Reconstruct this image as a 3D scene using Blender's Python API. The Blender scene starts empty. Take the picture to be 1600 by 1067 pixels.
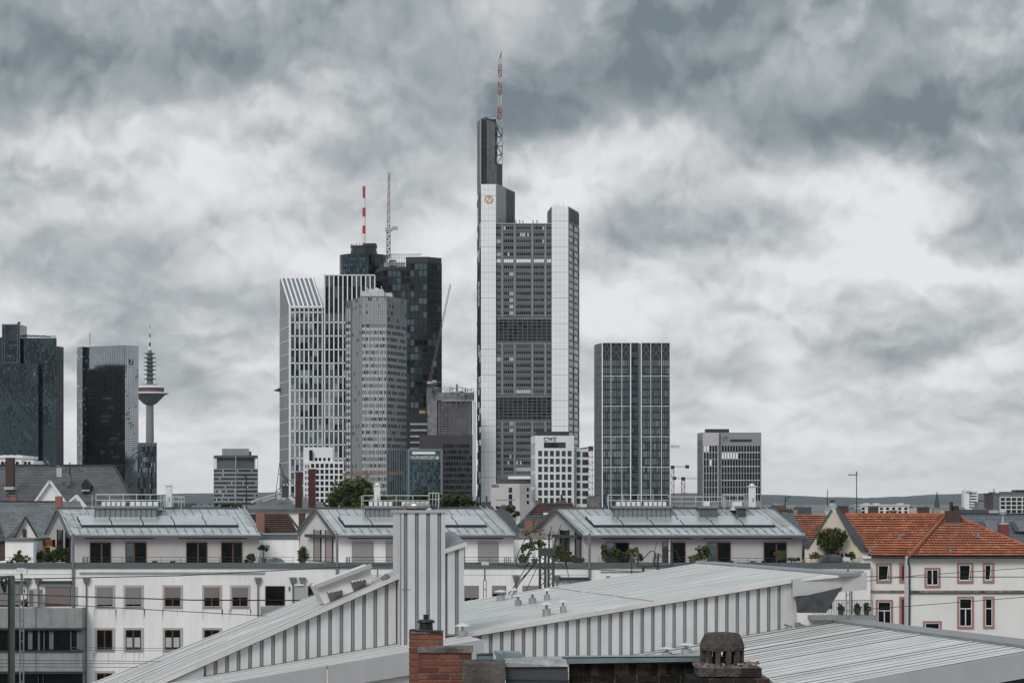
import bpy, bmesh, math, random
from mathutils import Vector, Matrix, noise as mnoise
V = Vector
sc = bpy.context.scene
C = sc.collection
F, HZ, CZ = 3778.0, 785.0, 18.0          # focal length in photo pixels, horizon row, camera height (m)
# ------------------------------------------------------------------ camera
cam = bpy.data.cameras.new('camera'); camo = bpy.data.objects.new('camera', cam); C.objects.link(camo)
camo.location = (0, 0, CZ); camo.rotation_euler = (math.radians(90), 0, 0)
cam.sensor_width = 36; cam.lens = 36*F/1600; cam.shift_y = (HZ-533.5)/1600
cam.clip_start = 0.5; cam.clip_end = 60000
sc.camera = camo
sc.view_settings.view_transform = 'Standard'; sc.view_settings.look = 'None'
sc.view_settings.exposure = 0.18; sc.view_settings.gamma = 1.0; sc.view_settings.use_curve_mapping = False
sc.render.engine = 'CYCLES'
sc.cycles.use_denoising = True
sc.cycles.max_bounces = 5; sc.cycles.diffuse_bounces = 3; sc.cycles.glossy_bounces = 3; sc.cycles.volume_bounces = 0
sc.cycles.transmission_bounces = 2; sc.cycles.transparent_max_bounces = 6
# ------------------------------------------------------------------ sky
SUN_EL, SUN_AZ = math.radians(40), math.radians(203)     # azimuth from +Y (view direction), clockwise
world = bpy.data.worlds.new('World'); sc.world = world; world.use_nodes = True
nt = world.node_tree; nt.nodes.clear(); N = nt.nodes; L = nt.links
def nd(t, **k):
    n = N.new(t)
    for a, b in k.items(): setattr(n, a, b)
    return n
def mth(op, a, b=None, c=None, clamp=False):
    n = nd('ShaderNodeMath', operation=op); n.use_clamp = clamp
    for i, v in enumerate((a, b, c)):
        if v is None: continue
        if isinstance(v, (int, float)): n.inputs[i].default_value = v
        else: L.new(v, n.inputs[i])
    return n.outputs[0]
tc = nd('ShaderNodeTexCoord'); sep = nd('ShaderNodeSeparateXYZ'); L.new(tc.outputs['Generated'], sep.inputs[0])
dx, dy, dz = sep.outputs
az = mth('ARCTAN2', dx, dy); el = mth('ARCSINE', dz)
elc = mth('MAXIMUM', el, 0.0)
vv = mth('MULTIPLY', mth('LOGARITHM', mth('ADD', elc, 0.12), math.e), 0.22)
def comb(a, b, c=0.0):
    n = nd('ShaderNodeCombineXYZ')
    for i, v in enumerate((a, b, c)):
        if isinstance(v, (int, float)): n.inputs[i].default_value = v
        else: L.new(v, n.inputs[i])
    return n.outputs[0]
def noise(vec, scale, detail=8, rough=0.55, dist=0.0, lac=2.0):
    n = nd('ShaderNodeTexNoise'); n.noise_dimensions = '2D'
    L.new(vec, n.inputs['Vector']); n.inputs['Scale'].default_value = scale; n.inputs['Detail'].default_value = detail
    n.inputs['Roughness'].default_value = rough; n.inputs['Distortion'].default_value = dist; n.inputs['Lacunarity'].default_value = lac
    return n
uv = comb(az, vv, 0.0)
wn = noise(comb(az, mth('ADD', vv, 3.7)), 14, 6, 0.55)
wsep = nd('ShaderNodeSeparateColor'); L.new(wn.outputs['Color'], wsep.inputs[0])
wa = mth('ADD', az, mth('MULTIPLY', mth('SUBTRACT', wsep.outputs[0], 0.5), 0.050))
we = mth('ADD', el, mth('MULTIPLY', mth('SUBTRACT', wsep.outputs[1], 0.5), 0.030))
# cloud masses: (photo column, row, half width, half height, weight)  + darker, - brighter, as directions in the sky
BL = [(200,115,300,75,.62),(-60,40,240,100,.3),(540,60,190,75,.40),(760,160,200,95,.60),(980,110,240,75,.50),(1180,140,240,60,.28),(1300,210,240,55,.68),(1520,160,240,95,.50),
      (1560,40,160,60,.25),(1320,30,180,60,.2),(1080,30,160,40,.15),(350,40,160,50,.2),(1560,230,150,50,.3),
      (120,430,280,85,.62),(380,480,200,60,.35),(620,270,130,90,.38),(250,350,200,60,.22),(560,390,90,50,.22),(560,210,110,45,.15),(20,270,90,50,.1),
      (1060,365,180,50,.48),(1230,350,120,45,.25),(1570,370,170,90,.50),(1380,545,170,45,.45),(1530,520,130,50,.35),(1130,560,150,60,.30),(960,550,110,40,.25),(1080,470,120,35,.2),
      (300,610,240,45,.22),(80,560,120,60,.3),(700,420,60,120,.15),(720,560,60,90,.25),(1450,640,240,35,.22),(1150,660,220,25,.15),(640,130,90,40,.1),
      (480,165,130,35,-.30),(60,240,60,35,-.30),(640,190,70,25,-.2),(1040,215,150,38,-.62),(930,260,110,50,-.35),(870,330,70,60,-.3),(1370,310,150,45,-.45),(1540,215,70,16,-.5),
      (1350,400,90,40,-.40),(1220,450,110,35,-.35),(1500,440,150,28,-.45),(960,480,90,40,-.30),(690,360,70,70,-.40),(510,415,60,25,-.35),(380,300,110,40,-.12),(1490,590,50,30,-.35),(1230,560,60,70,-.35),
      (1560,570,70,30,-.3),(600,20,60,30,-.1),(900,-10,900,60,.35),(60,500,80,12,-.2)]
dark = None
for (px, py, sx, sy, w) in BL:
    a0 = math.atan((px-800)/F); e0 = math.atan((HZ-py)/F); ax = sx/F; ey = sy/F
    p = mth('DIVIDE', mth('SUBTRACT', wa, a0), ax); q = mth('DIVIDE', mth('SUBTRACT', we, e0), ey)
    r2 = mth('ADD', mth('MULTIPLY', p, p), mth('MULTIPLY', q, q))
    g = mth('MULTIPLY', mth('EXPONENT', mth('MULTIPLY', r2, -1.3)), w)
    dark = g if dark is None else mth('ADD', dark, g)
dark = mth('DIVIDE', dark, mth('ADD', 1.0, mth('MULTIPLY', mth('ABSOLUTE', dark), 0.62)))
n1 = noise(uv, 11, 10, 0.55, 0.0).outputs['Fac']
def voro(vec, scale, detail=3.0, rough=0.55, smooth=0.6):
    n = nd('ShaderNodeTexVoronoi', voronoi_dimensions='2D', feature='F1'); L.new(vec, n.inputs['Vector'])
    n.inputs['Scale'].default_value = scale; n.inputs['Detail'].default_value = detail; n.inputs['Roughness'].default_value = rough
    n.normalize = True
    return n.outputs['Distance']
w2 = noise(comb(az, mth('ADD', vv, 5.5)), 30, 4, 0.5); w2s = nd('ShaderNodeSeparateColor'); L.new(w2.outputs['Color'], w2s.inputs[0])
pa = mth('ADD', az, mth('MULTIPLY', mth('SUBTRACT', w2s.outputs[0], 0.5), 0.03)); pv_ = mth('ADD', mth('MULTIPLY', vv, 1.25), mth('MULTIPLY', mth('SUBTRACT', w2s.outputs[1], 0.5), 0.02))
puff = voro(comb(pa, pv_), 20)
puff2 = voro(comb(pa, mth('ADD', pv_, 0.007)), 20)      # the same billows looked at a little higher: lit tops, grey undersides
fld = mth('ADD', mth('MULTIPLY', dark, 0.98), mth('MULTIPLY', mth('SUBTRACT', n1, 0.5), 0.55))
pw = mth('SUBTRACT', 1.0, mth('MULTIPLY', dark, 0.9), clamp=True)
fld = mth('ADD', fld, mth('MULTIPLY', mth('MULTIPLY', mth('SUBTRACT', puff, 0.42), 0.26), pw))
fld = mth('ADD', fld, mth('MULTIPLY', mth('MULTIPLY', mth('SUBTRACT', puff2, puff), 1.7), pw))
fld = mth('ADD', fld, mth('MULTIPLY', elc, 1.1))
n3 = noise(comb(az, mth('ADD', vv, 7.3)), 70, 7, 0.62).outputs['Fac']
fld = mth('ADD', fld, mth('MULTIPLY', mth('SUBTRACT', n3, 0.5), 0.22))
fld = mth('ADD', fld, 0.19)
def sstep(a, b, x):
    n = nd('ShaderNodeMapRange', interpolation_type='SMOOTHSTEP'); n.inputs[1].default_value = a; n.inputs[2].default_value = b; L.new(x, n.inputs[0]); return n.outputs[0]
# overlapping cloud sheets with crisp, frayed edges
lay1 = sstep(0.47, 0.545, noise(comb(mth('MULTIPLY', pa, 0.8), mth('ADD', pv_, 11.3)), 7.5, 11, 0.56).outputs['Fac'])
lay2 = sstep(0.48, 0.56, noise(comb(mth('MULTIPLY', wa, 0.75), mth('ADD', pv_, 17.9)), 16, 10, 0.56).outputs['Fac'])
fld = mth('ADD', fld, mth('MULTIPLY', mth('SUBTRACT', lay1, 0.5), 0.20))
fld = mth('ADD', fld, mth('MULTIPLY', mth('SUBTRACT', lay2, 0.5), 0.13))
fld = mth('ADD', mth('MULTIPLY', fld, 0.86), 0.045)
ramp = nd('ShaderNodeValToRGB'); cr = ramp.color_ramp
L.new(fld, ramp.inputs[0])
cr.elements[0].position = 0.0; cr.elements[0].color = (0.71, 0.715, 0.73, 1)
cr.elements[1].position = 0.92; cr.elements[1].color = (0.155, 0.190, 0.208, 1)
for ps, c in ((0.22, (0.60, 0.61, 0.625)), (0.40, (0.47, 0.49, 0.505)), (0.58, (0.335, 0.368, 0.385)), (0.78, (0.225, 0.262, 0.282))):
    e = cr.elements.new(ps); e.color = (*c, 1)
# pale veil towards the horizon
veil = nd('ShaderNodeMix', data_type='RGBA'); veil.inputs['B'].default_value = (0.67, 0.68, 0.695, 1)
vf = mth('MULTIPLY', mth('EXPONENT', mth('MULTIPLY', elc, -34.0)), 0.75)
L.new(vf, veil.inputs['Factor']); L.new(ramp.outputs[0], veil.inputs['A'])
# overcast sky is brighter overhead
gain = mth('ADD', 1.0, mth('MULTIPLY', mth('MAXIMUM', mth('SUBTRACT', mth('MINIMUM', elc, 1.1), 0.22), 0.0), 2.5))
sky = nd('ShaderNodeTexSky'); sky.sky_type = 'NISHITA'; sky.sun_disc = False
sky.sun_elevation = SUN_EL; sky.sun_rotation = SUN_AZ
bgc = nd('ShaderNodeBackground'); L.new(veil.outputs['Result'], bgc.inputs[0]); L.new(gain, bgc.inputs[1])
bgs = nd('ShaderNodeBackground'); L.new(sky.outputs[0], bgs.inputs[0]); bgs.inputs[1].default_value = 0.08
mx = nd('ShaderNodeMixShader'); mx.inputs[0].default_value = 0.96
L.new(bgs.outputs[0], mx.inputs[1]); L.new(bgc.outputs[0], mx.inputs[2])
wo = nd('ShaderNodeOutputWorld'); L.new(mx.outputs[0], wo.inputs[0])
world.cycles.sampling_method = 'MANUAL'; world.cycles.sample_map_resolution = 256
# ------------------------------------------------------------------ sun behind cloud: weak and very soft
sl = bpy.data.lights.new('sun', 'SUN'); sl.energy = 1.5; sl.angle = math.radians(25); sl.color = (1.0, 0.95, 0.89)
so = bpy.data.objects.new('sun', sl); C.objects.link(so)
sdir = V((math.sin(SUN_AZ)*math.cos(SUN_EL), math.cos(SUN_AZ)*math.cos(SUN_EL), math.sin(SUN_EL)))
so.rotation_euler = sdir.to_track_quat('Z', 'Y').to_euler(); so.location = (0, 0, 400)

# ------------------------------------------------------------------ helpers
rnd = random.Random(7)
def X(px, Y): return (px-800)*Y/F
def Z(py, Y): return CZ+(HZ-py)*Y/F
def W(px, py, Y): return V((X(px, Y), Y, Z(py, Y)))
_m = {}
def mat(name, col=(.5,.5,.5), rough=0.7, metal=0.0, var=0.12, scale=0.6, bump=0.0, bscale=8.0, streak=0.0, along=None, spec=0.4, col2=None, detail=4):
    """Principled surface; base colour wanders by noise, optional second colour, vertical rain streaks, bump."""
    if name in _m: return _m[name]
    m = bpy.data.materials.new(name); m.use_nodes = True; t = m.node_tree; b = t.nodes['Principled BSDF']
    b.inputs['Roughness'].default_value = rough; b.inputs['Metallic'].default_value = metal
    b.inputs['Specular IOR Level'].default_value = spec
    g = t.nodes.new('ShaderNodeNewGeometry')
    no = t.nodes.new('ShaderNodeTexNoise'); no.inputs['Scale'].default_value = scale; no.inputs['Detail'].default_value = detail
    no.inputs['Roughness'].default_value = 0.6
    t.links.new(g.outputs['Position'], no.inputs['Vector'])
    r = t.nodes.new('ShaderNodeMapRange'); r.inputs[1].default_value = 0.3; r.inputs[2].default_value = 0.7
    t.links.new(no.outputs['Fac'], r.inputs[0])
    mixn = t.nodes.new('ShaderNodeMix'); mixn.data_type = 'RGBA'
    c2 = col2 or tuple(c*(1-var*1.2) for c in col); c1 = tuple(min(1, c*(1+var*0.6)) for c in col) if not col2 else col
    mixn.inputs['A'].default_value = (*c1, 1); mixn.inputs['B'].default_value = (*c2, 1)
    fac = r.outputs[0]
    t.links.new(fac, mixn.inputs['Factor'])
    outc = mixn.outputs['Result']
    if streak:
        mp = t.nodes.new('ShaderNodeMapping'); mp.inputs['Scale'].default_value = (3.0, 3.0, 0.18)
        if along is None: t.links.new(g.outputs['Position'], mp.inputs[0])
        else:
            vr = t.nodes.new('ShaderNodeVectorRotate'); vr.rotation_type = 'Z_AXIS'; vr.inputs['Angle'].default_value = -along
            t.links.new(g.outputs['Position'], vr.inputs['Vector']); t.links.new(vr.outputs[0], mp.inputs[0]); mp.inputs['Scale'].default_value = (.10, 2.6, .10)
        n2 = t.nodes.new('ShaderNodeTexNoise'); n2.inputs['Scale'].default_value = 1.0; n2.inputs['Detail'].default_value = 5
        t.links.new(mp.outputs[0], n2.inputs['Vector'])
        r2 = t.nodes.new('ShaderNodeMapRange'); r2.inputs[1].default_value = 0.42; r2.inputs[2].default_value = 0.75
        r2.inputs[3].default_value = 0.0; r2.inputs[4].default_value = streak
        t.links.new(n2.outputs['Fac'], r2.inputs[0])
        m2 = t.nodes.new('ShaderNodeMix'); m2.data_type = 'RGBA'; m2.inputs['B'].default_value = (*[c*0.35 for c in col], 1)
        t.links.new(r2.outputs[0], m2.inputs['Factor']); t.links.new(outc, m2.inputs['A']); outc = m2.outputs['Result']
    t.links.new(outc, b.inputs['Base Color'])
    if bump:
        bn = t.nodes.new('ShaderNodeTexNoise'); bn.inputs['Scale'].default_value = bscale; bn.inputs['Detail'].default_value = 6
        t.links.new(g.outputs['Position'], bn.inputs['Vector'])
        bb = t.nodes.new('ShaderNodeBump'); bb.inputs['Strength'].default_value = bump; bb.inputs['Distance'].default_value = 0.03
        t.links.new(bn.outputs['Fac'], bb.inputs['Height']); t.links.new(bb.outputs[0], b.inputs['Normal'])
    _m[name] = m
    return m
def brickmat(name, c1, c2, mortar, w, h, mort=0.01, rough=0.85, vecx=(1, 0), bump=0.3, zscale=1.0, bias=0.0, patch=0.0, patchcol=(.2, .2, .2)):
    """Brick Texture laid in world metres: u along plan direction vecx, v along height (zscale stretches up the slope)."""
    if name in _m: return _m[name]
    m = bpy.data.materials.new(name); m.use_nodes = True; t = m.node_tree; b = t.nodes['Principled BSDF']
    b.inputs['Roughness'].default_value = rough
    g = t.nodes.new('ShaderNodeNewGeometry'); s = t.nodes.new('ShaderNodeSeparateXYZ'); t.links.new(g.outputs['Position'], s.inputs[0])
    a = t.nodes.new('ShaderNodeMath'); a.operation = 'MULTIPLY'; a.inputs[1].default_value = vecx[0]; t.links.new(s.outputs[0], a.inputs[0])
    c = t.nodes.new('ShaderNodeMath'); c.operation = 'MULTIPLY_ADD'; c.inputs[1].default_value = vecx[1]
    t.links.new(s.outputs[1], c.inputs[0]); t.links.new(a.outputs[0], c.inputs[2])
    zz = t.nodes.new('ShaderNodeMath'); zz.operation = 'MULTIPLY'; zz.inputs[1].default_value = zscale; t.links.new(s.outputs[2], zz.inputs[0])
    cb = t.nodes.new('ShaderNodeCombineXYZ'); t.links.new(c.outputs[0], cb.inputs[0]); t.links.new(zz.outputs[0], cb.inputs[1])
    br = t.nodes.new('ShaderNodeTexBrick'); br.inputs['Scale'].default_value = 1.0
    br.inputs['Brick Width'].default_value = w; br.inputs['Row Height'].default_value = h; br.inputs['Mortar Size'].default_value = mort
    br.inputs['Bias'].default_value = bias
    br.inputs['Color1'].default_value = (*c1, 1); br.inputs['Color2'].default_value = (*c2, 1); br.inputs['Mortar'].default_value = (*mortar, 1)
    t.links.new(cb.outputs[0], br.inputs['Vector'])
    outc = br.outputs['Color']
    no = t.nodes.new('ShaderNodeTexNoise'); no.inputs['Scale'].default_value = 0.9; no.inputs['Detail'].default_value = 8; no.inputs['Roughness'].default_value = .7
    t.links.new(g.outputs['Position'], no.inputs['Vector'])
    r = t.nodes.new('ShaderNodeMapRange'); r.inputs[1].default_value = 0.5; r.inputs[2].default_value = 0.8; r.inputs[4].default_value = max(patch, .25)
    t.links.new(no.outputs['Fac'], r.inputs[0])
    m2 = t.nodes.new('ShaderNodeMix'); m2.data_type = 'RGBA'
    m2.inputs['B'].default_value = (*(patchcol if patch else tuple(x*.45 for x in c1)), 1)
    t.links.new(r.outputs[0], m2.inputs['Factor']); t.links.new(outc, m2.inputs['A'])
    t.links.new(m2.outputs['Result'], b.inputs['Base Color'])
    bb = t.nodes.new('ShaderNodeBump'); bb.inputs['Strength'].default_value = bump; bb.inputs['Distance'].default_value = 0.02; bb.invert = True
    t.links.new(br.outputs['Fac'], bb.inputs['Height']); t.links.new(bb.outputs[0], b.inputs['Normal'])
    _m[name] = m
    return m
def glass(name, col, rough=0.12, metal=0.85, var=0.15, scale=0.05):
    return mat(name, col, rough, metal, var, scale, spec=0.5, detail=2)

def wloc(o):
    p = V((0, 0, 0))
    while o is not None: p = p + o.location; o = o.parent
    return p
class MB:
    def __init__(s): s.v = []; s.f = []; s.mi = []; s.cur = 0
    def poly(s, pts):
        b = len(s.v); s.v += [tuple(p) for p in pts]; s.f.append(list(range(b, b+len(pts)))); s.mi.append(s.cur)
    def prism(s, pts, vec):
        pts = [V(p) for p in pts]; vec = V(vec); n = len(pts); b = len(s.v)
        s.v += [tuple(p) for p in pts]+[tuple(p+vec) for p in pts]
        s.f.append(list(range(b, b+n))); s.f.append(list(range(b+2*n-1, b+n-1, -1)))
        for i in range(n):
            j = (i+1) % n; s.f.append([b+i, b+n+i, b+n+j, b+j])
        s.mi += [s.cur]*(n+2)
    def box(s, x0, x1, y0, y1, z0, z1):
        s.prism([(x0, y0, z0), (x1, y0, z0), (x1, y1, z0), (x0, y1, z0)], (0, 0, z1-z0))
    def bar(s, p, q, w, h=None, up=None):
        p = V(p); q = V(q); h = h or w; d = (q-p)
        if d.length < 1e-6: return
        d.normalize(); up = V(up) if up else (V((0, 0, 1)) if abs(d.z) < 0.95 else V((0, 1, 0)))
        a = d.cross(up).normalized()*w/2; b = a.cross(d).normalized()*h/2
        s.prism([p-a-b, p+a-b, p+a+b, p-a+b], q-p)
    def tube(s, p, q, r0, r1=None, n=8, caps=True):
        p = V(p); q = V(q); r1 = r0 if r1 is None else r1; d = (q-p).normalized()
        up = V((0, 0, 1)) if abs(d.z) < 0.95 else V((0, 1, 0)); a = d.cross(up).normalized(); b = a.cross(d)
        k = len(s.v)
        for c, r in ((p, r0), (q, r1)):
            for i in range(n):
                t = 2*math.pi*i/n; s.v.append(tuple(c+a*(r*math.cos(t))+b*(r*math.sin(t))))
        for i in range(n):
            j = (i+1) % n; s.f.append([k+i, k+j, k+n+j, k+n+i]); s.mi.append(s.cur)
        if caps:
            s.f.append(list(range(k+n-1, k-1, -1))); s.f.append(list(range(k+n, k+2*n))); s.mi += [s.cur]*2
    def path(s, pts, r, n=5):
        for a, b in zip(pts[:-1], pts[1:]): s.tube(a, b, r, r, n, False)
    def lathe(s, c, prof, n=24, mats=None):
        c = V(c); k = len(s.v)
        for (r, z) in prof:
            for i in range(n):
                t = 2*math.pi*i/n; s.v.append((c.x+r*math.cos(t), c.y+r*math.sin(t), c.z+z))
        for q in range(len(prof)-1):
            for i in range(n):
                j = (i+1) % n; s.f.append([k+q*n+i, k+q*n+j, k+(q+1)*n+j, k+(q+1)*n+i]); s.mi.append(mats[q] if mats else s.cur)
        s.f.append(list(range(k+n-1, k-1, -1))); s.f.append([k+(len(prof)-1)*n+i for i in range(n)]); s.mi += [s.cur]*2
    def lattice(s, p, q, w0, w1, n, t, bands=None):
        """four-legged lattice mast from p to q; bands: material index per bay"""
        p = V(p); q = V(q); d = (q-p).normalized()
        up = V((0, 1, 0)); a = d.cross(up).normalized(); b = a.cross(d).normalized()
        rings = []
        for i in range(n+1):
            c = p.lerp(q, i/n); w = (w0+(w1-w0)*i/n)/2
            rings.append([c-a*w-b*w, c+a*w-b*w, c+a*w+b*w, c-a*w+b*w])
        for i in range(n):
            if bands: s.cur = bands[i]
            for k in range(4):
                m = (k+1) % 4
                s.bar(rings[i][k], rings[i+1][k], t)
                s.bar(rings[i][k], rings[i][m], t*.7)
                if (i+(k >= 2)) % 2: s.bar(rings[i][k], rings[i+1][m], t*.7)
                else: s.bar(rings[i][m], rings[i+1][k], t*.7)
    def build(s, name, mats, parent=None, origin=None, smooth=False):
        if not isinstance(mats, (list, tuple)): mats = [mats]
        me = bpy.data.meshes.new(name); pl = wloc(parent) if parent else V((0, 0, 0))
        org = V(origin) if origin is not None else (pl if parent else V((0, 0, 0)))
        me.from_pydata([(a-org.x, b-org.y, c-org.z) for a, b, c in s.v], [], s.f)
        for m in mats: me.materials.append(m)
        me.polygons.foreach_set('material_index', [min(i, len(mats)-1) for i in s.mi])
        if smooth: me.polygons.foreach_set('use_smooth', [True]*len(s.f))
        bm = bmesh.new(); bm.from_mesh(me); bmesh.ops.recalc_face_normals(bm, faces=bm.faces); bm.to_mesh(me); bm.free()
        o = bpy.data.objects.new(name, me); C.objects.link(o)
        if parent: o.parent = parent
        o.location = org-pl
        return o
def tag(o, label=None, cat=None, group=None, kind=None):
    if label: o['label'] = label
    if cat: o['category'] = cat
    if group: o['group'] = group
    if kind: o['kind'] = kind
    return o
def thing(name, label, cat, loc, group=None):
    o = bpy.data.objects.new(name, None); C.objects.link(o); o.location = loc; o.empty_display_size = 0.5
    return tag(o, label, cat, group)
def dup(o, origin, parent=None):
    """copy one part (with its sub-parts) to another world position under the same parent"""
    c = o.copy(); C.objects.link(c); p = parent or o.parent; c.parent = p
    c.location = V(origin)-(wloc(p) if p else V((0, 0, 0)))
    for ch in o.children:
        k = ch.copy(); C.objects.link(k); k.parent = c
    return c
def dupthing(o, loc, label=None):
    c = o.copy(); C.objects.link(c); c.location = loc
    if label: c['label'] = label
    for ch in o.children:
        k = ch.copy(); C.objects.link(k); k.parent = c
        for g in ch.children:
            j = g.copy(); C.objects.link(j); j.parent = k
    return c
def pick(u, z, weights):  # noise groups pane colours into patches that imitate connected reflections
    if rnd.random() < .45: return rnd.choices(range(len(weights)), weights)[0]
    q = mnoise.noise((u*.075+3.1*len(weights), z*.055, 1.7))*1.25+.5; q = min(.999, max(0, q))*sum(weights)
    for i, w in enumerate(weights):
        q -= w
        if q < 0: return i
    return len(weights)-1
class Face:
    """vertical wall plane from plan point a to b (left to right as seen); u in metres along it, d outward"""
    def __init__(s, a, b):
        s.a = V((a[0], a[1])); s.b = V((b[0], b[1])); s.len = (s.b-s.a).length
        s.t = (s.b-s.a)/s.len; s.n = V((s.t.y, -s.t.x))
    @classmethod
    def px(cls, pa, Ya, pb, Yb): return cls((X(pa, Ya), Ya), (X(pb, Yb), Yb))
    def u(s, px):
        k = (px-800)/F; return (k*s.a.y-s.a.x)/(s.t.x-k*s.t.y)
    def z(s, px, py): return Z(py, s.a.y+s.t.y*s.u(px))
    def P(s, u, z, d=0.0): return V((s.a.x+s.t.x*u+s.n.x*d, s.a.y+s.t.y*u+s.n.y*d, z))
    def box(s, mb, u0, u1, z0, z1, d0, d1):
        mb.prism([s.P(u0, z0, d0), s.P(u1, z0, d0), s.P(u1, z0, d1), s.P(u0, z0, d1)], (0, 0, z1-z0))
    def pbox(s, mb, p0, p1, y0, y1, d0, d1):
        m = (p0+p1)/2; s.box(mb, s.u(p0), s.u(p1), s.z(m, y1), s.z(m, y0), d0, d1)
    def pane(s, mb, u0, u1, z0, z1, d, tilt=0.0):
        a = rnd.uniform(-tilt, tilt)*(z1-z0); b = rnd.uniform(-tilt, tilt)*(u1-u0)
        mb.poly([s.P(u0, z0, d+a+b), s.P(u1, z0, d+a-b), s.P(u1, z1, d-a-b), s.P(u0, z1, d-a+b)])
    def grid(s, mb, us, zs, gap, d, weights, tilt=0.006, gz=None):
        """glass panes between successive us and zs; weights = chance of each material slot"""
        gz = gap if gz is None else gz
        for i in range(len(us)-1):
            for j in range(len(zs)-1):
                mb.cur = pick(us[i], zs[j], weights)
                s.pane(mb, us[i]+gap/2, us[i+1]-gap/2, zs[j]+gz/2, zs[j+1]-gz/2, d, tilt)
def lin(a, b, n): return [a+(b-a)*i/n for i in range(n+1)]
def plan(pts): return [(X(p, y), y) for p, y in pts]
def tower_body(name, planpts, z0, z1, m, parent):
    b = MB(); b.prism([(x, y, z0) for x, y in plan(planpts)], (0, 0, z1-z0)); return b.build(name, m, parent)
def text(name, body, pos, size, m, parent, wdt=None, rotz=0.0, thick=0.05, tilt=math.pi/2):
    c = bpy.data.curves.new(name, 'FONT'); c.body = body; c.size = size; c.extrude = thick; c.offset = 0
    c.align_x = 'CENTER'; c.align_y = 'CENTER'
    o = bpy.data.objects.new('tmp', c); C.objects.link(o); bpy.context.view_layer.update()
    me = bpy.data.meshes.new_from_object(o.evaluated_get(bpy.context.evaluated_depsgraph_get())); me.name = name
    w = o.dimensions.x; bpy.data.objects.remove(o)
    k = wdt/max(w, 1e-3) if wdt else 1
    me.transform(Matrix.Rotation(rotz, 4, 'Z') @ Matrix.Rotation(tilt, 4, 'X') @ Matrix.Diagonal((k, 1, 1, 1)))
    me.materials.clear(); me.materials.append(m)
    q = bpy.data.objects.new(name, me); C.objects.link(q); q.parent = parent; q.location = V(pos)-wloc(parent)
    return q
# ------------------------------------------------------------------ materials shared by the far buildings
M_white = mat('white_paint', (.74, .74, .75), .6, var=.05, streak=.05)
M_offwhite = mat('off_white_stone', (.60, .59, .59), .7, var=.08)
M_steel = mat('painted_steel', (.42, .44, .46), .5, var=.1)
M_dark = mat('dark_metal', (.032, .039, .045), .4, var=.2)
M_black = mat('black_void', (.012, .014, .017), .5, var=.2)
M_red = mat('red_paint', (.50, .045, .06), .5, var=.1)
M_pink = mat('faded_red_paint', (.22, .10, .11), .6, var=.15)
G_teal = glass('teal_glass', (.055, .083, .096), .10, .9, .2, .04)
G_teal2 = glass('teal_glass_pale', (.085, .125, .145), .10, .9, .2, .04)
G_dark = glass('dark_glass', (.014, .020, .024), .09, .9, .3, .05)
G_dark2 = glass('dark_glass_mid', (.040, .052, .060), .09, .9, .3, .05)
G_grey = glass('grey_glass', (.24, .275, .30), .12, 1.0, .12, .05)
G_silver = glass('silver_glass', (.46, .51, .54), .10, 1.0, .12, .05)
G_blind = mat('window_blind', (.50, .52, .53), .5, var=.12, scale=.3)
G_lit = mat('bright_blind', (.85, .86, .86), .4, var=.05)

def mullions(face, us, zs, wu, wz, d0, d1, mb):
    z0, z1 = zs[0], zs[-1]
    if wu:
        for u in us: face.box(mb, u-wu/2, u+wu/2, z0, z1, d0, d1)
    if wz:
        for z in zs: face.box(mb, us[0], us[-1], z-wz/2, z+wz/2, d0, d1-0.03)

# ================================================================== tall bank tower with mast
Y0 = 1515
t = thing('skyscraper', 'tallest grey and white office tower with red and white lattice mast on its dark shaft', 'skyscraper', (X(825, Y0), Y0+30, 0))
M_panel = mat('white_metal_panel', (.80, .835, .84), .35, var=.06, scale=.05, streak=.06)
M_gwall = mat('grey_cladding', (.165, .185, .20), .5, var=.15, scale=.05)
M_gwall2 = mat('mid_grey_cladding', (.36, .39, .41), .45, var=.08)
zt = lambda py, Y=Y0: Z(py, Y)
tower_body('core', [(775, 1516.5), (862, 1516.5), (880, 1580), (760, 1580)], 0, zt(350, 1516.5), M_gwall, t)
lp = tower_body('corner_pylon', [(745.5, 1548), (751.5, 1515), (775, 1515), (790, 1533), (804, 1552), (804, 1585), (745.5, 1585)], 0, zt(288), M_dark, t)
rp = tower_body('corner_pylon', [(855, 1545), (862, 1515), (888, 1515), (904, 1545), (904, 1585), (855, 1585)], 0, zt(322.5), M_dark, t)
sh = tower_body('upper_shaft', [(745.5, 1548), (751.5, 1532), (760, 1526), (776, 1545), (776, 1580), (745.5, 1580)], zt(288)+.01, zt(185, 1530), M_dark, t)
b = MB(); f = Face.px(776, 1545, 785, 1552); b.prism([(x, y, zt(287)) for x, y in plan([(776.05, 1546), (785, 1552), (785, 1580), (776.05, 1580)])], (0, 0, zt(257, 1550)-zt(287)))
b.build('shaft_step', M_dark, sh)
fL = Face.px(751.5, 1515, 775, 1515); fR = Face.px(862, 1515, 888, 1515); fM = Face.px(775, 1516.5, 862, 1516.5)
for f, y0 in ((fL, 288), (fR, 322.5)):
    b = MB(); zs = [zt(p) for p in range(786, int(y0)+6, -10)]+[zt(y0)]
    us = lin(0, f.len, 4); b.cur = 0
    for i in range(4):
        for j in range(len(zs)-1):
            f.box(b, us[i]+.045, us[i+1]-.045, zs[j]+(.28 if j % 4 == 0 else .05), zs[j+1]-.05, 0.12, 0.22)
    b.cur = 1; f.box(b, .02, f.len-.02, zs[0], zs[-1]-.3, 0.01, .12)
    b.build('panel_cladding', [M_panel, M_gwall2], lp if f is fL else rp)
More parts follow.
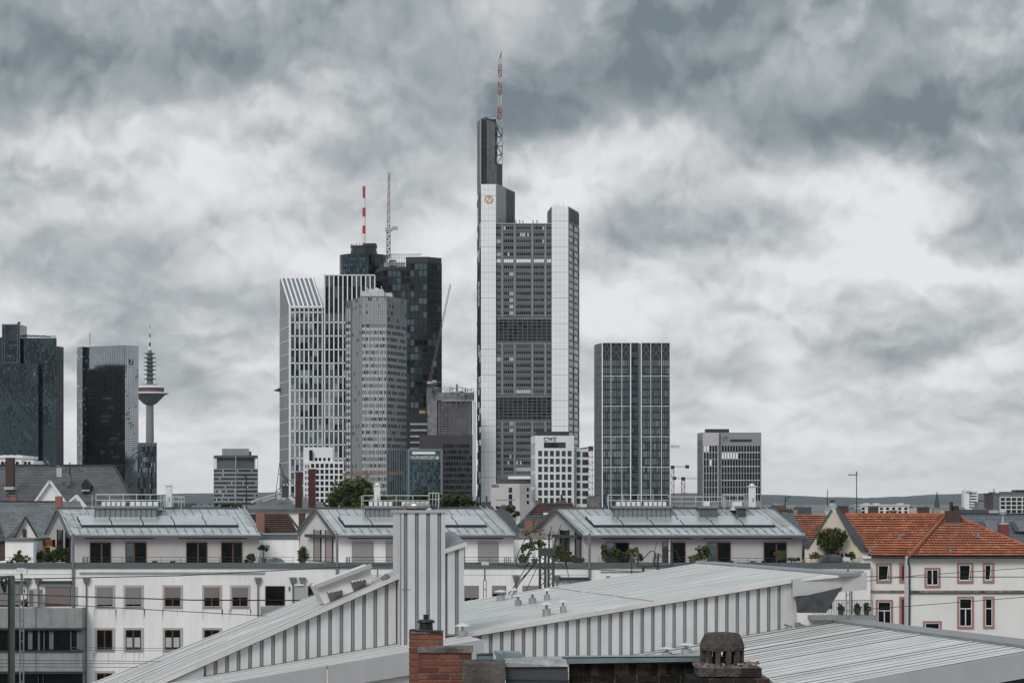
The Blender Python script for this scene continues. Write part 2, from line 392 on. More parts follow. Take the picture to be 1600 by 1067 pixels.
# louvred side of left pylon above the core, glass right side of right pylon
f = Face.px(775, 1515, 790, 1533); b = MB(); z0 = zt(349, 1516.5)
for k in range(24): f.box(b, 0.1, f.len, z0+k*1.03, z0+k*1.03+.8, .02, .25)
b.build('louvre_panel', M_gwall2, lp)
f = Face.px(790, 1533, 804, 1552); b = MB()
for u in lin(.2, f.len-.2, 6): f.box(b, u-.12, u+.12, z0, zt(288)-.5, .02, .3)
b.build('rib_panel', M_gwall, lp)
f = Face.px(745.5, 1548, 751.5, 1515); b = MB(); zs = [zt(p) for p in range(786, 292, -10)]
f.grid(b, lin(0.3, f.len-.3, 3), zs, .5, .12, [6, 2, .5], .01); b.build('glazing', [M_black, G_dark, G_dark2], lp)
f = Face.px(888, 1515, 904, 1545); b = MB(); zs = [zt(p) for p in [786-10.2*k for k in range(44)]]
f.grid(b, lin(.4, f.len-.4, 2), zs, .9, .12, [2, 5, 4], .01, 1.3); b.build('glazing', [G_dark, G_dark2, G_teal2], rp)
b = MB(); mullions(f, lin(.2, f.len-.2, 2), zs, .5, .6, .02, .5, b)
for u in lin(.2, f.len-.2, 7): f.box(b, u-.15, u+.15, zs[-1]+1, zt(325), .02, .4)
b.build('mullion', M_gwall, rp)
f = Face.px(751.5, 1532, 760, 1526); f2 = Face.px(760, 1526, 776, 1545); b = MB()
for ff in (f, f2):
    zs = lin(zt(288), zt(187, 1526), 26)
    ff.grid(b, lin(.1, ff.len-.1, 4), zs, .15, .1, [5, 3], .004)
b.build('glazing', [G_dark, G_dark2], sh)
b = MB(); f.box(b, -.2, .7, zt(287), zt(186, 1530), .1, .6); b.box(X(750, 1530), X(775, 1530), 1534, 1560, zt(185, 1530), zt(183, 1530)); b.build('edge_trim', M_gwall2, sh)
# middle facade: framed window groups
rows = [(489.6-10.2*k) for k in range(14)]+[541.3+10.1*k for k in range(8)]+[662.3+10.15*k for k in range(8)]
cols = [(775.8, 782.5, 3), (787, 802, 5), (806.6, 829.4, 8), (834, 850, 6), (854.4, 861.4, 3)]
b = MB()
for p in (784.7, 804.3, 831.8, 852.2):
    for ya, yb in ((351, 496.5), (535, 618.5), (657, 763)): fM.pbox(b, p-1.2, p+1.2, ya, yb, .02, .6)
for y in rows+[536, 616, 657, 494]: fM.pbox(b, 775.3, 861.8, y+4.3, y+5.0, .02, .5)
b.build('facade_frame', mat('facade_rib_grey', (.235, .255, .27), .5, var=.1), t)
protos = {}
def win_group(w, n, kind):
    """one window group: sill, mullions and n panes, panes in slots"""
    mb = MB(); h = 2.5
    f = Face((0, 0), (1, 0))
    for i in range(n):
        u0, u1 = w*i/n+.1, w*(i+1)/n-.1
        mb.cur = 1+kind if kind < 3 else rnd.choice([1, 1, 1, 2, 3])
        f.pane(mb, u0, u1, 0.45, h, .22, .01)
    mb.cur = 0; f.box(mb, 0, w, 0, .35, .02, .55); f.box(mb, 0, w, h+.05, h+.25, .02, .4)
    for i in range(n+1): f.box(mb, w*i/n-.07, w*i/n+.07, .35, h+.05, .02, .34)
    return mb
WM = [mat('window_sill_grey', (.27, .29, .305), .5), G_dark, G_dark2, G_blind, G_lit]
cnt = 0; rest = MB()
order = sorted([(r, c) for r in rows for c in range(5)], key=lambda q: (q[0] in rows[8:14], -0))
for r, ci in order:
    a, z, n = cols[ci]; w = X(z, 1516.5)-X(a, 1516.5)
    kind = rnd.choices([0, 1, 2, 3], [5, 4, .9, 5])[0]
    if abs(r-(489.6-10.2*8)) < .1: kind = 4
    org = V((X(a, 1516.5), 1516.5, Z(r+3.2, 1516.5)))
    if cnt < 100:
        if kind == 4 and (ci, 4) not in protos:
            mb = win_group(w, n, 3); mb.mi = [i if i == 0 else 4 for i in mb.mi]
        elif (ci, kind) not in protos: mb = win_group(w, n, kind)
        if (ci, kind) not in protos:
            mb.v = [(x+org.x, y+org.y, zz+org.z) for x, y, zz in mb.v]; protos[(ci, kind)] = mb.build('window', WM, t, org)
        else: dup(protos[(ci, kind)], org)
        cnt += 1
    else:
        mb = win_group(w, n, min(kind, 3)); k = len(rest.v)
        if kind == 4: mb.mi = [i if i == 0 else 4 for i in mb.mi]
        rest.v += [(x+org.x, y+org.y, zz+org.z) for x, y, zz in mb.v]; rest.f += [[q+k for q in ff] for ff in mb.f]; rest.mi += mb.mi
tag(rest.build('window', WM, t), kind='stuff')
# two tall sky gardens: recessed dark glazing behind a pale grid
for y0, y1 in ((498, 533), (620.5, 655)):
    b = MB(); fM.pbox(b, 775.3, 861.6, y0, y1, .05, .3); g = b.build('sky_garden', M_black, t)
    b = MB(); us = lin(fM.u(779), fM.u(861.4), 11); zs = lin(fM.z(820, y1), fM.z(820, y0), 7)
    fM.grid(b, us, zs, .2, .36, [8, 2], .006); b.build('glazing', [M_black, G_dark], g)
    b = MB(); mullions(fM, us, zs, .20, .20, .3, .6, b); b.build('glazing_grid', mat('garden_grid', (.20, .22, .24), .5), g)
b = MB(); fM.pbox(b, 775.2, 862, 349, 350.5, .0, .9)
for p in (806, 812, 817, 833, 839): b.tube(W(p, 349.5, 1530), W(p, 345.5-(p % 3), 1530), .5, .3, 6)
b.build('roof_parapet', M_gwall2, t)
# lattice mast: lower dark truss beside the shaft, upper red and white
b = MB(); bands = [0, 0, 1, 1, 0, 0, 1, 1]
b.lattice(W(780.6, 257, 1550), W(780.6, 186, 1550), 3.4, 3.2, 5, .5, [0, 2, 0, 2, 0])
b.lattice(W(780.8, 186, 1550), W(781.3, 92, 1550), 2.2, 1.7, 10, .5, [1, 1, 0, 0, 1, 1, 0, 1, 1, 0])
b.cur = 1; b.bar(W(781.9, 92, 1550), W(783.6, 81, 1550), .45); b.bar(W(780.5, 92, 1550), W(783.6, 81, 1550), .4)
b.bar(W(775.5, 188, 1550), W(779.5, 172, 1550), .45); b.cur = 0
for y in (167, 160, 139): b.bar(W(777.5, y, 1549), W(784.5, y, 1549), .4)
b.bar(W(752, 184, 1540), W(756, 179, 1540), .7); b.bar(W(754, 180, 1540), W(767, 180, 1540), .35); b.bar(W(795, 286, 1540), W(796, 276, 1540), .3)
for p in (869, 873, 880, 866): b.bar(W(p, 322.5, 1540), W(p, 317+(p % 4), 1540), .25)
b.build('mast', [M_steel, mat('mast_red', (.26, .06, .07), .5), M_dark], t)
# emblem: folded orange ribbon ring
b = MB(); R0, R1 = 3.0, 2.1; cx, cz = X(764, Y0), Z(311.5, Y0)
hexa = lambda R, rot=0: [(cx+R*math.cos(math.radians(60*k+rot)), cz+R*math.sin(math.radians(60*k+rot))) for k in range(6)]
O, I = hexa(R0, 0), hexa(R1, 20)
for k in range(6):
    j = (k+1) % 6; b.cur = k % 2
    b.prism([(O[k][0], Y0-.3, O[k][1]), (O[j][0], Y0-.3, O[j][1]), (I[j][0], Y0-.3, I[j][1]), (I[k][0], Y0-.3, I[k][1])], (0, -.25, 0))
b.cur = 1; b.bar((cx-1.3, Y0-.5, cz-1.6), (cx+.2, Y0-.5, cz+1.9), .5); b.bar((cx+1.6, Y0-.5, cz-1.2), (cx+.2, Y0-.5, cz+1.9), .5); b.build('emblem', [mat('emblem_orange', (.62, .36, .22), .5), mat('emblem_sand', (.55, .42, .32), .5)], t)

# ================================================================== white framed tower with sloping crown
Y1 = 1618
t = thing('skyscraper', 'white framed glass tower with a sloping striped crown at its left shoulder', 'skyscraper', (X(500, Y1), Y1+20, 0))
M_wf = mat('white_facade_frame', (.80, .81, .82), .5, var=.05)
M_lil = mat('pale_violet_wall', (.245, .24, .265), .45, var=.12, scale=.08)
zf = Z(479.5, Y1)
Ys = 1655
b = MB()   # left block: side wall slopes up to the rear with the crown
pl = plan([(452, Y1), (506, Y1), (506, 1612), (587, 1612), (587, 1675), (506, 1675)])
A = W(452, 0, Y1); 
def v3(px, Y, z): return V((X(px, Y), Y, z))
za = Z(434.8, Ys)
b.prism([v3(452, Y1, 0), v3(437.3, Ys, 0), v3(437.3, Ys, za), v3(452, Y1, zf)], v3(506, Y1, 0)-v3(452, Y1, 0))
body = b.build('glass_body', mat('tower_wall_dark', (.05, .06, .068), .3, .3, var=.2, scale=.05), t)
b = MB(); b.prism([(x, y, 0) for x, y in plan([(506.2, 1612), (587, 1612), (590, 1670), (506.2, 1670)])], (0, 0, Z(429, 1612))); rb = b.build('tall_block', _m['tower_wall_dark'], t)
f = Face.px(452, Y1, 506, Y1); f3 = Face.px(506.2, 1612, 587, 1612)
zs = [Z(779.4-21.2*k, Y1) for k in range(14)]+[Z(488, Y1)]
zz = [zs[0]+(zs[-1]-zs[0])*i/28 for i in range(29)]
b = MB(); usL = [f.u(454+7.1*k) for k in range(8)]
zfl = []
for k in range(len(zs)-1): zfl += [zs[k], (zs[k]+zs[k+1])/2]
zfl.append(zs[-1])
f.grid(b, usL, zfl, .3, .15, [2, 3, 4, 2], .006, .3); b.build('glazing', [G_dark, G_dark2, G_teal2, G_grey], body)
b = MB()
for u in usL: f.box(b, u-.36, u+.36, 0, zf, .1, .8)
for z in zs+[Z(480.5, Y1)]: f.box(b, -0.4, f.len, z-.36, z+.36, .1, .8)
f.box(b, -.2, .9, 0, zf, .1, 1.0)
b.build('white_frame', M_wf, body)
zs3 = [Z(779.4-21.2*k, 1612) for k in range(14)]+[Z(430, 1612)]
usR = [f3.u(507.5+7.1*k) for k in range(12)]
zfl = []
for k in range(13): zfl += [zs3[k], (zs3[k]+zs3[k+1])/2]
zfl += [zs3[13], Z(490, 1612), Z(478, 1612), Z(466, 1612), Z(448, 1612), zs3[14]]
b = MB(); f3.grid(b, usR, zfl, .3, .15, [3, 4, 4, 1], .006, .3); b.build('glazing', [G_dark, G_dark2, G_teal2, G_grey], rb)
b = MB()
for u in usR: f3.box(b, u-.35, u+.35, 0, zs3[-1], .1, .8)
for z in zs3: f3.box(b, usR[0]-.4, usR[-1], z-.34, z+.34, .1, .8)
b.build('white_frame', M_wf, rb)
# side wall panels (left return)
fs = Face.px(437.3, Ys, 452, Y1); b = MB()
for k in range(15):
    z0 = Z(785-21.2*k, Y1); z1 = z0+21.2*Y1/F-.8
    if k == 14: continue
    fs.box(b, .1, fs.len-.5, z0, min(z1, zf), .03, .25)
b.cur = 1
for k in range(14): fs.box(b, 0, fs.len-.3, Z(785-21.2*k, Y1)-.55, Z(785-21.2*k, Y1)-.1, .03, .35)
b.build('side_wall', [M_lil, M_wf], body)
# crown slope with white ribs
b = MB(); top = za
for k in range(8):
    u = (453.2-452+7.1*k)*Y1/F
    p = v3(452, Y1, zf)+V((u, 0, .35)); q = v3(437.3, Ys, top)+V((u+.3, 0, .35)); b.bar(p, q, 1.0, .7)
b.bar(v3(452, Y1, zf+.1)+V((0, -.2, 0)), v3(506, Y1, zf+.1)+V((0, -.2, 0)), .9, .9)
b.bar(v3(437, Ys, top), v3(437, Ys, top)+V((23.5, 0, 0)), 1.0, 1.0)
b.build('crown_rib', M_wf, body)
b = MB(); o = V((0, -.05, .2)); b.poly([v3(452, Y1, zf)+o, v3(506, Y1, zf)+o, v3(437.3, Ys, top)+V((54*Y1/F, 0, .2)), v3(437.3, Ys, top)+o])
b.build('crown_glass', mat('crown_grey', (.17, .18, .20), .35, .2, var=.1), body)
b = MB(); b.prism([W(427, 610, 1650), W(437.5, 605.5, 1650), W(437.5, 612, 1650)], (0, 8, 0)); b.build('canopy', M_dark, t)

# ================================================================== slim grey tower with rounded plan
Y2 = 1466
t = thing('skyscraper', 'silver grey ribbed tower in front of the white framed one, white plant room on top', 'skyscraper', (X(592, Y2), Y2+20, 0))
M_fin = mat('aluminium_fin', (.24, .25, .26), .4, .3, var=.08)
M_sp = mat('aluminium_spandrel', (.66, .68, .69), .4, .2, var=.06, scale=.2)
M_sp2 = mat('grey_spandrel', (.45, .47, .49), .4, .2, var=.08, scale=.2)
body = tower_body('body', [(541, 1500), (549, 1496), (551, 1492), (565, Y2), (604, Y2), (634.5, 1492), (634.5, 1520), (541, 1520)], 0, Z(463, Y2), mat('grey_core', (.12, .13, .14), .5), t)
for f, n, top, yl in ((Face.px(551, 1492, 565, Y2), 6, 464, 0), (Face.px(565, Y2, 604, Y2), 12, 463, 507), (Face.px(604, Y2, 634.5, 1492), 12, 463, 507), (Face.px(541, 1500, 549, 1496), 2, 473, 500)):
    us = lin(.1, f.len-.1, n); b = MB(); pitch = 5.2*Y2/F; z = Z(782, Y2); k = 0; zs = []
    while z < Z(top, Y2)-1.2:
        light = yl and z < Z(yl, Y2)
        for i in range(n):
            b.cur = (1 if light else 3) if k % 2 else rnd.choices([0, 3, 2, 4], [6, 1, 2, 1] if light else [1, 7, 1, 3])[0]
            f.pane(b, us[i]+.08, us[i+1]-.08, z+.05, z+pitch-.05, .12, .008)
        z += pitch; k += 1
    b.build('cladding', [G_grey, M_sp, G_dark2, M_sp2, M_sp2], body)
    b = MB()
    for i, u in enumerate(us):
        w = .30 if i % 2 == 0 else .14
        f.box(b, u-w, u+w, 0, Z(top, Y2)+.3, .05, .55)
    b.build('fin', [M_fin], body)
b = MB(); y = Y2+8
b.box(X(563, y), X(600, y), y, y+25, Z(464, y), Z(455, y)); b.box(X(598, y), X(612, y), y+2, y+20, Z(464, y), Z(457, y))
b.box(X(575, y), X(598, y), y+3, y+20, Z(456, y), Z(451, y)); b.lathe((X(587, y), y+10, Z(451, y)), [(1.7, 0), (1.5, .7), (.9, 1.2), (.1, 1.4)], 16)
b.tube(W(596, 456, y), W(596, 447, y), .25); b.tube(W(574, 456, y), W(574, 449, y), .4)
b.build('plant_room', mat('plant_room_white', (.5, .51, .52), .5), t)

# ================================================================== round tower with striped mast
Y3 = 1700
t = thing('skyscraper', 'round blue glass tower carrying a thick red and white striped antenna', 'skyscraper', (X(568.5, Y3), Y3, 0))
c = (X(568.5, Y3), Y3, 0); R = 38*Y3/F
b = MB(); b.lathe(c, [(R-.4, 0), (R-.4, Z(401, Y3))], 48); body = b.build('glass_drum', M_dark, t)
b = MB()
zs = lin(Z(520, Y3), Z(401.5, Y3), 27)
for i in range(48):
    a0, a1 = 2*math.pi*i/48, 2*math.pi*(i+1)/48
    if math.sin((a0+a1)/2) > .3: continue
    for j in range(27):
        b.cur = rnd.choices([0, 1, 2], [2, 5, 5])[0] if j % 2 else rnd.choices([0, 1, 2], [4, 5, 1])[0]
        b.poly([(c[0]+R*math.cos(a), Y3+R*math.sin(a), z) for a, z in ((a0+.01, zs[j]+.1), (a1-.01, zs[j]+.1), (a1-.01, zs[j+1]-.1), (a0+.01, zs[j+1]-.1))])
b.build('glazing', [G_dark2, G_teal, G_teal2], body)
b = MB(); r = 20*Y3/F; zt3 = Z(401, Y3); b.lathe((c[0], Y3, zt3), [(R, 0), (R, .5), (r+.4, .5), (r+.4, 3.4), (r, 3.4), (r, 6.2), (r+.5, 6.2), (r+.5, 7)], 40)
for k in range(24):
    a = 2*math.pi*k/24; b.tube((c[0]+r*math.cos(a), Y3+r*math.sin(a), zt3+7), (c[0]+r*math.cos(a), Y3+r*math.sin(a), zt3+8.0+rnd.random()), .2)
b.box(c[0]+1.5, c[0]+r-.5, Y3-4, Y3+3, zt3+6.9, zt3+9.0)
b.build('top_drum', M_dark, t)
b = MB(); ys = [390, 380, 365.5, 353, 339, 325, 310, 295, 293]
for k in range(8):
    b.cur = [0, 1, 0, 1, 0, 1, 0, 0][k] if k < 7 else 0
    b.cur = 0 if k in (0, 2, 4, 6, 7) else 1
    b.tube(W(568.7, ys[k], Y3), W(568.7, ys[k+1], Y3), 1.15 if k < 6 else 1.0, None, 14)
b.cur = 0
for k in range(8): b.tube(W(568.7+(k % 4-1.5)*1.3, 296, Y3), W(568.7+(k % 4-1.5)*1.3, 291, Y3), .2)
b.bar(W(564, 387, Y3), W(573.5, 387, Y3), .5); b.bar(W(565, 384, Y3), W(572, 384, Y3), .4)
b.build('antenna', [M_red, M_white], t)

# ================================================================== dark gridded tower (nearly finished) with crane
Y4 = 1650
t = thing('skyscraper', 'black glass tower with dark grid facade and a luffing crane standing on its roof edge', 'skyscraper', (X(640, Y4), Y4+15, 0))
tower_body('body', [(587, 1668), (598.5, Y4), (634, Y4-1), (634, 1680), (587, 1680)], 0, Z(417, Y4), M_dark, t)
tower_body('tall_bay', [(634.05, Y4-1), (668, Y4-3), (690, 1656), (690, 1680), (634.05, 1680)], 0, Z(402, Y4), M_dark, t)
for f, n, top, wt in ((Face.px(587, 1668, 598.5, Y4), 3, 418, [3, 4, 2]), (Face.px(598.5, Y4, 634, Y4-1), 5, 418, [1, 5, 4]), (Face.px(634, Y4-1, 668, Y4-3), 5, 403, [1, 5, 4]), (Face.px(668, Y4-3, 690, 1656), 3, 403, [8, 2, .3])):  # last facet gets mostly dark panes, its shade put into the glass colour
    zs = [Z(768-10.8*k, Y4) for k in range(int((768-top)/10.8)+1)]
    b = MB(); f.grid(b, lin(0.2, f.len-.2, n), zs, .5, .1, wt, .006, 1.0); b.build('glazing', [G_dark, G_dark2, G_teal2], t)
    b = MB(); mullions(f, lin(.2, f.len-.2, n), zs, .3, .9, .02, .35, b); b.build('mullion', M_black, t)
b = MB(); b.box(X(600, Y4), X(633, Y4), Y4+.5, Y4+.9, Z(416.9, Y4), Z(410, Y4)); b.box(X(608, Y4), X(619, Y4), Y4-.4, Y4, Z(415, Y4), Z(406, Y4)); b.build('site_screen', mat('site_screen', (.33, .34, .36), .8, var=.4, scale=.4), t)
b = MB()
for k in range(14):
    p = 604+k*3.9; b.lattice(W(p, 407 if p > 634 else 411, Y4), W(p+.3, 396+rnd.random()*2, Y4), .5, .5, 2, .12)
    b.bar(W(p, 398, Y4), W(p+3.9, 397+rnd.random(), Y4), .5); b.bar(W(p, 404, Y4), W(p+3.9, 401+rnd.random(), Y4), .25)
b.build('scaffolding', M_steel, t)

def crane(label, base, jibfoot, tip, Y, wm, wj, cat='crane', mm=None, colj=M_pink, cw=None):
    c = thing('construction_crane', label, cat, (base[0], Y, 0) if False else W(base[0], base[1], Y))
    b = MB(); n = max(4, int(abs(base[1]-jibfoot[1])/5)); b.lattice(W(*base, Y), W(*jibfoot, Y), wm, wm*.9, n, wm*.14); b.build('crane_mast', mm or M_dark, c)
    b = MB(); n = max(6, int(math.hypot(tip[0]-jibfoot[0], tip[1]-jibfoot[1])/6)); b.lattice(W(*jibfoot, Y), W(*tip, Y), wj, wj*.55, n, wj*.16); b.build('jib', colj, c)
    p = W(*jibfoot, Y); b = MB(); b.box(p.x-wm*.9, p.x+wm*1.1, Y-wm*.6, Y+wm*.6, p.z-wm*.4, p.z+wm*.5); b.box(p.x+wm*1.0, p.x+wm*2.6, Y-wm*.5, Y+wm*.5, p.z, p.z+wm*.9) if cw is None else b.box(p.x-cw-wm*.6, p.x-cw+wm*.6, Y-.6, Y+.6, p.z-wm*.7, p.z+wm*.6)
    b.build('machine_deck', M_steel if cw is None else M_dark, c)
    return c
crane('upright luffing crane with pink lattice jib, on the roof of the black tower', (607, 404), (607, 359), (608, 270), Y4-4, 2.4, 1.9)
crane('leaning dark red luffing crane jib, rising beside the black tower', (668, 640), (671, 598), (704, 444), 1500, 1.7, 1.3, colj=mat('dusty_jib', (.17, .105, .11), .6))

# ================================================================== tower shell under construction
Y5 = 1480
t = thing('unfinished_tower', 'raw grey tower shell under construction wrapped in scaffolding, below the leaning crane', 'unfinished tower', (X(705, Y5), Y5+15, 0))
M_raw = mat('raw_concrete', (.115, .115, .13), .85, var=.35, scale=.12, streak=.3)
M_raw2 = mat('raw_concrete_light', (.22, .22, .245), .85, var=.4, scale=.3, streak=.3)
tower_body('stair_core', [(666, 1490), (668, Y5), (683, Y5), (684, 1505), (666, 1505)], 0, Z(606, Y5), M_raw2, t)
tower_body('frame_shell', [(684, Y5+1), (738, Y5+1), (738, 1510), (684, 1510)], 0, Z(626, Y5), M_raw, t)
b = MB(); f = Face.px(684, Y5+1, 738, Y5+1)
for p in (686, 692, 697, 703): f.pbox(b, p-.5, p+.5, 626, 680, .02, .5)
for y in range(628, 682, 4): f.pbox(b, 685, 703, y, y+.8, .02, .6)
f.pbox(b, 733.5, 735, 626, 680, .05, .4); b.build('open_floor', M_raw2, t)
b = MB()
for k in range(70):
    p = rnd.uniform(666, 741); y = rnd.uniform(604, 622) if p > 684 else rnd.uniform(597, 612)
    q = p+rnd.uniform(2, 12); q = min(q, 741)
    b.bar(W(p, y, Y5-1), W(q, y+rnd.uniform(-.4, .4), Y5-1), .25)
    b.bar(W(p, y, Y5-1), W(p, y+rnd.uniform(4, 18), Y5-1), .25)
f = Face.px(682, Y5-.6, 741, Y5-.6); f.pbox(b, 682, 741, 613, 625.5, 0, .3)
b.bar(W(727, 612, Y5), W(727, 606, Y5), .8); b.bar(W(714, 612, Y5), W(714, 600, Y5), 1.2)
b.build('scaffolding', M_raw2, t)
b = MB(); b.box(X(739, 1640), X(743, 1640), 1640, 1660, 0, Z(627, 1640)); o = b.build('office_block', M_white, None); o2 = o
tag(o, 'narrow white building sliver squeezed between unfinished tower and tallest tower', 'building')

# ================================================================== dark low rises in front
t = thing('office_block', 'black office block with pale striped storeys under the black tower', 'building', (X(650, 1400), 1410, 0))
tower_body('wall', [(636, 1400), (668, 1400), (668, 1425), (636, 1425)], 0, Z(646, 1400), M_black, t)
f = Face.px(636, 1400, 668, 1400); b = MB()
for k in range(6): f.pbox(b, 641, 667.5, 661+k*9.5, 664+k*9.5, .02, .4)
b.build('storey_band', mat('storey_band', (.30, .31, .33), .5, var=.3, scale=.3), t)
b = MB(); f.pbox(b, 655, 664, 641.5, 645.8, -4, -1); b.build('roof_hut', mat('hut_ochre', (.35, .23, .12), .7), t)
Y6 = 1350
t = thing('office_block', 'dark purple brown office building with rows of reflective windows behind the blue glass office', 'building', (X(697, Y6), Y6+12, 0))
M_purp = mat('aubergine_cladding', (.047, .045, .054), .5, var=.12, scale=.1)
tower_body('wall', [(655, Y6), (738.5, Y6), (738.5, Y6+30), (655, Y6+30)], 0, Z(679.5, Y6), M_purp, t)
f = Face.px(655, Y6, 738.5, Y6)
wm = [M_dark, G_dark2, G_grey, G_dark]
pr = []
for k in range(3):
    b = MB(); g = Face((0, 0), (1, 0))
    for i in range(4):
        b.cur = rnd.choice([1, 3, 1, 2 if k else 3]); g.pane(b, i*.62+.05, i*.62+.57, 0, 1.9, .15, .02)
    b.cur = 0; g.box(b, -.05, 2.5, -.15, 0, .02, .3); pr.append(b)
first = [None]*3
wn_ = 0
for r_ in range(9):
    for c_ in range(11):
        p = 692.5+c_*4.15; y = 697+r_*9.2; k = rnd.choices([0, 1, 2], [4, 3, 2])[0]
        if r_ < 2 and c_ > 9: continue
        org = V((X(p, Y6), Y6, Z(y+2, Y6))); w0 = 3.2*Y6/F/2.5
        if first[k] is None:
            mb = MB(); mb.v = [(x*w0*2.1+org.x, yy+org.y, z+org.z) for x, yy, z in pr[k].v]; mb.f = pr[k].f; mb.mi = pr[k].mi
            mb.v = [(org.x+(x-org.x)*.5, yy, z) for x, yy, z in mb.v]
            first[k] = mb.build('window', wm, t, org)
        else: dup(first[k], org)
Y7 = 1200
t = thing('office_block', 'blue green glass office with white lettering and emblem below its roof edge', 'building', (X(660, Y7), Y7+15, 0))
M_tb = mat('teal_panel', (.075, .115, .13), .35, .4, var=.15, scale=.2)
body = tower_body('wall', [(607, 1225), (637, Y7), (690, Y7), (692, 1240), (607, 1240)], 0, Z(701.5, Y7), M_tb, t)
f = Face.px(607, 1225, 637, Y7); b = MB(); us = lin(.4, f.len-.4, 8)
f.grid(b, us, lin(0, Z(702, Y7)-1, 9), .55, .1, [3, 1, 1], .01, .15); b.build('glazing', [G_dark, G_teal, G_teal2], body)
b = MB()
for u in us: f.box(b, u-.16, u+.16, 0, Z(702, Y7), .05, .5)
b.build('fin', mat('teal_fin', (.10, .15, .165), .4, .3), body)
f = Face.px(637, Y7, 690, Y7); b = MB(); f.grid(b, lin(f.u(641), f.u(688.5), 14), lin(Z(776, Y7), Z(721, Y7), 10), .18, .12, [3, 3, 1.3], .012, .2)
b.build('glazing', [G_dark2, G_teal, G_teal2], body)
b = MB(); f.pbox(b, 637, 640, 702, 785, .03, .5); f.pbox(b, 688.3, 690, 702, 785, .03, .5); f.pbox(b, 637, 690, 701, 704.5, .03, .45); b.build('edge_frame', mat('teal_edge', (.16, .22, .24), .4, .3), body)
b = MB(); f.pbox(b, 644, 680, 705.5, 709.5, .03, .35); b.build('white_strip', M_white, body)
text('lettering', 'N\u00dcRNBERGER', (X(660.5, Y7), Y7-.45, Z(715, Y7)), 2.3, M_white, t, wdt=X(679, Y7)-X(641.5, Y7), thick=.12)
b = MB()
cx, cz = X(683.3, Y7), Z(715, Y7)
for k in range(16):
    a0, a1 = math.pi*2*k/16, math.pi*2*(k+1)/16
    b.prism([(cx+r*math.cos(a), Y7-.4, cz+r*math.sin(a)) for r, a in ((.85, a0), (.85, a1), (.6, a1), (.6, a0))], (0, -.15, 0))
b.box(cx-.5, cx+.5, Y7-.5, Y7-.4, cz-.1, cz+.25); b.box(cx-.35, cx+.35, Y7-.5, Y7-.4, cz-.5, cz-.25)
b.build('emblem', M_white, t)

# ================================================================== left side towers
Y8 = 1700
t = thing('skyscraper', 'stepped teal glass tower cut by the left edge, dark right flank', 'skyscraper', (X(50, Y8), Y8+20, 0))
M_tw = mat('teal_wall', (.035, .05, .06), .4, .4, var=.2)
for (nm, pp, top, faces) in (
    ('low_block', [(-60, Y8), (60, Y8), (60, Y8+30), (-60, Y8+30)], 568.5, [((-20, Y8), (60, Y8), 32)]),
    ('lift_shaft', [(3, Y8+4), (31, Y8+4), (42, Y8+22), (42, Y8+40), (3, Y8+40)], 506.5, [((3.4, Y8+4), (31, Y8+4), 10), ((31, Y8+4), (42, Y8+22), 8)]),
    ('right_block', [(37, Y8+8), (88.5, Y8+8), (88.5, Y8+50), (37, Y8+50)], 527, [((37, Y8+8), (88.5, Y8+8), 20)]),
    ('dark_flank', [(88.55, Y8+20), (99.5, Y8+30), (99.5, Y8+55), (88.55, Y8+55)], 538, [((88.6, Y8+20), (99.5, Y8+30), 5)]),
    ('rear_block', [(-40, Y8+45), (3, Y8+45), (3, Y8+60), (-40, Y8+60)], 520, [])):
    body = tower_body(nm, pp, 0, Z(top, Y8), M_tw, t)
    for a, c_, n in faces:
        f = Face.px(*a, *c_); zs = lin(0, Z(top+.8, Y8), int((785-top)/7.3*2)); b = MB()
        if nm == 'dark_flank': f.grid(b, lin(0.1, f.len-.1, n), zs, .3, .08, [8, 1], .004)
        else: f.grid(b, lin(0.1, f.len-.1, n), zs, .12, .08, [6, 12, .8, .08], .002)
        b.build('glazing', [G_dark, G_dark2] if nm == 'dark_flank' else [G_dark2, G_teal, G_teal2, G_grey], body)
    if nm == 'lift_shaft':
        b = MB()
        for p in (4, 8, 28, 31): f0 = Face.px(3.4, Y8+4, 31, Y8+4); f0.pbox(b, p-.5, p+.5, 507, 568, .05, .8)
        f0.pbox(b, 3.4, 31, 506.5, 508.5, .05, .8); f0.pbox(b, 8, 28, 566, 567.5, .05, 1.5)
        b.build('shaft_frame', mat('teal_frame', (.10, .13, .145), .4, .3), body)
b = MB()
for k in range(22):
    p = 38+k*2.3; b.bar(W(p, 528, Y8+20), W(p, 523+rnd.random()*2, Y8+20), .4)
b.bar(W(37, 524, Y8+20), W(80, 526, Y8+20), .8); b.bar(W(28, 507, Y8+8), W(31, 503, Y8+8), 1.5); b.box(X(10, Y8), X(16, Y8), Y8+3.2, Y8+4, Z(568, Y8), Z(565, Y8))
b.build('roof_equipment', M_dark, t)

Y9 = 2113
t = thing('skyscraper', 'mirror glass tower with chamfered pale corners and a small square slash logo', 'skyscraper', (X(168, Y9), Y9+30, 0))
body = tower_body('body', [(120, Y9+25), (129, Y9+14), (135, Y9+18), (195, Y9-2), (216.5, Y9+8), (216.5, Y9+60), (120, Y9+60)], 0, Z(540, Y9), M_dark, t)
for a, c_, n, wt in (((120, Y9+25), (129, Y9+14), 4, [0, 6, 1]), ((129, Y9+14), (135, Y9+18), 2, [6, 1, 0]), ((135, Y9+18), (195, Y9-2), 22, [0, 0, 9]), ((195, Y9-2), (216.5, Y9+8), 8, [0, 1, 9])):
    f = Face.px(*a, *c_); zs = lin(0, Z(540.6, Y9), 84); b = MB(); f.grid(b, lin(.1, f.len-.1, n), zs, .35, .1, wt, .0012, .4)
    b.build('mirror_glazing', [G_dark, G_grey, G_silver], body)
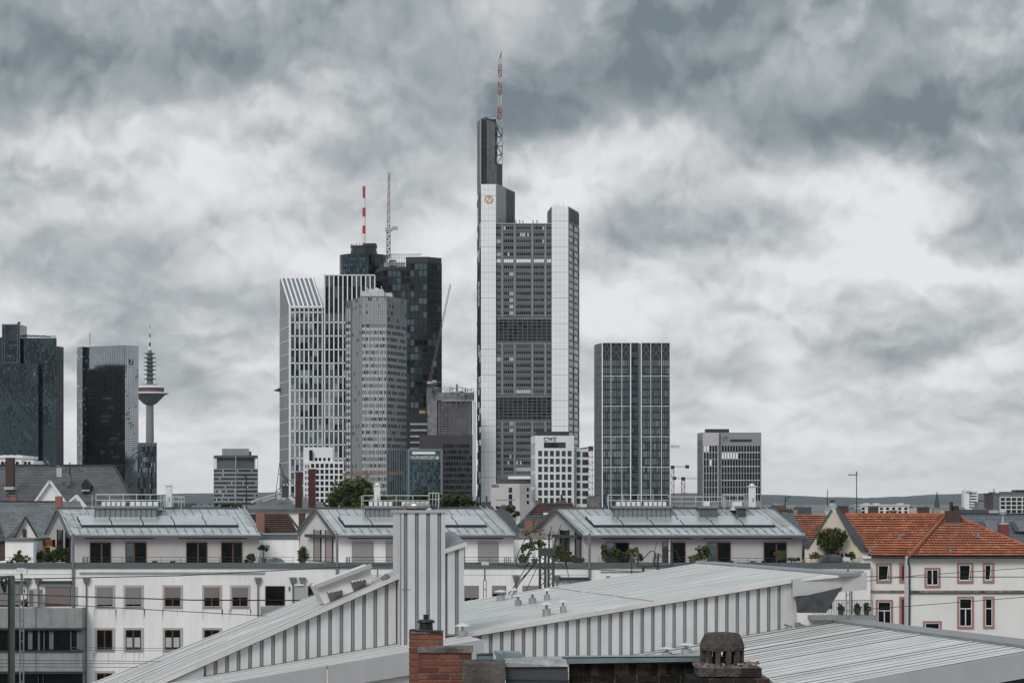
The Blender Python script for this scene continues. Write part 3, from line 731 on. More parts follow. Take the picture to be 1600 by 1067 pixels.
f = Face.px(195, Y9-2, 216.5, Y9+8); b = MB(); u = f.u(204.5); z = f.z(204.5, 565.5)
f.box(b, u-1.9, u+1.9, z-2.2, z+2.2, .1, .5); b.cur = 1
b.prism([f.P(u-1.0, z-1.3, .5), f.P(u-.35, z-1.3, .5), f.P(u+1.0, z+1.3, .5), f.P(u+.35, z+1.3, .5)], V((f.n.x, f.n.y, 0))*.25)
f.box(b, u-1.65, u+1.65, z+1.75, z+1.95, .5, .6); f.box(b, u-1.65, u+1.65, z-1.95, z-1.75, .5, .6)
b.build('logo_sign', [M_black, M_white], t)
b = MB(); b.tube(W(140.5, 540, Y9+30), W(140.5, 521, Y9+30), .25); b.box(X(136, Y9), X(144, Y9), Y9+30, Y9+40, Z(540.5, Y9), Z(538, Y9))
for p in (147, 156, 165): b.box(X(p, Y9), X(p+3, Y9), Y9+24, Y9+30, Z(541, Y9), Z(539.3, Y9))
b.build('roof_equipment', M_dark, t)
# its twin, hidden behind the teal tower, is what the slanted face mirrors
t = thing('skyscraper', 'dark glass twin of the mirror tower, seen only as its reflection there', 'skyscraper', (X(50, 2090), 2090, 0))
tower_body('body', [(10, 2030), (94, 2030), (96, 2060), (96, 2120), (10, 2120)], 0, Z(571, 2100), M_black, t)
b = MB(); b.prism([(x, y, Z(571, 2100)) for x, y in plan([(30, 2060), (80, 2060), (80, 2100), (30, 2100)])], (0, 0, 5)); b.build('plant_room', M_black, t)
f = Face((X(96, 2120), 2120), (X(96, 2060), 2060)); b = MB()
f = Face((X(96, 2060), 2060), (X(96, 2120), 2120)); 
for k in range(60):
    u = rnd.uniform(3, 50); z = 6+4*rnd.randint(0, 26); n_ = rnd.randint(1, 4)
    for q in range(n_): f.box(b, u+q*2, u+q*2+1.2, z, z+2, .05, .2)
tag(b.build('window', [G_blind], t), kind='stuff')

Yt = 4300
t = thing('television_tower', 'slender concrete television tower with a flying saucer pod and red white tip', 'television tower', (X(234.2, Yt), Yt, 0))
c = (X(234.2, Yt), Yt); s = Yt/F
def prof(l): return [(r*s, Z(y, Yt)) for r, y in l]
b = MB(); b.lathe((c[0], c[1], 0), [(7.5*s, 0)]+prof([(5.8, 640), (5.6, 630)]), 24); b.build('shaft', mat('tv_concrete', (.20, .215, .23), .8), t, smooth=True)
b = MB(); b.lathe((c[0], c[1], 0), prof([(5.6, 633), (11, 630), (23, 617.5), (29, 615.4), (29, 614), (22, 612.5), (22, 608), (22.5, 606), (20, 603), (14, 602), (12, 600.5), (6, 600)]), 40,
    mats=[0, 0, 0, 1, 1, 2, 2, 1, 1, 0, 0]); b.build('pod', [mat('pod_grey', (.11, .125, .135), .6), M_offwhite, mat('pod_red', (.09, .055, .06), .6)], t, smooth=False)
b = MB(); b.lathe((c[0], c[1], 0), prof([(5, 603), (5, 600), (4.2, 552), (3, 551), (2.6, 547)]), 20)
for y in (592, 585, 578, 572, 566, 559.5, 552.5):
    r = 9.8 if y > 555 else 8.5
    b.lathe((c[0], c[1], 0), prof([(4, y+1.6), (r, y), (r, y-.7), (4, y-1)]), 20)
b.build('upper_decks', mat('deck_grey', (.13, .145, .155), .6), t)
b = MB(); ys = [548, 541, 535, 527, 521, 513, 505]
for k in range(6): b.cur = 1-k % 2; b.tube(W(234.2, ys[k], Yt), W(234.2, ys[k+1], Yt), (2.9-.42*k)*s*.75, (2.9-.42*(k+1))*s*.75, 10)
b.build('antenna', [mat('tv_red', (.17, .05, .06), .6), M_white], t)

Yq = 1900
t = thing('office_tower', 'small dark glass tower block right against the mirror tower', 'building', (X(231, Yq), Yq+10, 0))
body = tower_body('body', [(215, Yq), (245, Yq), (245, Yq+25), (215, Yq+25)], 0, Z(691.5, Yq), M_tw, t)
f = Face.px(215, Yq, 245, Yq); b = MB(); f.grid(b, lin(.1, f.len-.1, 13), lin(0, Z(697, Yq), 15), .25, .1, [4, 4, 3, .6], .006, .5); b.build('glazing', [G_dark, G_dark2, G_teal2, G_grey], body)
b = MB()
for k in range(14): f.box(b, f.len*k/13-.12, f.len*k/13+.12, Z(697, Yq), Z(691.5, Yq)+.4, .02, .3)
b.build('roof_screen', M_steel, body)

Yb = 2060
t = thing('office_tower', 'square grey office block with dark window bands and a recessed top storey', 'building', (X(368, Yb), Yb+15, 0))
M_gb = mat('grey_band', (.23, .255, .275), .6, var=.12, scale=.2)
body = tower_body('wall', [(333.8, Yb+6), (368.5, Yb), (403, Yb+5), (403, Yb+40), (333.8, Yb+40)], 0, Z(732, Yb), M_gb, t)
tower_body('recessed_storey', [(338.5, Yb+9), (368.5, Yb+3), (398, Yb+8), (398, Yb+36), (338.5, Yb+36)], Z(732, Yb), Z(714, Yb), mat('grey_recess', (.10, .12, .135), .5), body)
tower_body('roof_slab', [(333.8, Yb+6), (368.5, Yb), (403, Yb+5), (403, Yb+40), (333.8, Yb+40)], Z(714.8, Yb), Z(711, Yb), mat('slab_dark', (.08, .095, .105), .5), body)
b = MB(); b.prism([(x, y, Z(711, Yb)) for x, y in plan([(347, Yb+12), (389, Yb+9), (389, Yb+30), (347, Yb+30)])], (0, 0, 5.8)); b.prism([(x, y, Z(711, Yb)) for x, y in plan([(389.05, Yb+14), (393, Yb+14), (393, Yb+30), (389.05, Yb+30)])], (0, 0, 3.6)); b.build('plant_room', M_gb, body)
for f in (Face.px(333.8, Yb+6, 368.5, Yb), Face.px(368.5, Yb, 403, Yb+5)):
    for k in range(9):
        b = MB(); y = 733.5+k*6.45; z1 = Z(y, Yb); b.cur = 0
        us = lin(.3, f.len-.3, 20)
        for i in range(20):
            b.cur = rnd.choices([0, 1, 2], [6, 3, .6])[0]; f.pane(b, us[i]+.12, us[i+1]-.12, z1-1.7, z1, .12, .008)
        b.build('window_band', [G_dark, G_dark2, G_blind], body)
b = MB(); Face.px(368, Yb-.2, 369, Yb-.2).pbox(b, 367.9, 369.1, 712, 785, 0, .3)
for p in (334.3, 337, 399, 402.5): b.tube(W(p, 732, Yb+7), W(p, 714, Yb+7), .2)
b.build('corner_mullion', mat('pale_mullion', (.35, .37, .39), .5), body)

# ================================================================== right hand towers
Ya = 1050
t = thing('residential_tower', 'dark gridded high rise with thin white columns standing apart on the right', 'building', (X(990, Ya), Ya+15, 0))
M_gs = mat('grey_side_wall', (.105, .12, .135), .5, var=.12, scale=.15)
M_slab = mat('black_slab_edge', (.022, .028, .033), .5)
body = tower_body('wall', [(928.8, Ya+14), (940.5, Ya), (985.5, Ya), (985.5, Ya+2.5), (1001, Ya+2.5), (1001, Ya-.5), (1047.5, Ya-.5), (1047.5, Ya+30), (928.8, Ya+30)], 0, Z(535.8, Ya), M_slab, t)
fl = 11.83
for (a, bnds) in (((940.5, 985.5), [(941.5, 954.3, 3), (954.8, 971.3, 4), (971.9, 984.6, 3)]), ((1001, 1047.5), [(1003, 1016, 3), (1017, 1033, 4), (1034, 1046.6, 3)])):
    YY = Ya if a[0] < 990 else Ya-.5
    f = Face.px(a[0], YY, a[1], YY); b = MB()
    for k in range(20):
        yb = 574.6-12.2+fl*k+0; z1 = Z(562.8+fl*k, YY); z0 = Z(562.8+fl*(k+1)-2.9, YY)
        for (p0, p1, n) in bnds:
            us = lin(f.u(p0)+.25, f.u(p1)-.25, n)
            for i in range(n):
                b.cur = pick(us[i], z0, [3, 7, .4]); f.pane(b, us[i]+.14, us[i+1]-.14, z0, z1, .1, .008)
    b.build('glazing', [G_teal2, glass('slate_blue_glass', (.15, .185, .205), .10, 1.0, .2, .05), G_grey], body)
    b = MB(); b.cur = 0
    for (p0, p1, n) in bnds:
        for q in (0, 1):
            pm = (p0+p1)/2; yy = (536.5, 550, 562)
            f_ = lambda p, y: f.P(f.u(p), f.z(p, y), .25)
            b.bar(f_(pm, yy[q]), f_(p0+1.5, yy[q+1]), .28); b.bar(f_(pm, yy[q]), f_(p1-1.5, yy[q+1]), .28)
        f.pbox(b, p0, p1, 549, 549.8, .02, .3)
    b.build('crown_brace', mat('brace_grey', (.12, .14, .155), .5), body)
b = MB()
for p in (941, 954.5, 971.5, 985.2, 1001.8, 1016.6, 1033.5, 1047):
    w = .75 if p in (941, 985.2, 1001.8, 1047) else .38
    b.box(X(p-w, Ya), X(p+w, Ya), Ya-1.1, Ya-.05 if p < 990 else Ya-.55, 0, Z(534.8, Ya))
for y in (587.5, 634.6, 682, 729.5):
    for p0, p1 in ((941, 985), (1002, 1047)): b.box(X(p0, Ya), X(p1, Ya), Ya-.9, Ya-.55, Z(y+.32, Ya), Z(y-.32, Ya))
for p0, p1 in ((941, 985), (1002, 1047)): b.box(X(p0, Ya), X(p1, Ya), Ya-.9, Ya-.55, Z(536, Ya), Z(535, Ya))
b.build('white_column', M_wf, body)
f = Face.px(986, Ya+2.4, 1000.8, Ya+2.4); b = MB(); f.grid(b, [f.u(986), f.u(990.5), f.u(996.5)], [Z(547+fl*k, Ya) for k in range(20, -2, -1)], .2, .1, [2, 3, 5], .012, 1.1); b.build('glazing', [G_dark2, G_teal, G_teal2], body)
b = MB(); f.pbox(b, 997, 1000.5, 537, 785, .05, .4)
for k in range(21): f.pbox(b, 986.2, 997, 558.3+fl*k, 559+fl*k, .1, .6)
b.box(X(984, Ya), X(999, Ya), Ya+6, Ya+10, Z(536, Ya), Z(534, Ya))
b.build('stair_wall', mat('stair_grey', (.16, .17, .18), .5), body)
f = Face.px(928.8, Ya+14, 940.5, Ya); b = MB()
for k in range(21): f.box(b, .15, f.len-.15, Z(785-fl*k, Ya), Z(785-fl*(k+1), Ya)-.25, .02, .16)
b.build('side_cladding', M_gs, body)

def window_unit(w, h, mats, frame=.09, depth=.14, mull=1, bars=0, pane_tilt=.01, sill=None):
    """returns an MB in local metres: frame ring, mullions, panes; origin lower left"""
    b = MB(); f = Face((0, 0), (1, 0)); b.cur = 0
    f.box(b, 0, w, 0, frame, -.02, depth); f.box(b, 0, w, h-frame, h, -.02, depth)
    f.box(b, 0, frame, frame, h-frame, -.02, depth); f.box(b, w-frame, w, frame, h-frame, -.02, depth)
    for i in range(1, mull+1): f.box(b, w*i/(mull+1)-frame/2, w*i/(mull+1)+frame/2, frame, h-frame, -.02, depth*.9)
    for i in range(1, bars+1): f.box(b, frame, w-frame, h*i/(bars+1)-frame/2, h*i/(bars+1)+frame/2, -.02, depth*.8)
    b.cur = 1
    for i in range(mull+1):
        b.cur = rnd.choice(range(1, len(mats))) if len(mats) > 1 else 0
        f.pane(b, w*i/(mull+1)+.02, w*(i+1)/(mull+1)-.02, .03, h-.03, .03, pane_tilt)
    return b
def place(mb, org, name, mats, parent, rotz=0.0):
    q = MB(); q.f = mb.f; q.mi = mb.mi; c, s = math.cos(rotz), math.sin(rotz)
    q.v = [(x*c-y*s+org[0], x*s+y*c+org[1], z+org[2]) for x, y, z in mb.v]
    return q.build(name, mats, parent, V(org))

Yc = 1075
t = thing('office_block', 'white office cube with square dark windows and black C M S lettering', 'building', (X(870, Yc), Yc+15, 0))
M_cms = mat('white_plaster_far', (.72, .72, .74), .7, var=.05)
body = tower_body('wall', [(829.5, Yc+16), (836.5, Yc), (897, Yc), (897, Yc+30), (829.5, Yc+30)], 0, Z(680.5, Yc), M_cms, t)
tower_body('side_wing', [(897.05, Yc+4), (920, Yc+4), (920, Yc+30), (897.05, Yc+30)], 0, Z(700, Yc), M_cms, t)
tower_body('roof_storey', [(837, Yc+5), (889, Yc+5), (889, Yc+25), (837, Yc+25)], Z(681, Yc), Z(673.5, Yc), M_dark, t)
wmats = [M_dark, G_dark2, G_teal]
s = Yc/F; u0 = window_unit(6.0*s, 8.6*s, wmats, .08, .1, 1); first = None
for r_ in range(7):
    for c_ in range(6):
        org = (X(840.9+9.2*c_, Yc), Yc-.02, Z(712.6+12.25*r_, Yc))
        first = place(u0, org, 'window', wmats, body) if first is None else (dup(first, org) and first)
place(window_unit(34*s, 8.6*s, wmats, .1, .1, 5), (X(849.8, Yc), Yc-.02, Z(699.6, Yc)), 'window', wmats, body)
first = None; u2 = window_unit(9.8*s, 8.0*s, wmats, .08, .1, 1)
for r_ in range(7):
    o1 = (X(900.8, Yc+4), Yc+3.98, Z(713.6+12.2*r_, Yc)); o2 = (X(909.8, Yc+4), Yc+3.98, Z(713.6+12.2*r_, Yc))
    dup(place(u0, o1, 'window', wmats, body), o1) if False else dup(body.children[0], o1)
    first = place(u2, o2, 'window', wmats, body) if first is None else (dup(first, o2) and first)
f = Face.px(829.5, Yc+16, 836.5, Yc)
for r_ in range(4): 
    b = MB(); f.box(b, .8, f.len-.8, Z(785-24.5*r_, Yc)+.5, Z(785-24.5*(r_+1), Yc)-1.2, .02, .12); b.build('side_panel', mat('pale_lilac_panel', (.50, .49, .52), .6), body)
text('lettering', "C'M'S'", (X(859.5, Yc), Yc-.25, Z(686.5, Yc)), 2.6, M_black, t, wdt=X(870, Yc)-X(850, Yc), thick=.1)

Yg = 1065
t = thing('office_block', 'pale stone building with black G E G letters left of the white office cube', 'building', (X(798, Yg), Yg+12, 0))
M_geg = mat('pale_stone', (.52, .49, .50), .8, var=.1, scale=.15)
body = tower_body('wall', [(767, Yg), (812, Yg), (829.4, Yg+4), (829.4, Yg+9.5), (767, Yg+9.5)], 0, Z(755.5, Yg), M_geg, t)
tower_body('roof_storey', [(780, Yg+3), (829, Yg+6), (829, Yg+9), (780, Yg+9)], Z(756, Yg), Z(748, Yg), mat('dark_roof_storey', (.07, .075, .085), .6, var=.3, scale=.5), t)
b = MB(); b.box(X(794, Yg), X(829, Yg), Yg+4.5, Yg+8, Z(748, Yg)+.01, Z(743.5, Yg)); b.build('roof_canopy', M_white, t)
s = Yg/F
for (p, y) in ((794.8, 761.5), (794.8, 771.8), (794.8, 782)):
    place(window_unit(5.4*s, 7.8*s, wmats, .1, .1, 1), (X(p, Yg), Yg-.02, Z(y+7.8, Yg)), 'window', wmats, body)
f = Face.px(812, Yg, 829.4, Yg+4)
for y in (762, 772, 782):
    b = MB(); f.pbox(b, 823, 826, y, y+5, .02, .12); b.build('window', G_dark, body)
for k in range(8):
    b = MB(); Face.px(767, Yg, 812, Yg).pbox(b, 775.5+k*3.8, 777.4+k*3.8, 780.2, 781.4, .02, .1); b.build('window', G_dark, body)
text('lettering', 'GEG', (X(773.5, Yg), Yg-.2, Z(759, Yg)), 1.7, M_black, t, wdt=X(779.3, Yg)-X(768, Yg), thick=.1)

Yd = 1190
t = thing('office_block', 'grey concrete office slab with narrow upright windows and round teal emblem', 'building', (X(1145, Yd), Yd+15, 0))
M_con = mat('grey_stone_slab', (.265, .265, .295), .8, var=.1, scale=.12, streak=.08)
M_con2 = mat('pale_stone_slab', (.45, .44, .465), .8, var=.08, scale=.12)
body = tower_body('wall', [(1089.5, Yd+14), (1097.7, Yd), (1123.7, Yd-.6), (1123.8, Yd+1), (1126.8, Yd+1), (1126.9, Yd), (1189.5, Yd), (1189.5, Yd+25), (1089.5, Yd+25)], 0, Z(675.5, Yd), M_con, t)
fA = Face.px(1097.7, Yd, 1123.7, Yd-.6)
b = MB(); fA.pbox(b, 1098, 1123.5, 676, 696, .02, .15)
for p in [1099+4.35*k for k in range(6)]: fA.pbox(b, p-.5, p+.5, 697, 785, .02, .2)
for y in [696+11*k for k in range(9)]: fA.pbox(b, 1098, 1123.5, y-.6, y+.2, .02, .18)
b.build('stone_facing', M_con2, body)
b = MB(); fB = Face.px(1126.9, Yd, 1189.5, Yd)
for k in (0, 2, 4, 6): fB.pbox(b, 1127.5, 1187, 706.3+10.85*k, 707.3+10.85*k, .02, .2)
b.build('sill_band', M_offwhite, body)
s = Yd/F; um = [M_dark, G_dark, G_dark]; uu = window_unit(2.9*s, 9.4*s, um, .06, .08, 0)
ul = window_unit(2.9*s, 9.4*s, [M_offwhite, G_lit], .06, .08, 0); f1 = f2 = None; rest = MB(); n_ = 0
for r_ in range(8):
    for c_ in range(19):
        p = 1100+4.35*c_ if c_ < 5 else 1127.9+4.36*(c_-5); y = 696.3+10.85*r_
        org = V((X(p, Yd), Yd-.03-(.12+.6*(p-1095)/26 if c_ < 5 else 0), Z(y+9.4, Yd)))
        lit = (r_ == 1 and 5 <= c_ < 11) or (r_ == 2 and c_ == 2) or (r_ == 0 and c_ in (0, 1))
        if lit: f2 = place(ul, org, 'window', [M_offwhite, G_lit], body) if f2 is None else (dup(f2, org) and f2); n_ += 1
        elif n_ < 98: f1 = place(uu, org, 'window', um, body) if f1 is None else (dup(f1, org) and f1); n_ += 1
        else:
            k = len(rest.v); rest.v += [(x+org.x, yy+org.y, z+org.z) for x, yy, z in uu.v]; rest.f += [[q+k for q in ff] for ff in uu.f]; rest.mi += uu.mi
tag(rest.build('window', um, body), kind='stuff')
b = MB(); fB.pbox(b, 1141, 1174.5, 686.2, 690, .02, .2); b.build('vent_slot', M_dark, body)
b = MB(); f = Face.px(1089.5, Yd+14, 1097.7, Yd)
for k in range(9): f.box(b, .7, f.len-.7, Z(785-11*k, Yd)+.3, Z(785-11*(k+1), Yd)-.5, .02, .12)
f.box(b, 1.2, f.len-1.5, Z(691.5, Yd), Z(687.5, Yd), .02, .2)
b.build('side_window', mat('grey_side_glass', (.17, .18, .20), .4), body)
b = MB(); b.box(X(1104.6, Yd), X(1141, Yd), Yd+6, Yd+14, Z(675.6, Yd), Z(669.5, Yd)); rs = b.build('roof_storey', M_dark, body)
b = MB(); cx, cz = X(1132.8, Yd), Z(686, Yd)
for k in range(20):
    a0, a1 = math.pi*2*k/20-.6, math.pi*2*(k+1)/20-.6
    if k > 16: continue
    b.prism([(cx+r*math.cos(a), Yd-.1, cz+r*math.sin(a)) for r, a in ((1.15, a0), (1.15, a1), (.7, a1), (.7, a0))], (0, -.2, 0))
b.box(cx+.3, cx+1.0, Yd-.3, Yd-.1, cz+.5, cz+1.7); b.build('emblem', mat('emblem_teal', (.10, .19, .22), .5), body)

# cranes beside the gridded high rise and the white cube
def tcrane(label, px, ytop, ybot, Y, jl, jr, cab=None):
    c = thing('construction_crane', label, 'crane', W(px, ybot, Y))
    b = MB(); w = 5.2*Y/F; n = int((ybot-ytop)/5.5); b.lattice(W(px, ybot, Y), W(px, ytop, Y), w, w, n, w*.13); b.build('crane_mast', mat('crane_red', (.22, .10, .12), .6), c)
    b = MB(); b.lattice(W(jl, ytop-2, Y), W(jr, ytop-2, Y), 2.6*Y/F, 2.2*Y/F, max(4, int(abs(jr-jl)/4)), .16); b.build('jib', mat('crane_pale', (.42, .36, .38), .6), c)
    b = MB(); p = W(px, ytop, Y); b.box(p.x-w*.6, p.x+w*.6, Y-w*.5, Y+w*.5, p.z-w*.3, p.z+w*.75); b.build('cab', M_dark, c)
    if cab is not None:
        b = MB(); p = W(cab, ytop-2, Y); b.box(p.x-w*.6, p.x+w*.5, Y-w*.3, Y+w*.3, p.z-w*.5, p.z+w*.5); b.build('counterweight', M_dark, c)
    return c
tcrane('tall red tower crane just right of the gridded high rise', 1050.5, 731, 800, 1250, 1050, 1078, 1074)
tcrane('shorter red tower crane left of the grey concrete slab', 1067.5, 749, 800, 1300, 1048, 1091, 1054)
c = thing('construction_crane', 'white and red lattice crane mast between white cube and gridded high rise', 'crane', W(923, 785, 1000))
b = MB(); b.lattice(W(923, 785, 1000), W(923, 698, 1000), 1.7, 1.7, 26, .26, [0 if k % 3 else 1 for k in range(26)]); b.build('crane_mast', [mat('crane_white', (.55, .52, .54), .6), M_pink], c)
b = MB(); b.box(X(919.5, 1000), X(927, 1000), 999, 1001, Z(704, 1000), Z(697, 1000)); b.bar(W(926, 698, 1000), W(906, 701, 1000), .5); b.build('jib', M_dark, c)
c = thing('construction_crane', 'distant pale crane jib end poking out high beside the gridded high rise', 'crane', W(1040, 785, 1700))
b = MB(); b.lattice(W(1030, 698, 1700), W(1062, 697.5, 1700), 2.0, 1.4, 14, .22); b.build('jib', mat('crane_faint', (.45, .42, .42), .6), c)
b = MB(); b.lattice(W(1030, 785, 1700), W(1030, 698, 1700), 2, 2, 12, .22); b.build('crane_mast', _m['crane_faint'], c)

# ================================================================== white block in front of the framed tower
Ye = 1400
t = thing('office_block', 'white lattice facade building with a blank top box, before the white framed tower', 'building', (X(505, Ye), Ye+15, 0))
body = tower_body('wall', [(474, Ye+8), (484, Ye), (537, Ye), (537, Ye+30), (474, Ye+30)], 0, Z(721, Ye), M_cms, t)
tower_body('top_box', [(474, Ye+10), (489, Ye+2), (520, Ye+2), (520, Ye+25), (474, Ye+25)], Z(721, Ye)+.01, Z(698.5, Ye), M_cms, t)
s = Ye/F; w1 = [M_black, G_dark, G_dark2]; uu = window_unit(4.9*s, 6.2*s, w1, .1, .12, 0); first = None
for r_ in range(8):
    for c_ in range(9):
        org = (X(486+(c_)*7.4-(7.4*2 if False else 0), Ye), Ye-.02, Z(730.5+9.1*r_, Ye))
        if 486+c_*7.4 > 533: continue
        first = place(uu, org, 'window', w1, body) if first is None else (dup(first, org) and first)
b = MB(); f = Face.px(474, Ye+8, 484, Ye)
for r_ in range(7): f.pbox(b, 477, 479, 726+9.1*r_, 731+9.1*r_, .02, .1); f.pbox(b, 481, 483, 726+9.1*r_, 731+9.1*r_, .02, .1)
b.build('side_window', G_dark, body)
b = MB(); f = Face.px(489, Ye+2, 520, Ye+2)
for p in (492, 498, 505, 512): f.pbox(b, p, p+4, 715, 720, .02, .12)
f.pbox(b, 483.5, 489, 703, 720, 1.5, 2.2); b.build('top_window', G_dark, body)
# ------------------------------------------------------------------ ground and hills
b = MB(); b.poly([(-30000, -3000, 0), (30000, -3000, 0), (30000, 45000, 0), (-30000, 45000, 0)])
tag(b.build('ground', mat('ground', (.16, .165, .16), .9, var=.4, scale=.02)), kind='structure')
b = MB(); Yh = 26000; n = 220; ctrl = [(-300, 771), (100, 772), (255, 773), (330, 771), (440, 769), (520, 772), (700, 775), (900, 774), (1048, 770.5), (1120, 771), (1190, 773.5), (1260, 776.5), (1330, 778.5), (1400, 776), (1460, 772.5), (1530, 771), (1610, 771.5), (1900, 770)]
def hz_at(p):
    for (a, ya), (c_, yc) in zip(ctrl[:-1], ctrl[1:]):
        if a <= p <= c_:
            t = (p-a)/(c_-a); t = t*t*(3-2*t); return ya+(yc-ya)*t
rr = random.Random(4); rowsv = []
wob = [rr.uniform(-1, 1) for _ in range(n+1)]
for j in range(9):
    s_ = j/8; row = []
    for i in range(n+1):
        p = -300+2200*i/n; h = (Z(hz_at(p), Yh)-0)*math.sin(s_*math.pi/2)**.8 if j < 8 else Z(hz_at(p), Yh)
        row.append((X(p, Yh), 19000+(Yh-19000)*s_, max(0, h+wob[i]*(3.2 if j == 8 else 6)*s_+rr.uniform(-2.6, 2.6)*s_)))
    rowsv.append(row)
rowsv.append([(x, y+2500, 0) for x, y, z in rowsv[8]])
k = 0
b.v = [p for r in rowsv for p in r]
for j in range(len(rowsv)-1):
    for i in range(n): b.f.append([j*(n+1)+i, j*(n+1)+i+1, (j+1)*(n+1)+i+1, (j+1)*(n+1)+i]); b.mi.append(0)
tag(b.build('hills', mat('hill_forest_haze_blue', (.030, .050, .060), .95, var=.4, scale=.006, detail=8)), kind='structure')  # forest green shifted to blue, part of the distance haze in the colour

# ------------------------------------------------------------------ trees
M_leaf = [mat('leaf_dark', (.032, .052, .018), .7, var=.3, scale=1), mat('leaf_mid', (.075, .105, .032), .7, var=.3, scale=1), mat('leaf_olive', (.16, .15, .045), .7, var=.3, scale=1)]
M_bark = mat('bark', (.06, .05, .04), .9)
def crown_mb(blobs, n, size, seed=1, flat=0.0, wts=(5, 4, 1)):
    """blobs: (centre, rx, ry, rz). leaf sprays spread through each blob, denser near its skin"""
    r = random.Random(seed); b = MB(); tot = sum(q[1]*q[3] for q in blobs)
    for (c, rx, ry, rz) in blobs:
        m = int(n*rx*rz/tot)
        # sub clumps
        cl = []
        for _ in range(max(5, m//45)):
            d = V((r.gauss(0, 1), r.gauss(0, 1), r.gauss(0, 1))).normalized()*r.uniform(.35, 1.05)
            cl.append((V(c)+V((d.x*rx, d.y*ry, d.z*rz)), r.uniform(.14, .36)*min(rx, rz)*1.35, r.choices([0, 1, 2], wts)[0]))
        for _ in range(m):
            q, rad, mm = r.choice(cl); d = V((r.gauss(0, 1), r.gauss(0, 1), r.gauss(0, 1))).normalized()*(rad*r.random()**.45)
            p = q+d*(1 if r.random() > .10 else r.uniform(1.1, 1.7)); u = V((r.gauss(0, 1), r.gauss(0, 1), r.gauss(0, .6))).normalized(); w = u.cross(V((r.gauss(0, 1), r.gauss(0, 1), r.gauss(0, 1)))).normalized()
            s = size*r.uniform(.6, 1.3); b.cur = mm if r.random() < .7 else r.choices([0, 1, 2], wts)[0]
            b.poly([p-u*s, p-w*s*.45, p+u*s, p+w*s*.45])
    return b
def tree(name, label, cat, base, blobs, n, size, trunk_r=.15, seed=1, wts=(5, 4, 1), group=None, mats=None):
    t = thing(name, label, cat, base, group); b = MB(); base = V(base)
    top = sum((V(q[0]) for q in blobs), V((0, 0, 0)))/len(blobs)
    b.tube(base, base.lerp(top, .6), trunk_r, trunk_r*.6, 8); fk = base.lerp(top, .6)
    for q in blobs:
        b.tube(fk, V(q[0]), trunk_r*.55, trunk_r*.12, 6)
        rr = random.Random(seed)
        for _ in range(4): b.tube(fk.lerp(V(q[0]), .6), V(q[0])+V((rr.uniform(-1, 1)*q[1], rr.uniform(-1, 1)*q[2], rr.uniform(-.3, 1)*q[3]))*.7, trunk_r*.2, trunk_r*.05, 5)
    b.build('trunk', M_bark, t); crown_mb(blobs, n, size, seed, wts=wts).build('crown', mats or M_leaf, t)
    return t
def pxblobs(l, Y): return [(W(x, y, Y+dy), rx*Y/F, (rx+ry)*.5*Y/F, ry*Y/F) for x, y, rx, ry, dy in l]
Yt = 420
tree('broadleaf_tree', 'broad olive green tree crown rising behind the middle roof terrace', 'tree', (X(545, Yt), Yt, 0),
     pxblobs([(545, 768, 26, 18, 0), (562, 764, 20, 15, 2), (524, 779, 15, 14, -1), (573, 778, 13, 12, 0), (548, 785, 26, 10, -2), (512, 790, 8, 6, 0)], Yt), 9000, .32, .35, 3, (4, 5, 2))
tree('broadleaf_tree', 'dark green tree just right of the white lattice building, beside the white chimney', 'tree', (X(612, 600), 600, 0),
     pxblobs([(598, 782, 12, 8, 0), (608, 786, 10, 7, 0)], 600), 2500, .4, .3, 5, (6, 3, 1))
tree('broadleaf_tree', 'dark tree crown under the white lettered glass office', 'tree', (X(665, 700), 700, 0), pxblobs([(660, 777, 20, 9, 0), (645, 782, 16, 7, 0), (678, 780, 14, 8, 0)], 700), 4000, .45, .4, 6, (6, 4, 0))
tree('broadleaf_tree', 'rounded green tree crown below the purple brown office', 'tree', (X(712, 640), 640, 0), pxblobs([(712, 780, 22, 10, 0), (698, 786, 16, 8, 0), (733, 787, 14, 7, 0), (745, 789, 8, 4, 0)], 640), 5000, .4, .4, 7, (6, 4, 0))
tree('broadleaf_tree', 'yellowing tree below the pale stone building with G E G letters', 'tree', (X(795, 330), 330, 0), pxblobs([(782, 794, 8, 6, 0), (797, 796, 9, 7, 0), (806, 803, 6, 6, 0), (790, 804, 12, 6, 0)], 330), 2600, .22, .2, 8, (3, 4, 4))
tree('broadleaf_tree', 'small dark tree top in front of the square grey office block', 'tree', (X(350, 600), 600, 0), pxblobs([(350, 790, 14, 5, 0), (368, 791, 10, 4, 0)], 600), 1500, .4, .3, 9, (6, 3, 0))

# ------------------------------------------------------------------ distant low town on the right
def small_block(label, p0, p1, ytop, Y, m, rows=0, cols=0, depth=14, y0=None, wy=5, wx=.6, pitch=6, wm=None, name='apartment_block', cat='building', top=None):
    t = thing(name, label, cat, (X((p0+p1)/2, Y), Y+depth/2, 0)); b = MB()
    b.box(X(p0, Y), X(p1, Y), Y, Y+depth, 0, Z(ytop, Y)); body = b.build('wall', m, t)
    b = MB(); b.box(X(p0, Y)-.3, X(p1, Y)+.3, Y-.3, Y+depth, Z(ytop, Y)+.01, Z(ytop, Y)+.5)
    b.build('parapet', m, body)
    for r_ in range(rows):
        for c_ in range(cols):
            w = (p1-p0)/cols; b = MB(); x0 = p0+w*(c_+.5-wx/2); y = y0+r_*pitch
            b.box(X(x0, Y), X(x0+w*wx, Y), Y-.12, Y-.02, Z(y+wy, Y), Z(y, Y)); b.build('window', wm or G_dark, body)
    return t
bw = small_block('long white flat roofed apartment block beyond the orange roof', 1344, 1420, 790, 900, M_offwhite, 2, 8, y0=792.5, wy=3.5, wx=.45, pitch=5.5)
b = MB()
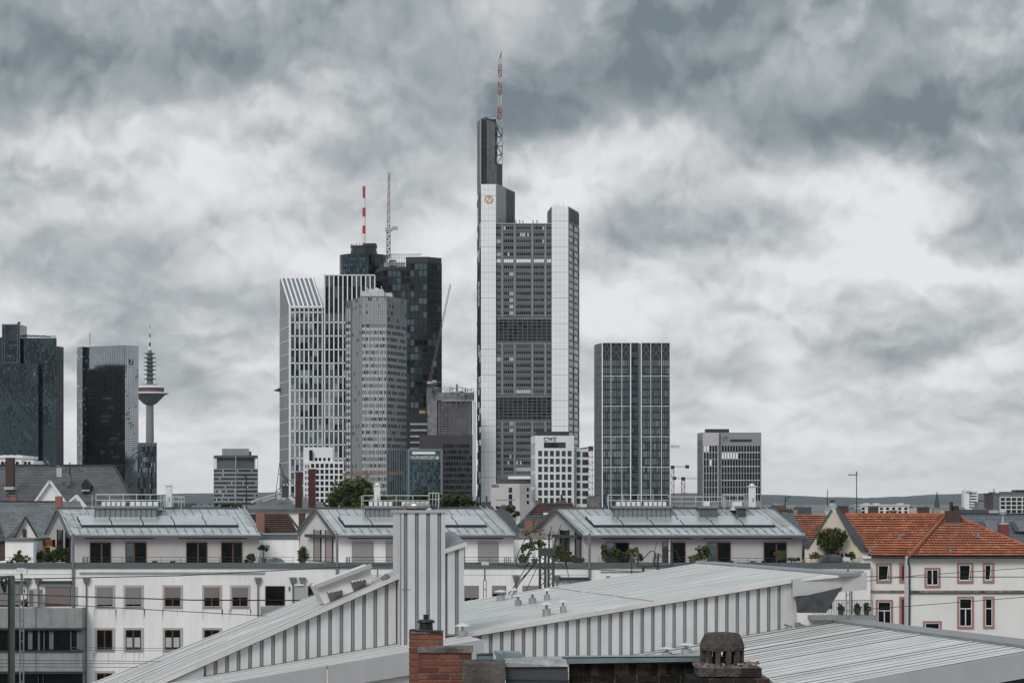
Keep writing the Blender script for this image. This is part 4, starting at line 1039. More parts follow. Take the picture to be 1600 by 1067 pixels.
for p in (1352, 1368, 1406): b.box(X(p, 900), X(p+8, 900), 903, 908, Z(789, 900), Z(785.5, 900))
b.box(X(1344, 900), X(1421, 900), 902, 912, Z(789.9, 900), Z(788, 900)); b.build('roof_storey', M_steel, bw)
t = small_block('white tower block with balcony rows standing alone before the hills', 1513, 1528, 768, 2400, M_white, 0, 0)
b = MB(); b.box(X(1506, 2400), X(1514, 2400), 2398, 2412, 0, Z(766, 2400)); b.box(X(1508, 2400), X(1517, 2400), 2396, 2410, Z(768, 2400), Z(764.3, 2400)); b.build('lift_tower', M_white, t)
for k in range(7):
    b = MB(); b.box(X(1514, 2400), X(1526, 2400), 2399.7, 2399.95, Z(771.6+4.3*k, 2400), Z(770+4.3*k, 2400)); b.build('window_band', G_dark2, t)
t = small_block('purple clad office wall left of the concrete grid office', 1547, 1562, 772, 1100, mat('plum_cladding', (.085, .05, .07), .6), 0, 0)
b = MB(); b.box(X(1550, 1100), X(1558, 1100), 1103, 1108, Z(772, 1100), Z(768.5, 1100)); b.tube(W(1553, 769, 1103), W(1553, 763, 1103), .2); b.build('roof_storey', M_dark, t)
t = small_block('pale concrete grid office block at the right edge before the hills', 1562, 1640, 771.5, 1050, M_gwall, 0, 0)
b = MB()
for r_ in range(5): b.box(X(1561.5, 1050), X(1640, 1050), 1049.3, 1049.9, Z(776+6.3*r_+1.4, 1050), Z(776+6.3*r_, 1050))
for c_ in range(12): b.box(X(1561.5+8.6*c_, 1050), X(1563+8.6*c_, 1050), 1049.2, 1049.9, 0, Z(776, 1050))
b.build('concrete_grid', M_offwhite, t)
for r_ in range(4):
    for c_ in range(5):
        b = MB(); b.box(X(1564+8.6*c_, 1050), X(1569.6+8.6*c_, 1050), 1049.4, 1049.7, Z(781.4+6.3*r_, 1050), Z(778+6.3*r_, 1050)); b.build('window', G_dark2, t)
b = MB(); b.box(X(1571, 1050), X(1640, 1050), 1054, 1064, Z(771.5, 1050), Z(768, 1050)); b.box(X(1590, 1050), X(1640, 1050), 1054.5, 1063, Z(768, 1050)+.01, Z(765, 1050)); b.build('roof_storey', M_dark, t)
# church steeple
t = thing('church', 'slender dark church steeple piercing the hill line', 'church', (X(1464, 1800), 1800, 0)); b = MB(); c = W(1464, 797, 1800)
b.lathe((c.x, c.y, 0), [(1.6, 0), (1.6, Z(800, 1800)), (2.6, Z(796.5, 1800)), (1.9, Z(788, 1800)), (1.1, Z(779, 1800)), (.12, Z(767.5, 1800))], 8, mats=[0, 1, 1, 1, 1]); b.build('steeple', [M_offwhite, mat('slate_green', (.045, .055, .06), .6)], t)
rr = random.Random(12)
cols_ = [mat('town_grey', (.20, .21, .22), .8), mat('town_pale', (.38, .38, .38), .8), mat('town_dark', (.07, .075, .08), .8), mat('town_roof', (.12, .075, .06), .8)]
town = [(1185, 1215, 792, 800, 2), (1213, 1226, 789, 620, 3), (1224, 1246, 796, 560, 0), (1246, 1268, 792, 880, 2), (1328, 1346, 795, 640, 0), (1420, 1455, 794, 1000, 1), (1445, 1508, 793, 1500, 0), (1470, 1560, 797, 800, 1),
        (1528, 1549, 784, 1600, 0), (1500, 1545, 796, 700, 2), (255, 300, 786, 900, 2), (300, 334, 789, 700, 0), (1040, 1100, 792, 1400, 0), (1100, 1190, 795, 900, 2), (404, 440, 785, 1500, 0), (410, 462, 776, 720, 1), (735, 770, 791, 520, 2), (905, 940, 792, 800, 0)]
names = ['low grey roofed block right of the concrete slab tower', 'narrow brown roofed house in the gap right of the slab tower', 'grey hut roof between the two orange roofs and the hills', 'low dark block beyond the orange side roof', 'small grey house beside the tall aerial mast', 'pale low block left of the steeple', 'long grey roof right of the steeple', 'long pale low building before the white tower block', 'grey block between white tower block and plum wall', 'dark low roof under the white tower block', 'low dark block left of the square grey office', 'grey shed at the foot of the square grey office', 'low grey block under the red tower cranes', 'dark low block at the foot of the concrete slab', 'far grey block right of the square grey office', 'pale workshop left of the brown chimneys', 'dark low roof left of the G E G building', 'grey low block at the foot of the white cube']
for (p0, p1, y, Y, m), nm in zip(town, names):
    t = thing('low_building', nm, 'building', (X((p0+p1)/2, Y), Y+6, 0)); b = MB()
    b.box(X(p0, Y), X(p1, Y), Y, Y+12, 0, Z(y, Y)); b.build('wall', cols_[m], t)
    b = MB()
    for k in range(5):
        a = rr.uniform(p0, p1-4); b.box(X(a, Y), X(a+rr.uniform(1, 4), Y), Y+2+k, Y+2.8+k, Z(y, Y)+.01, Z(y-rr.uniform(1, 3), Y))
    b.build('roof_equipment', cols_[(m+2) % 4], t)
# ================================================================== white apartment row with roof storeys
YF = 170.0
M_fac = mat('facade_white', (.79, .78, .775), .8, var=.09, scale=.16, streak=.16, bump=.05, bscale=30)
M_pent = mat('render_grey', (.40, .385, .38), .85, var=.07, scale=.5, streak=.06)
M_pent2 = mat('render_pale', (.66, .63, .64), .85, var=.06, scale=.5, streak=.05)
M_cap = mat('blue_grey_cap', (.115, .138, .15), .5, .3, var=.12)
M_zinc = mat('zinc_roof', (.46, .475, .475), .5, .2, var=.22, scale=.9, streak=.0)
M_seam = mat('zinc_seam', (.24, .265, .28), .5, .5, var=.1)
M_verge = mat('dark_verge', (.085, .10, .11), .5, .3, var=.15)
M_solar = mat('solar_glass', (.60, .61, .615), .28, .6, var=.12, scale=.4)
M_sfrm = mat('solar_frame', (.02, .025, .03), .5)
M_aw = mat('awning_box', (.030, .036, .042), .5, var=.2)
M_shut = mat('roller_shutter', (.31, .31, .305), .6, var=.05)
M_shut2 = mat('roller_shutter_pink', (.30, .25, .245), .6, var=.06)
M_glz = glass('window_glass', (.017, .021, .023), .06, .7, .4, 1.0)
M_glz2 = glass('window_glass_sky', (.19, .235, .26), .05, .8, .3, 1.0)
M_wood = mat('brown_wood', (.085, .038, .022), .6, var=.2)
M_sur = mat('window_surround', (.40, .375, .375), .8, var=.06)
M_rail = mat('railing_black', (.025, .028, .032), .5)
M_pipe = mat('downpipe', (.20, .225, .24), .5, .4, var=.1)
M_ac = mat('unit_white', (.68, .69, .69), .5, var=.05)
M_cur = mat('curtain', (.42, .45, .44), .8)
DV = V((-3.5, 9.4, 0))                      # direction of the skewed side walls
ZD = Z(880, YF)                             # terrace deck
def rect(b, p0, p1, y0, y1, Yf, d0, d1):    # box in front of (d>0) the plane Y=Yf
    b.box(X(p0, Yf), X(p1, Yf), Yf-d1, Yf-d0, Z(y1, Yf), Z(y0, Yf))
def shutter_mb(b, x0, x1, z0, z1, Yf, step=.055):
    z = z0
    while z < z1-.01:
        b.prism([(x0, Yf+.02, z), (x0, Yf-.012, z+.01), (x0, Yf-.02, min(z+step, z1)-.008), (x0, Yf+.02, min(z+step, z1))], (x1-x0, 0, 0)); z += step
def window(parent, p0, p1, y0, y1, Yf, kind='wood', shut=0.0, surround=0.0, shut_m=None, name='window', leaves=2, fm=None, split=None, curtain=False, inset=.12):
    """one window: surround, recessed reveal, frame, leaves, optional shutter part way down"""
    x0, x1, z0, z1 = X(p0, Yf), X(p1, Yf), Z(y1, Yf), Z(y0, Yf); fm = fm or M_wood
    b = MB(); b.cur = 2   # dark reveal box
    b.box(x0, x1, Yf-.004, Yf+.02, z0, z1)
    f = .055; yy = Yf-.02
    b.cur = 0
    for a, c_, e, g in ((x0, x1, z0, z0+f), (x0, x1, z1-f, z1), (x0, x0+f, z0+f, z1-f), (x1-f, x1, z0+f, z1-f)): b.box(a, c_, yy-.05, yy, e, g)
    for i in range(1, leaves): xm = x0+(x1-x0)*(i/leaves if split is None else split); b.box(xm-.06, xm+.06, yy-.055, yy, z0+f, z1-f)
    o = b.build(name, [fm, M_glz, M_rail], parent)
    b = MB(); g = Face((x0, Yf-.035), (x1, Yf-.035))
    for i in range(leaves):
        a = (x1-x0)*i/leaves; c_ = (x1-x0)*(i+1)/leaves
        if split is not None: a, c_ = ((0, (x1-x0)*split), ((x1-x0)*split, x1-x0))[i]
        b.cur = 1 if kind == 'sky' and i == 0 else 0
        g.pane(b, a+.03, c_-.03, z0+.03, z1-.03, 0, .004)
    b.build('pane', [M_glz, M_glz2], o)
    if curtain:
        b = MB()
        for i in range(2):
            xa = x0+(x1-x0)*(.05+.5*i); b.box(xa, xa+(x1-x0)*.38, Yf-.045, Yf-.037, z0+.2, z0+(z1-z0)*.62)
        b.build('curtain', M_cur, o)
    if shut:
        b = MB(); shutter_mb(b, x0+.02, x1-.02, z1-(z1-z0)*shut, z1, Yf-.09); b.build('shutter', shut_m or M_shut, o)
    if surround:
        s_ = surround; b = MB()
        for a, c_, e, g_ in ((x0-s_, x1+s_, z1, z1+s_), (x0-s_, x0, z0, z1), (x1, x1+s_, z0, z1), (x0-s_, x1+s_, z0-s_*.8, z0)): b.box(a, c_, Yf-.07, Yf-.002, e, g_)
        b.box(x0-.04, x1+.06, Yf-.13, Yf-.071, z0-.03, z0+.03)
        b.build('surround', M_sur, o)
    return o
M_stain = mat('rain_stain', (.56, .545, .53), .9, var=.15, scale=1.5)
def stains(parent, p0, p1, y, Yf, n, seed):
    r = random.Random(seed); b = MB()
    for k in range(n):
        p = r.choice([p0, p1])+r.uniform(-2.5, 2.5) if r.random() < .7 else r.uniform(p0, p1); w_ = r.uniform(.015, .05); h = r.uniform(.25, 1.1); x = X(p, Yf); z = Z(y, Yf)
        b.prism([(x-w_, Yf-.004, z), (x+w_, Yf-.004, z), (x+w_*.3, Yf-.004, z-h), (x-w_*.2, Yf-.004, z-h)], (0, .002, 0))
    b.build('rain_stain', M_stain, parent)
def downpipe(parent, px, y0, y1, Yf, r=.055, hopper=True):
    b = MB(); b.tube(W(px, y1, Yf)+V((0, -.12, 0)), W(px, y0, Yf)+V((0, -.12, 0)), r, None, 8)
    if hopper:
        p = W(px, y0, Yf); b.prism([(p.x-.2, Yf-.3, p.z+.05), (p.x+.2, Yf-.3, p.z+.05), (p.x+.13, Yf-.22, p.z-.3), (p.x-.13, Yf-.22, p.z-.3)], (0, .28, 0)); b.box(p.x-.24, p.x+.24, Yf-.32, Yf-.01, p.z+.05, p.z+.16)
    b.build('downpipe', M_pipe, parent)
ZE, ZR = Z(833.5, 172.6), Z(794, 177.6)      # eave and ridge heights
YP = 173.0
def penthouse(house, xl, xr, wallm, doors, awn, side_doors, panels, hvac, rail, chim, seed):
    """roof storey: skewed gable box with zinc roof"""
    r = random.Random(seed); x0, x1 = X(xl, YP), X(xr, YP); A = V((x0, YP, ZD)); L_ = x1-x0
    t = house
    hW = ZE-.05-ZD
    b = MB()
    gable = [A, A+DV, A+DV+V((0, 0, hW)), A+DV*.5+V((0, 0, ZR-ZD-.12)), A+V((0, 0, hW))]
    b.prism(gable, (L_, 0, 0)); body = b.build('roof_storey', wallm, t)
    # roof slabs
    ov = .22; e0 = A+V((-ov, 0, 0)); up = (ZR-ZE)
    def R(s, q, h=0.0):       # s metres along eave, q 0 eave .. 1 ridge
        return V((x0+s, YP, ZE))+DV*(.5*q)+V((0, 0, up*q+h))-V((0, .30*(1-q), 0.0))
    b = MB()
    b.prism([R(-ov, -.03), R(-ov, 1), R(-ov, 1)-V((0, 0, .14)), R(-ov, -.03)-V((0, 0, .14))], (L_+2*ov, 0, 0))
    bk = lambda q, h=0: V((x0-ov, YP, ZE))+DV*(.5+.5*q)+V((0, 0, up*(1-q)+h))
    b.prism([bk(0), bk(1.03), bk(1.03, -.14), bk(0, -.14)], (L_+2*ov, 0, 0))
    roof = b.build('roof', M_zinc, t)
    b = MB(); n = int(L_/.62)
    for i in range(n+1):
        s_ = i*L_/n; b.bar(R(s_, -.02, .02), R(s_, .99, .02), .035, .05)
        if i % 1 == 0: b.bar(R(s_, .08, .06)+V((-.1, 0, 0)), R(s_, .08, .06)+V((.1, 0, 0)), .05, .05)
    b.build('seam', M_seam, roof)
    b = MB()
    for s_ in (-ov-.02, L_+ov-.02):
        b.bar(R(s_, -.04, -.05), R(s_, 1.0, -.05), .10, .24); b.bar(bk(0, -.05)+V((s_+ov, 0, 0)), bk(1.03, -.05)+V((s_+ov, 0, 0)), .10, .24)
    b.bar(R(-ov, 1, .02), R(L_+ov, 1, .02), .35, .14); b.build('verge', M_verge, roof)
    b = MB(); b.bar(R(-ov, -.06, -.09), R(L_+ov, -.06, -.09), .14, .17); b.build('gutter', M_cap, roof)
    # doors to the terrace
    for d in doors:
        pa, pb, kind = d[:3]; window(body, pa, pb, 847, 879.4, YP-.002, kind, shut=1.0 if kind == 'shut' else 0, leaves=2, split=.42 if kind == 'sky' else (.56 if kind == 'wood' else None), name='door', shut_m=M_shut)
    for pa, pb in awn:
        b = MB(); b.box(X(pa, YP), X(pb, YP), YP-.38, YP-.02, Z(841.5, YP), Z(836, YP)); b.build('awning_box', M_aw, body)
    # openings in the skewed side wall
    fS = Face((A.x+DV.x, A.y+DV.y), (A.x, A.y))
    for (pa, pb, kind) in side_doors:
        b = MB(); fS.box(b, fS.u(pa), fS.u(pb), ZD, ZD+2.25, .01, .06); o = b.build('door', M_glz if kind else M_shut2, body)
        b = MB(); fS.box(b, fS.u(pa)-.08, fS.u(pa), ZD, ZD+2.3, .01, .1); fS.box(b, fS.u(pb), fS.u(pb)+.08, ZD, ZD+2.3, .01, .1); b.build('frame', M_rail, o)
    # solar panels in two rows
    for (sa, sb, nn) in panels:
        for k in range(nn):
            a = sa+(sb-sa)*k/nn; c_ = sa+(sb-sa)*(k+1)/nn-.05
            for (q0, q1) in ((.25, .40), (.42, .56)):
                o = [R(a, q0, .16), R(c_, q0, .16), R(c_, q1, .26), R(a, q1, .26)]
                b = MB(); b.cur = 1; b.prism([p for p in o], (0, 0, -.07)); b.cur = 0
                nn_ = V((0, 0, .01)); b.poly([p.lerp((o[0]+o[2])/2, .015)+nn_ for p in o]); b.build('solar_panel', [M_solar, M_sfrm], roof)
        b = MB(); b.bar(R(sa, .235, .10), R(sb, .235, .10), .07, .12)
        for k in range(nn*2+1): b.bar(R(sa+(sb-sa)*k/nn/2, .24, .05), R(sa+(sb-sa)*k/nn/2, .57, .10), .05, .12)
        b.build('panel_rack', M_sfrm, roof)
    # roof-top plant: dormer base, white boxes
    YR = YP+4.7
    for (pa, pb, nn, base) in hvac:
        if base:
            b = MB(); b.box(X(base[0], YR), X(base[1], YR), YR-2.4, YR-.4, ZR-1.2, Z(797.5, YR-2.4)+.18); b.box(X(base[0]-3, YR), X(base[1]+3, YR), YR-2.6, YR-.2, Z(797.5, YR-2.4)+.18, Z(797.5, YR-2.4)+.34)
            o = b.build('roof_hatch', M_seam, roof)
            b = MB()
            for k in range(13): xx = X(base[0], YR)+(X(base[1], YR)-X(base[0], YR))*k/12; b.box(xx-.02, xx+.02, YR-2.44, YR-2.41, ZR-1.0, Z(797.5, YR-2.4)+.15)
            b.build('seam', M_verge, o)
        w = (X(pb, YR-1)-X(pa, YR-1)); x_ = X(pa, YR-1)
        b = MB(); b.box(x_-.08, x_+w+.08, YR-2.0, YR-.3, Z(797, YR-1), Z(793.5, YR-1)); pl_ = b.build('plant_base', M_ac, roof)
        for k in range(nn):
            b = MB(); b.cur = 0; b.box(x_+w*k/nn+.03, x_+w*(k+1)/nn-.06, YR-1.9, YR-.4, Z(793.4, YR-1), Z(783.5, YR-1))
            b.cur = 1; b.box(x_+w*(k+1)/nn-.055, x_+w*(k+1)/nn+.015, YR-1.8, YR-.5, Z(793.4, YR-1), Z(784.5, YR-1)); b.cur = 2
            b.box(x_+w*k/nn+.1, x_+w*(k+1)/nn-.12, YR-1.915, YR-1.901, Z(792, YR-1), Z(790, YR-1)); b.build('cooling_unit', [M_ac, M_verge, M_steel], roof)
    # galvanised guard rails
    for (pa, pb, ya, yb, n_) in rail:
        b = MB(); r0 = .028
        for k in range(n_+1):
            p = pa+(pb-pa)*k/n_; b.tube(W(p, yb, YR), W(p, ya, YR), r0)
        for y in (ya, (ya+yb)/2): b.tube(W(pa, y, YR), W(pb, y, YR), r0); b.tube(W(pa, y, YR), W(pa, y, YR-1.6), r0); b.tube(W(pb, y, YR), W(pb, y, YR-1.6), r0)
        for p in (pa, pb): b.tube(W(p, ya, YR)-V((0, 1.6, 0)), W(p, yb+6, YR)-V((0, 1.6, 0)), r0)
        b.build('guard_rail', mat('galvanised', (.50, .52, .53), .45, .3), roof)
    for (px, w_, yt, yb) in chim:
        b = MB(); q = W(px, yb, YR+1); hw = w_/2*(YR+1)/F
        b.box(q.x-hw, q.x+hw, q.y-hw, q.y+hw, q.z, Z(yt+5, YR+1)); b.box(q.x-hw*1.35, q.x+hw*1.35, q.y-hw*1.35, q.y+hw*1.35, Z(yt+5, YR+1)+.01, Z(yt+3.6, YR+1))
        b.lathe((q.x, q.y, Z(yt+3.6, YR+1)), [(hw*.7, 0), (hw*.7, .08), (hw*.5, .14), (hw*.1, .17)], 12)
        b.cur = 1; b.box(q.x+hw*.1, q.x+hw*.4, q.y-hw-.02, q.y-hw-.002, Z((yt+yb)/2+8, YR+1), Z((yt+yb)/2+2, YR+1)); b.build('flue', [M_ac, M_verge], roof)
    return body, roof, R
def railing(parent, pa, pb, Yf=170.1, y0=880, h=.42, step=1.35, m=None, dens=False):
    b = MB(); x0, x1 = X(pa, Yf), X(pb, Yf); z0 = Z(y0, Yf); n = max(1, int((x1-x0)/(step if not dens else .11)))
    for k in range(n+1): b.box(x0+(x1-x0)*k/n-.014, x0+(x1-x0)*k/n+.014, Yf-.014, Yf+.014, z0, z0+h)
    b.box(x0, x1, Yf-.02, Yf+.02, z0+h, z0+h+.03)
    if not dens: b.box(x0, x1, Yf-.01, Yf+.01, z0+h*.5, z0+h*.5+.02); b.box(x0, x1, Yf-.01, Yf+.01, z0+h*.15, z0+h*.15+.02)
    b.build('railing', m or M_rail, parent)
def plant_mb(px, py, rx, ry, Y, n, size, seed, wts=(5, 4, 1), dep=None):
    return crown_mb([(W(px, py, Y), rx*Y/F, (dep or min(rx, ry))*Y/F, ry*Y/F)], n, size, seed, wts=wts)
def plant(label, px, py, rx, ry, Y, n=900, size=.07, seed=1, wts=(5, 4, 1), blobs=None, mats=None, pot=True, name='potted_plant', base=None, group=None):
    by = base if base is not None else py+ry
    t = thing(name, label, 'plant', W(px, by, Y), group); b = MB()
    p = W(px, by, Y)
    if pot: b.lathe((p.x, p.y, p.z), [(.16, 0), (.22, .3), (.24, .3), (.24, .34)], 14); b.build('pot', mat('plant_pot', (.09, .07, .06), .7), t)
    b = MB(); c = W(px, py, Y)
    for k in range(5): b.tube(p+V((0, 0, .1)), c+V((rnd.uniform(-.5, .5)*rx*Y/F, 0, rnd.uniform(-.2, .6)*ry*Y/F)), .02, .008, 5)
    b.build('stem', M_bark, t)
    bl = [(c, rx*Y/F, min(rx, ry)*.8*Y/F, ry*Y/F)] if blobs is None else pxblobs(blobs, Y)
    crown_mb(bl, int(n*2.2), size*.85, seed, wts=wts).build('foliage', mats or M_leaf, t)
    return t

def house(label, pa, pb, x):
    t = thing('apartment_building', label, 'apartment building', (X((pa+pb)/2, YF), YF+6, 0))
    b = MB(); b.box(X(pa, YF), X(pb, YF), YF, YF+12, 0, Z(881.5, YF)); wall = b.build('wall', M_fac, t)
    b = MB(); b.box(X(pa, YF), X(pb, YF), YF-.10, YF+.32, Z(887.5, YF), Z(879.2, YF)); b.build('parapet_cap', M_cap, t)
    return t, wall
# --- left end house with concrete balconies
h0, w0 = house('left end of the white apartment row, with grey concrete balconies', -45, 115, 0)
b = MB()
for (y0, y1) in ((948, 979), (1016, 1046)): b.box(X(-45, YF), X(134.5, YF), YF-1.5, YF-1.38, Z(y1, YF), Z(y0, YF)); b.box(X(132.6, YF), X(134.5, YF), YF-1.379, YF-.01, Z(y1, YF), Z(y0, YF)); b.box(X(-45, YF), X(134, YF), YF-1.37, YF-.01, Z(y1+2, YF), Z(y1-3, YF))
b.build('balcony_front', mat('exposed_concrete', (.27, .28, .285), .85, var=.15, scale=1.2, streak=.3, bump=.1, bscale=25), h0)
b = MB()
for p in (62.5,):
    for (y0, y1) in ((948, 979), (1016, 1046)): b.box(X(p-.4, YF), X(p+.4, YF), YF-1.52, YF-1.502, Z(y1, YF), Z(y0, YF))
b.build('balcony_joint', M_aw, h0)
b = MB(); g = Face((X(-45, YF), YF-1.3), (X(131, YF), YF-1.3))
b.cur = 0; g.box(b, 0, g.len, Z(1014.5, YF), Z(981, YF), -.02, 0); 
b.cur = 1
for p in (60, 128, 62, 69, 111, 20): g.box(b, g.u(p)-.03, g.u(p)+.03, Z(1014.5, YF), Z(981, YF), .0, .06)
for p in (44, 77, 120): g.box(b, g.u(p), g.u(p)+.3, Z(1012, YF), Z(984, YF), .0, .02)
b.cur = 2; g.box(b, -.2, g.len+.2, Z(982, YF), Z(979.5, YF), -.1, .3); g.box(b, -.2, g.len+.2, Z(1016, YF), Z(1013.8, YF), -.1, .3)
b.build('balcony_glazing', [M_glz, mat('glazing_post', (.12, .135, .14), .5), M_aw], h0)
b = MB(); g.box(b, -.2, g.len+.1, Z(1085, YF), Z(1047.5, YF), -.3, -.2); b.cur = 1; g.box(b, -.2, g.len+.1, Z(1049.5, YF), Z(1047.5, YF), -.1, .3)
for p in (60, 68, 129): g.box(b, g.u(p)-.03, g.u(p)+.03, Z(1085, YF), Z(1049, YF), .0, .06)
b.build('lower_balcony', [M_glz, M_aw], h0)
b = MB(); b.box(X(-45, YF), X(41, YF), YF-.4, YF-.02, Z(911, YF), Z(907, YF)); b.box(X(62, YF), X(113, YF), YF-.4, YF-.02, Z(911, YF), Z(907, YF)); b.build('awning_box', M_aw, h0)
window(w0, 71, 111, 916.5, 946, YF, 'wood', shut=.93, shut_m=M_shut2); window(w0, -20, 31.5, 917, 947, YF, 'wood', shut=.93)
window(w0, 118, 121, 917, 944, YF, 'wood', shut=1, leaves=1) if False else None
b = MB(); rect(b, 49, 64, 919, 947, YF, .3, 1.2); b.cur = 1
for k in range(26): b.box(X(51, YF), X(57.5, YF), YF-1.215, YF-1.2, Z(921+k, YF)-.012, Z(921+k, YF)+.008)
b.build('storage_cabinet', [mat('cabinet_grey', (.35, .355, .36), .6), M_verge], h0)
for p in (43.5, 59.5): downpipe(h0, p, 906, 948, YF)
for p in (37.8, 64.8): b = MB(); rect(b, p-.8, p+.8, 920, 925, YF, .01, .1); b.build('wall_lamp', M_verge, h0)
b = MB(); rect(b, -45, 115, 896.6, 897.4, YF, .005, .015); b.build('render_joint', mat('joint_grey', (.40, .41, .42), .8), h0)
# small white roof house with gable, left of first penthouse
b = MB(); rect(b, 8, 52, 844, 880, 172.5, 0, -6); h = b.build('stair_house', M_fac, h0)
b = MB(); rect(b, 7, 53.5, 841.5, 844.5, 172.5, .15, -6.2); b.build('roof_cap', M_cap, h)

h1, w1 = house('first white apartment house from the left with ten grey framed windows', 115.05, 527, 0)
WX = [(151.5, 176), (196.5, 220.8), (257.6, 282), (319.2, 343.2), (363, 387.3)]
for i, (a, c_) in enumerate(WX):
    window(w1, a, c_, 917, 947.3, YF, 'wood', shut=(.9, .88, .55, .55, .52)[i], surround=.15, shut_m=M_shut2 if i > 1 else M_shut)
    window(w1, a, c_, 983.5, 1015, YF, 'wood', surround=.15, curtain=i in (2, 3, 1))
    window(w1, a, c_, 1051, 1082, YF, 'wood', surround=.15)
    stains(w1, a-3, c_+3, 951.5, YF, 7, i); stains(w1, a-3, c_+3, 1019, YF, 6, i+20)
window(w1, 414.5, 445, 915, 945.5, YF, 'wood', leaves=1, name='door')
b = MB(); b.box(X(410, YF), X(480, YF), YF-1.3, YF-1.2, Z(975, YF), Z(946, YF)); b.box(X(410, YF), X(480, YF), YF-1.19, YF-.01, Z(976, YF), Z(973, YF)); b.build('balcony_front', _m['exposed_concrete'], h1)
b = MB(); rect(b, 463, 483, 914.5, 947, YF, .3, 1.0); b.cur = 1; rect(b, 462, 476, 912, 914, YF, .25, 1.1); b.build('storage_cabinet', [_m['cabinet_grey'], M_ac], h1)
for p, y1_ in ((135.3, 1100), (403.3, 1100), (458, 946), (472.5, 914)): downpipe(h1, p, 905, y1_, YF)
b = MB(); rect(b, 124, 413, 892.8, 895.2, YF, .005, .14); b.build('cornice_strip', mat('strip_grey', (.42, .43, .435), .7), h1)
b = MB(); rect(b, 118.3, 121.5, 916, 946, YF, .01, .05); b.build('wall_strip', M_sur, h1); b = MB(); rect(b, 451, 453, 916, 922, YF, .01, .1); b.build('wall_lamp', M_verge, h1)
downpipe(h1, 114.7, 833, 1100, YF-.02, .1, False)

h2, w2 = house('second white apartment house from the left, closed roller shutters upstairs', 527.05, 917, 0)
downpipe(h2, 527, 833, 1100, YF-.02, .09, False)
for a, c_, s_ in ((725.5, 747.5, .75), (769, 790.5, .5), (816.5, 843, .95)): window(w2, a, c_, 914.5, 940, YF, 'wood', shut=s_)
for a, c_ in ((560, 584), (604, 628)): window(w2, a, c_, 917, 947, YF, 'wood', surround=.15)
for p in (806, 870): downpipe(h2, p, 902, 925, YF)
b = MB(); b.box(X(874, YF), X(919, YF), YF-.4, YF-.02, Z(905.5, YF), Z(901.5, YF)); b.build('awning_box', M_aw, h2)
b = MB(); rect(b, 527.5, 916.5, 897.5, 898.2, YF, .005, .015); b.build('render_joint', _m['joint_grey'], h2)
h3, w3 = house('third white apartment house from the left, planted roof terrace', 917.05, 1360, 0)
downpipe(h3, 921, 833, 1100, YF-.02, .09, False)
b = MB(); rect(b, 947, 953, 899.5, 905, YF, .01, .25); b.build('hopper', M_pipe, h3)
b = MB(); rect(b, 938, 1349, 890.5, 893, YF, .005, .12); b.build('cornice_strip', _m['strip_grey'], h3)
b = MB(); b.box(X(1318, YF), X(1339, YF), YF-.4, YF-.02, Z(904, YF), Z(899.5, YF)); b.build('awning_box', M_aw, h3)
b = MB(); b.box(X(1262, YF), X(1364, YF), YF-2.2, YF-.01, Z(966, YF), Z(960, YF)); sb = b.build('balcony_slab', _m['exposed_concrete'], h3)
railing(h3, 1269, 1363, YF-2.1, 960, 1.0, dens=True)
window(w3, 1275, 1300, 918, 950, YF, 'wood'); downpipe(h3, 1330, 912, 958, YF, .05, False)

# roof storeys
body1, roof1, R1 = penthouse(h1, 113, 404, M_pent, [(140.5, 173.5, 'wood'), (196, 229, 'sky'), (291, 324, 'wood'), (345.6, 378.6, 'wood')], [(133.5, 241.5), (280, 386.5)],
    [(91, 98.5, 1), (104, 110.5, 1)], [(.9, 12.2, 5)], [(161.5, 200, 5, (157, 252)), (205.5, 251, 5, None)], [(150, 256, 772.5, 790, 5), (262, 288, 776, 791, 3)], [(264, 9, 754, 797)], 1)
body2, roof2, R2 = penthouse(h2, 527, 802, M_pent2, [(550, 583, 'shut'), (603, 636, 'shut'), (690, 726, 'shut'), (747, 778.4, 'shut')], [(545, 680), (684, 786.5)],
    [(492, 502, 0), (510, 520.6, 0)], [(.9, 11.1, 5)], [(577, 615, 5, (574, 660)), (628, 672, 6, None)], [(567, 671, 774, 790, 4), (671, 686, 770, 790, 3)], [(589.5, 9.5, 754, 797)], 2)
body3, roof3, R3 = penthouse(h3, 912, 1253, M_pent, [(945.6, 983, 'sky'), (1034.5, 1071, 'sky'), (1105, 1141.7, 'sky'), (1193, 1229, 'wood')], [(940, 1081), (1098.5, 1237)],
    [(877, 889.5, 1), (900.5, 913-5, 1)], [(1.2, 14.2, 6)], [(962, 1001, 5, (957, 1044)), (1005, 1041, 5, None), (1098, 1109, 1, (1090, 1116)), (1143, 1159, 1, (1147, 1160))],
    [(949.5, 1044, 773, 790, 4), (1044, 1130, 776, 791, 4), (1128, 1164, 774, 790, 3)], [(1175, 10.5, 755, 797)], 3)
# grey side awning boxes on the skewed gables
for hh, A_, pa, pb, nm in ((h2, 527, 483, 527, 0), (h3, 912, 869, 909, 0)):
    a = V((X(A_, YP), YP, ZD)); fS = Face((a.x+DV.x, a.y+DV.y), (a.x, a.y)); b = MB(); fS.box(b, fS.u(pa), fS.u(pb), ZE-.35, ZE-.12, .01, .35); b.build('awning_box', M_aw, hh)
b = MB(); b.tube(W(1046, 879, YP-.1), W(1046, 842, YP-.1), .06); b.build('downpipe', M_ac, h3)
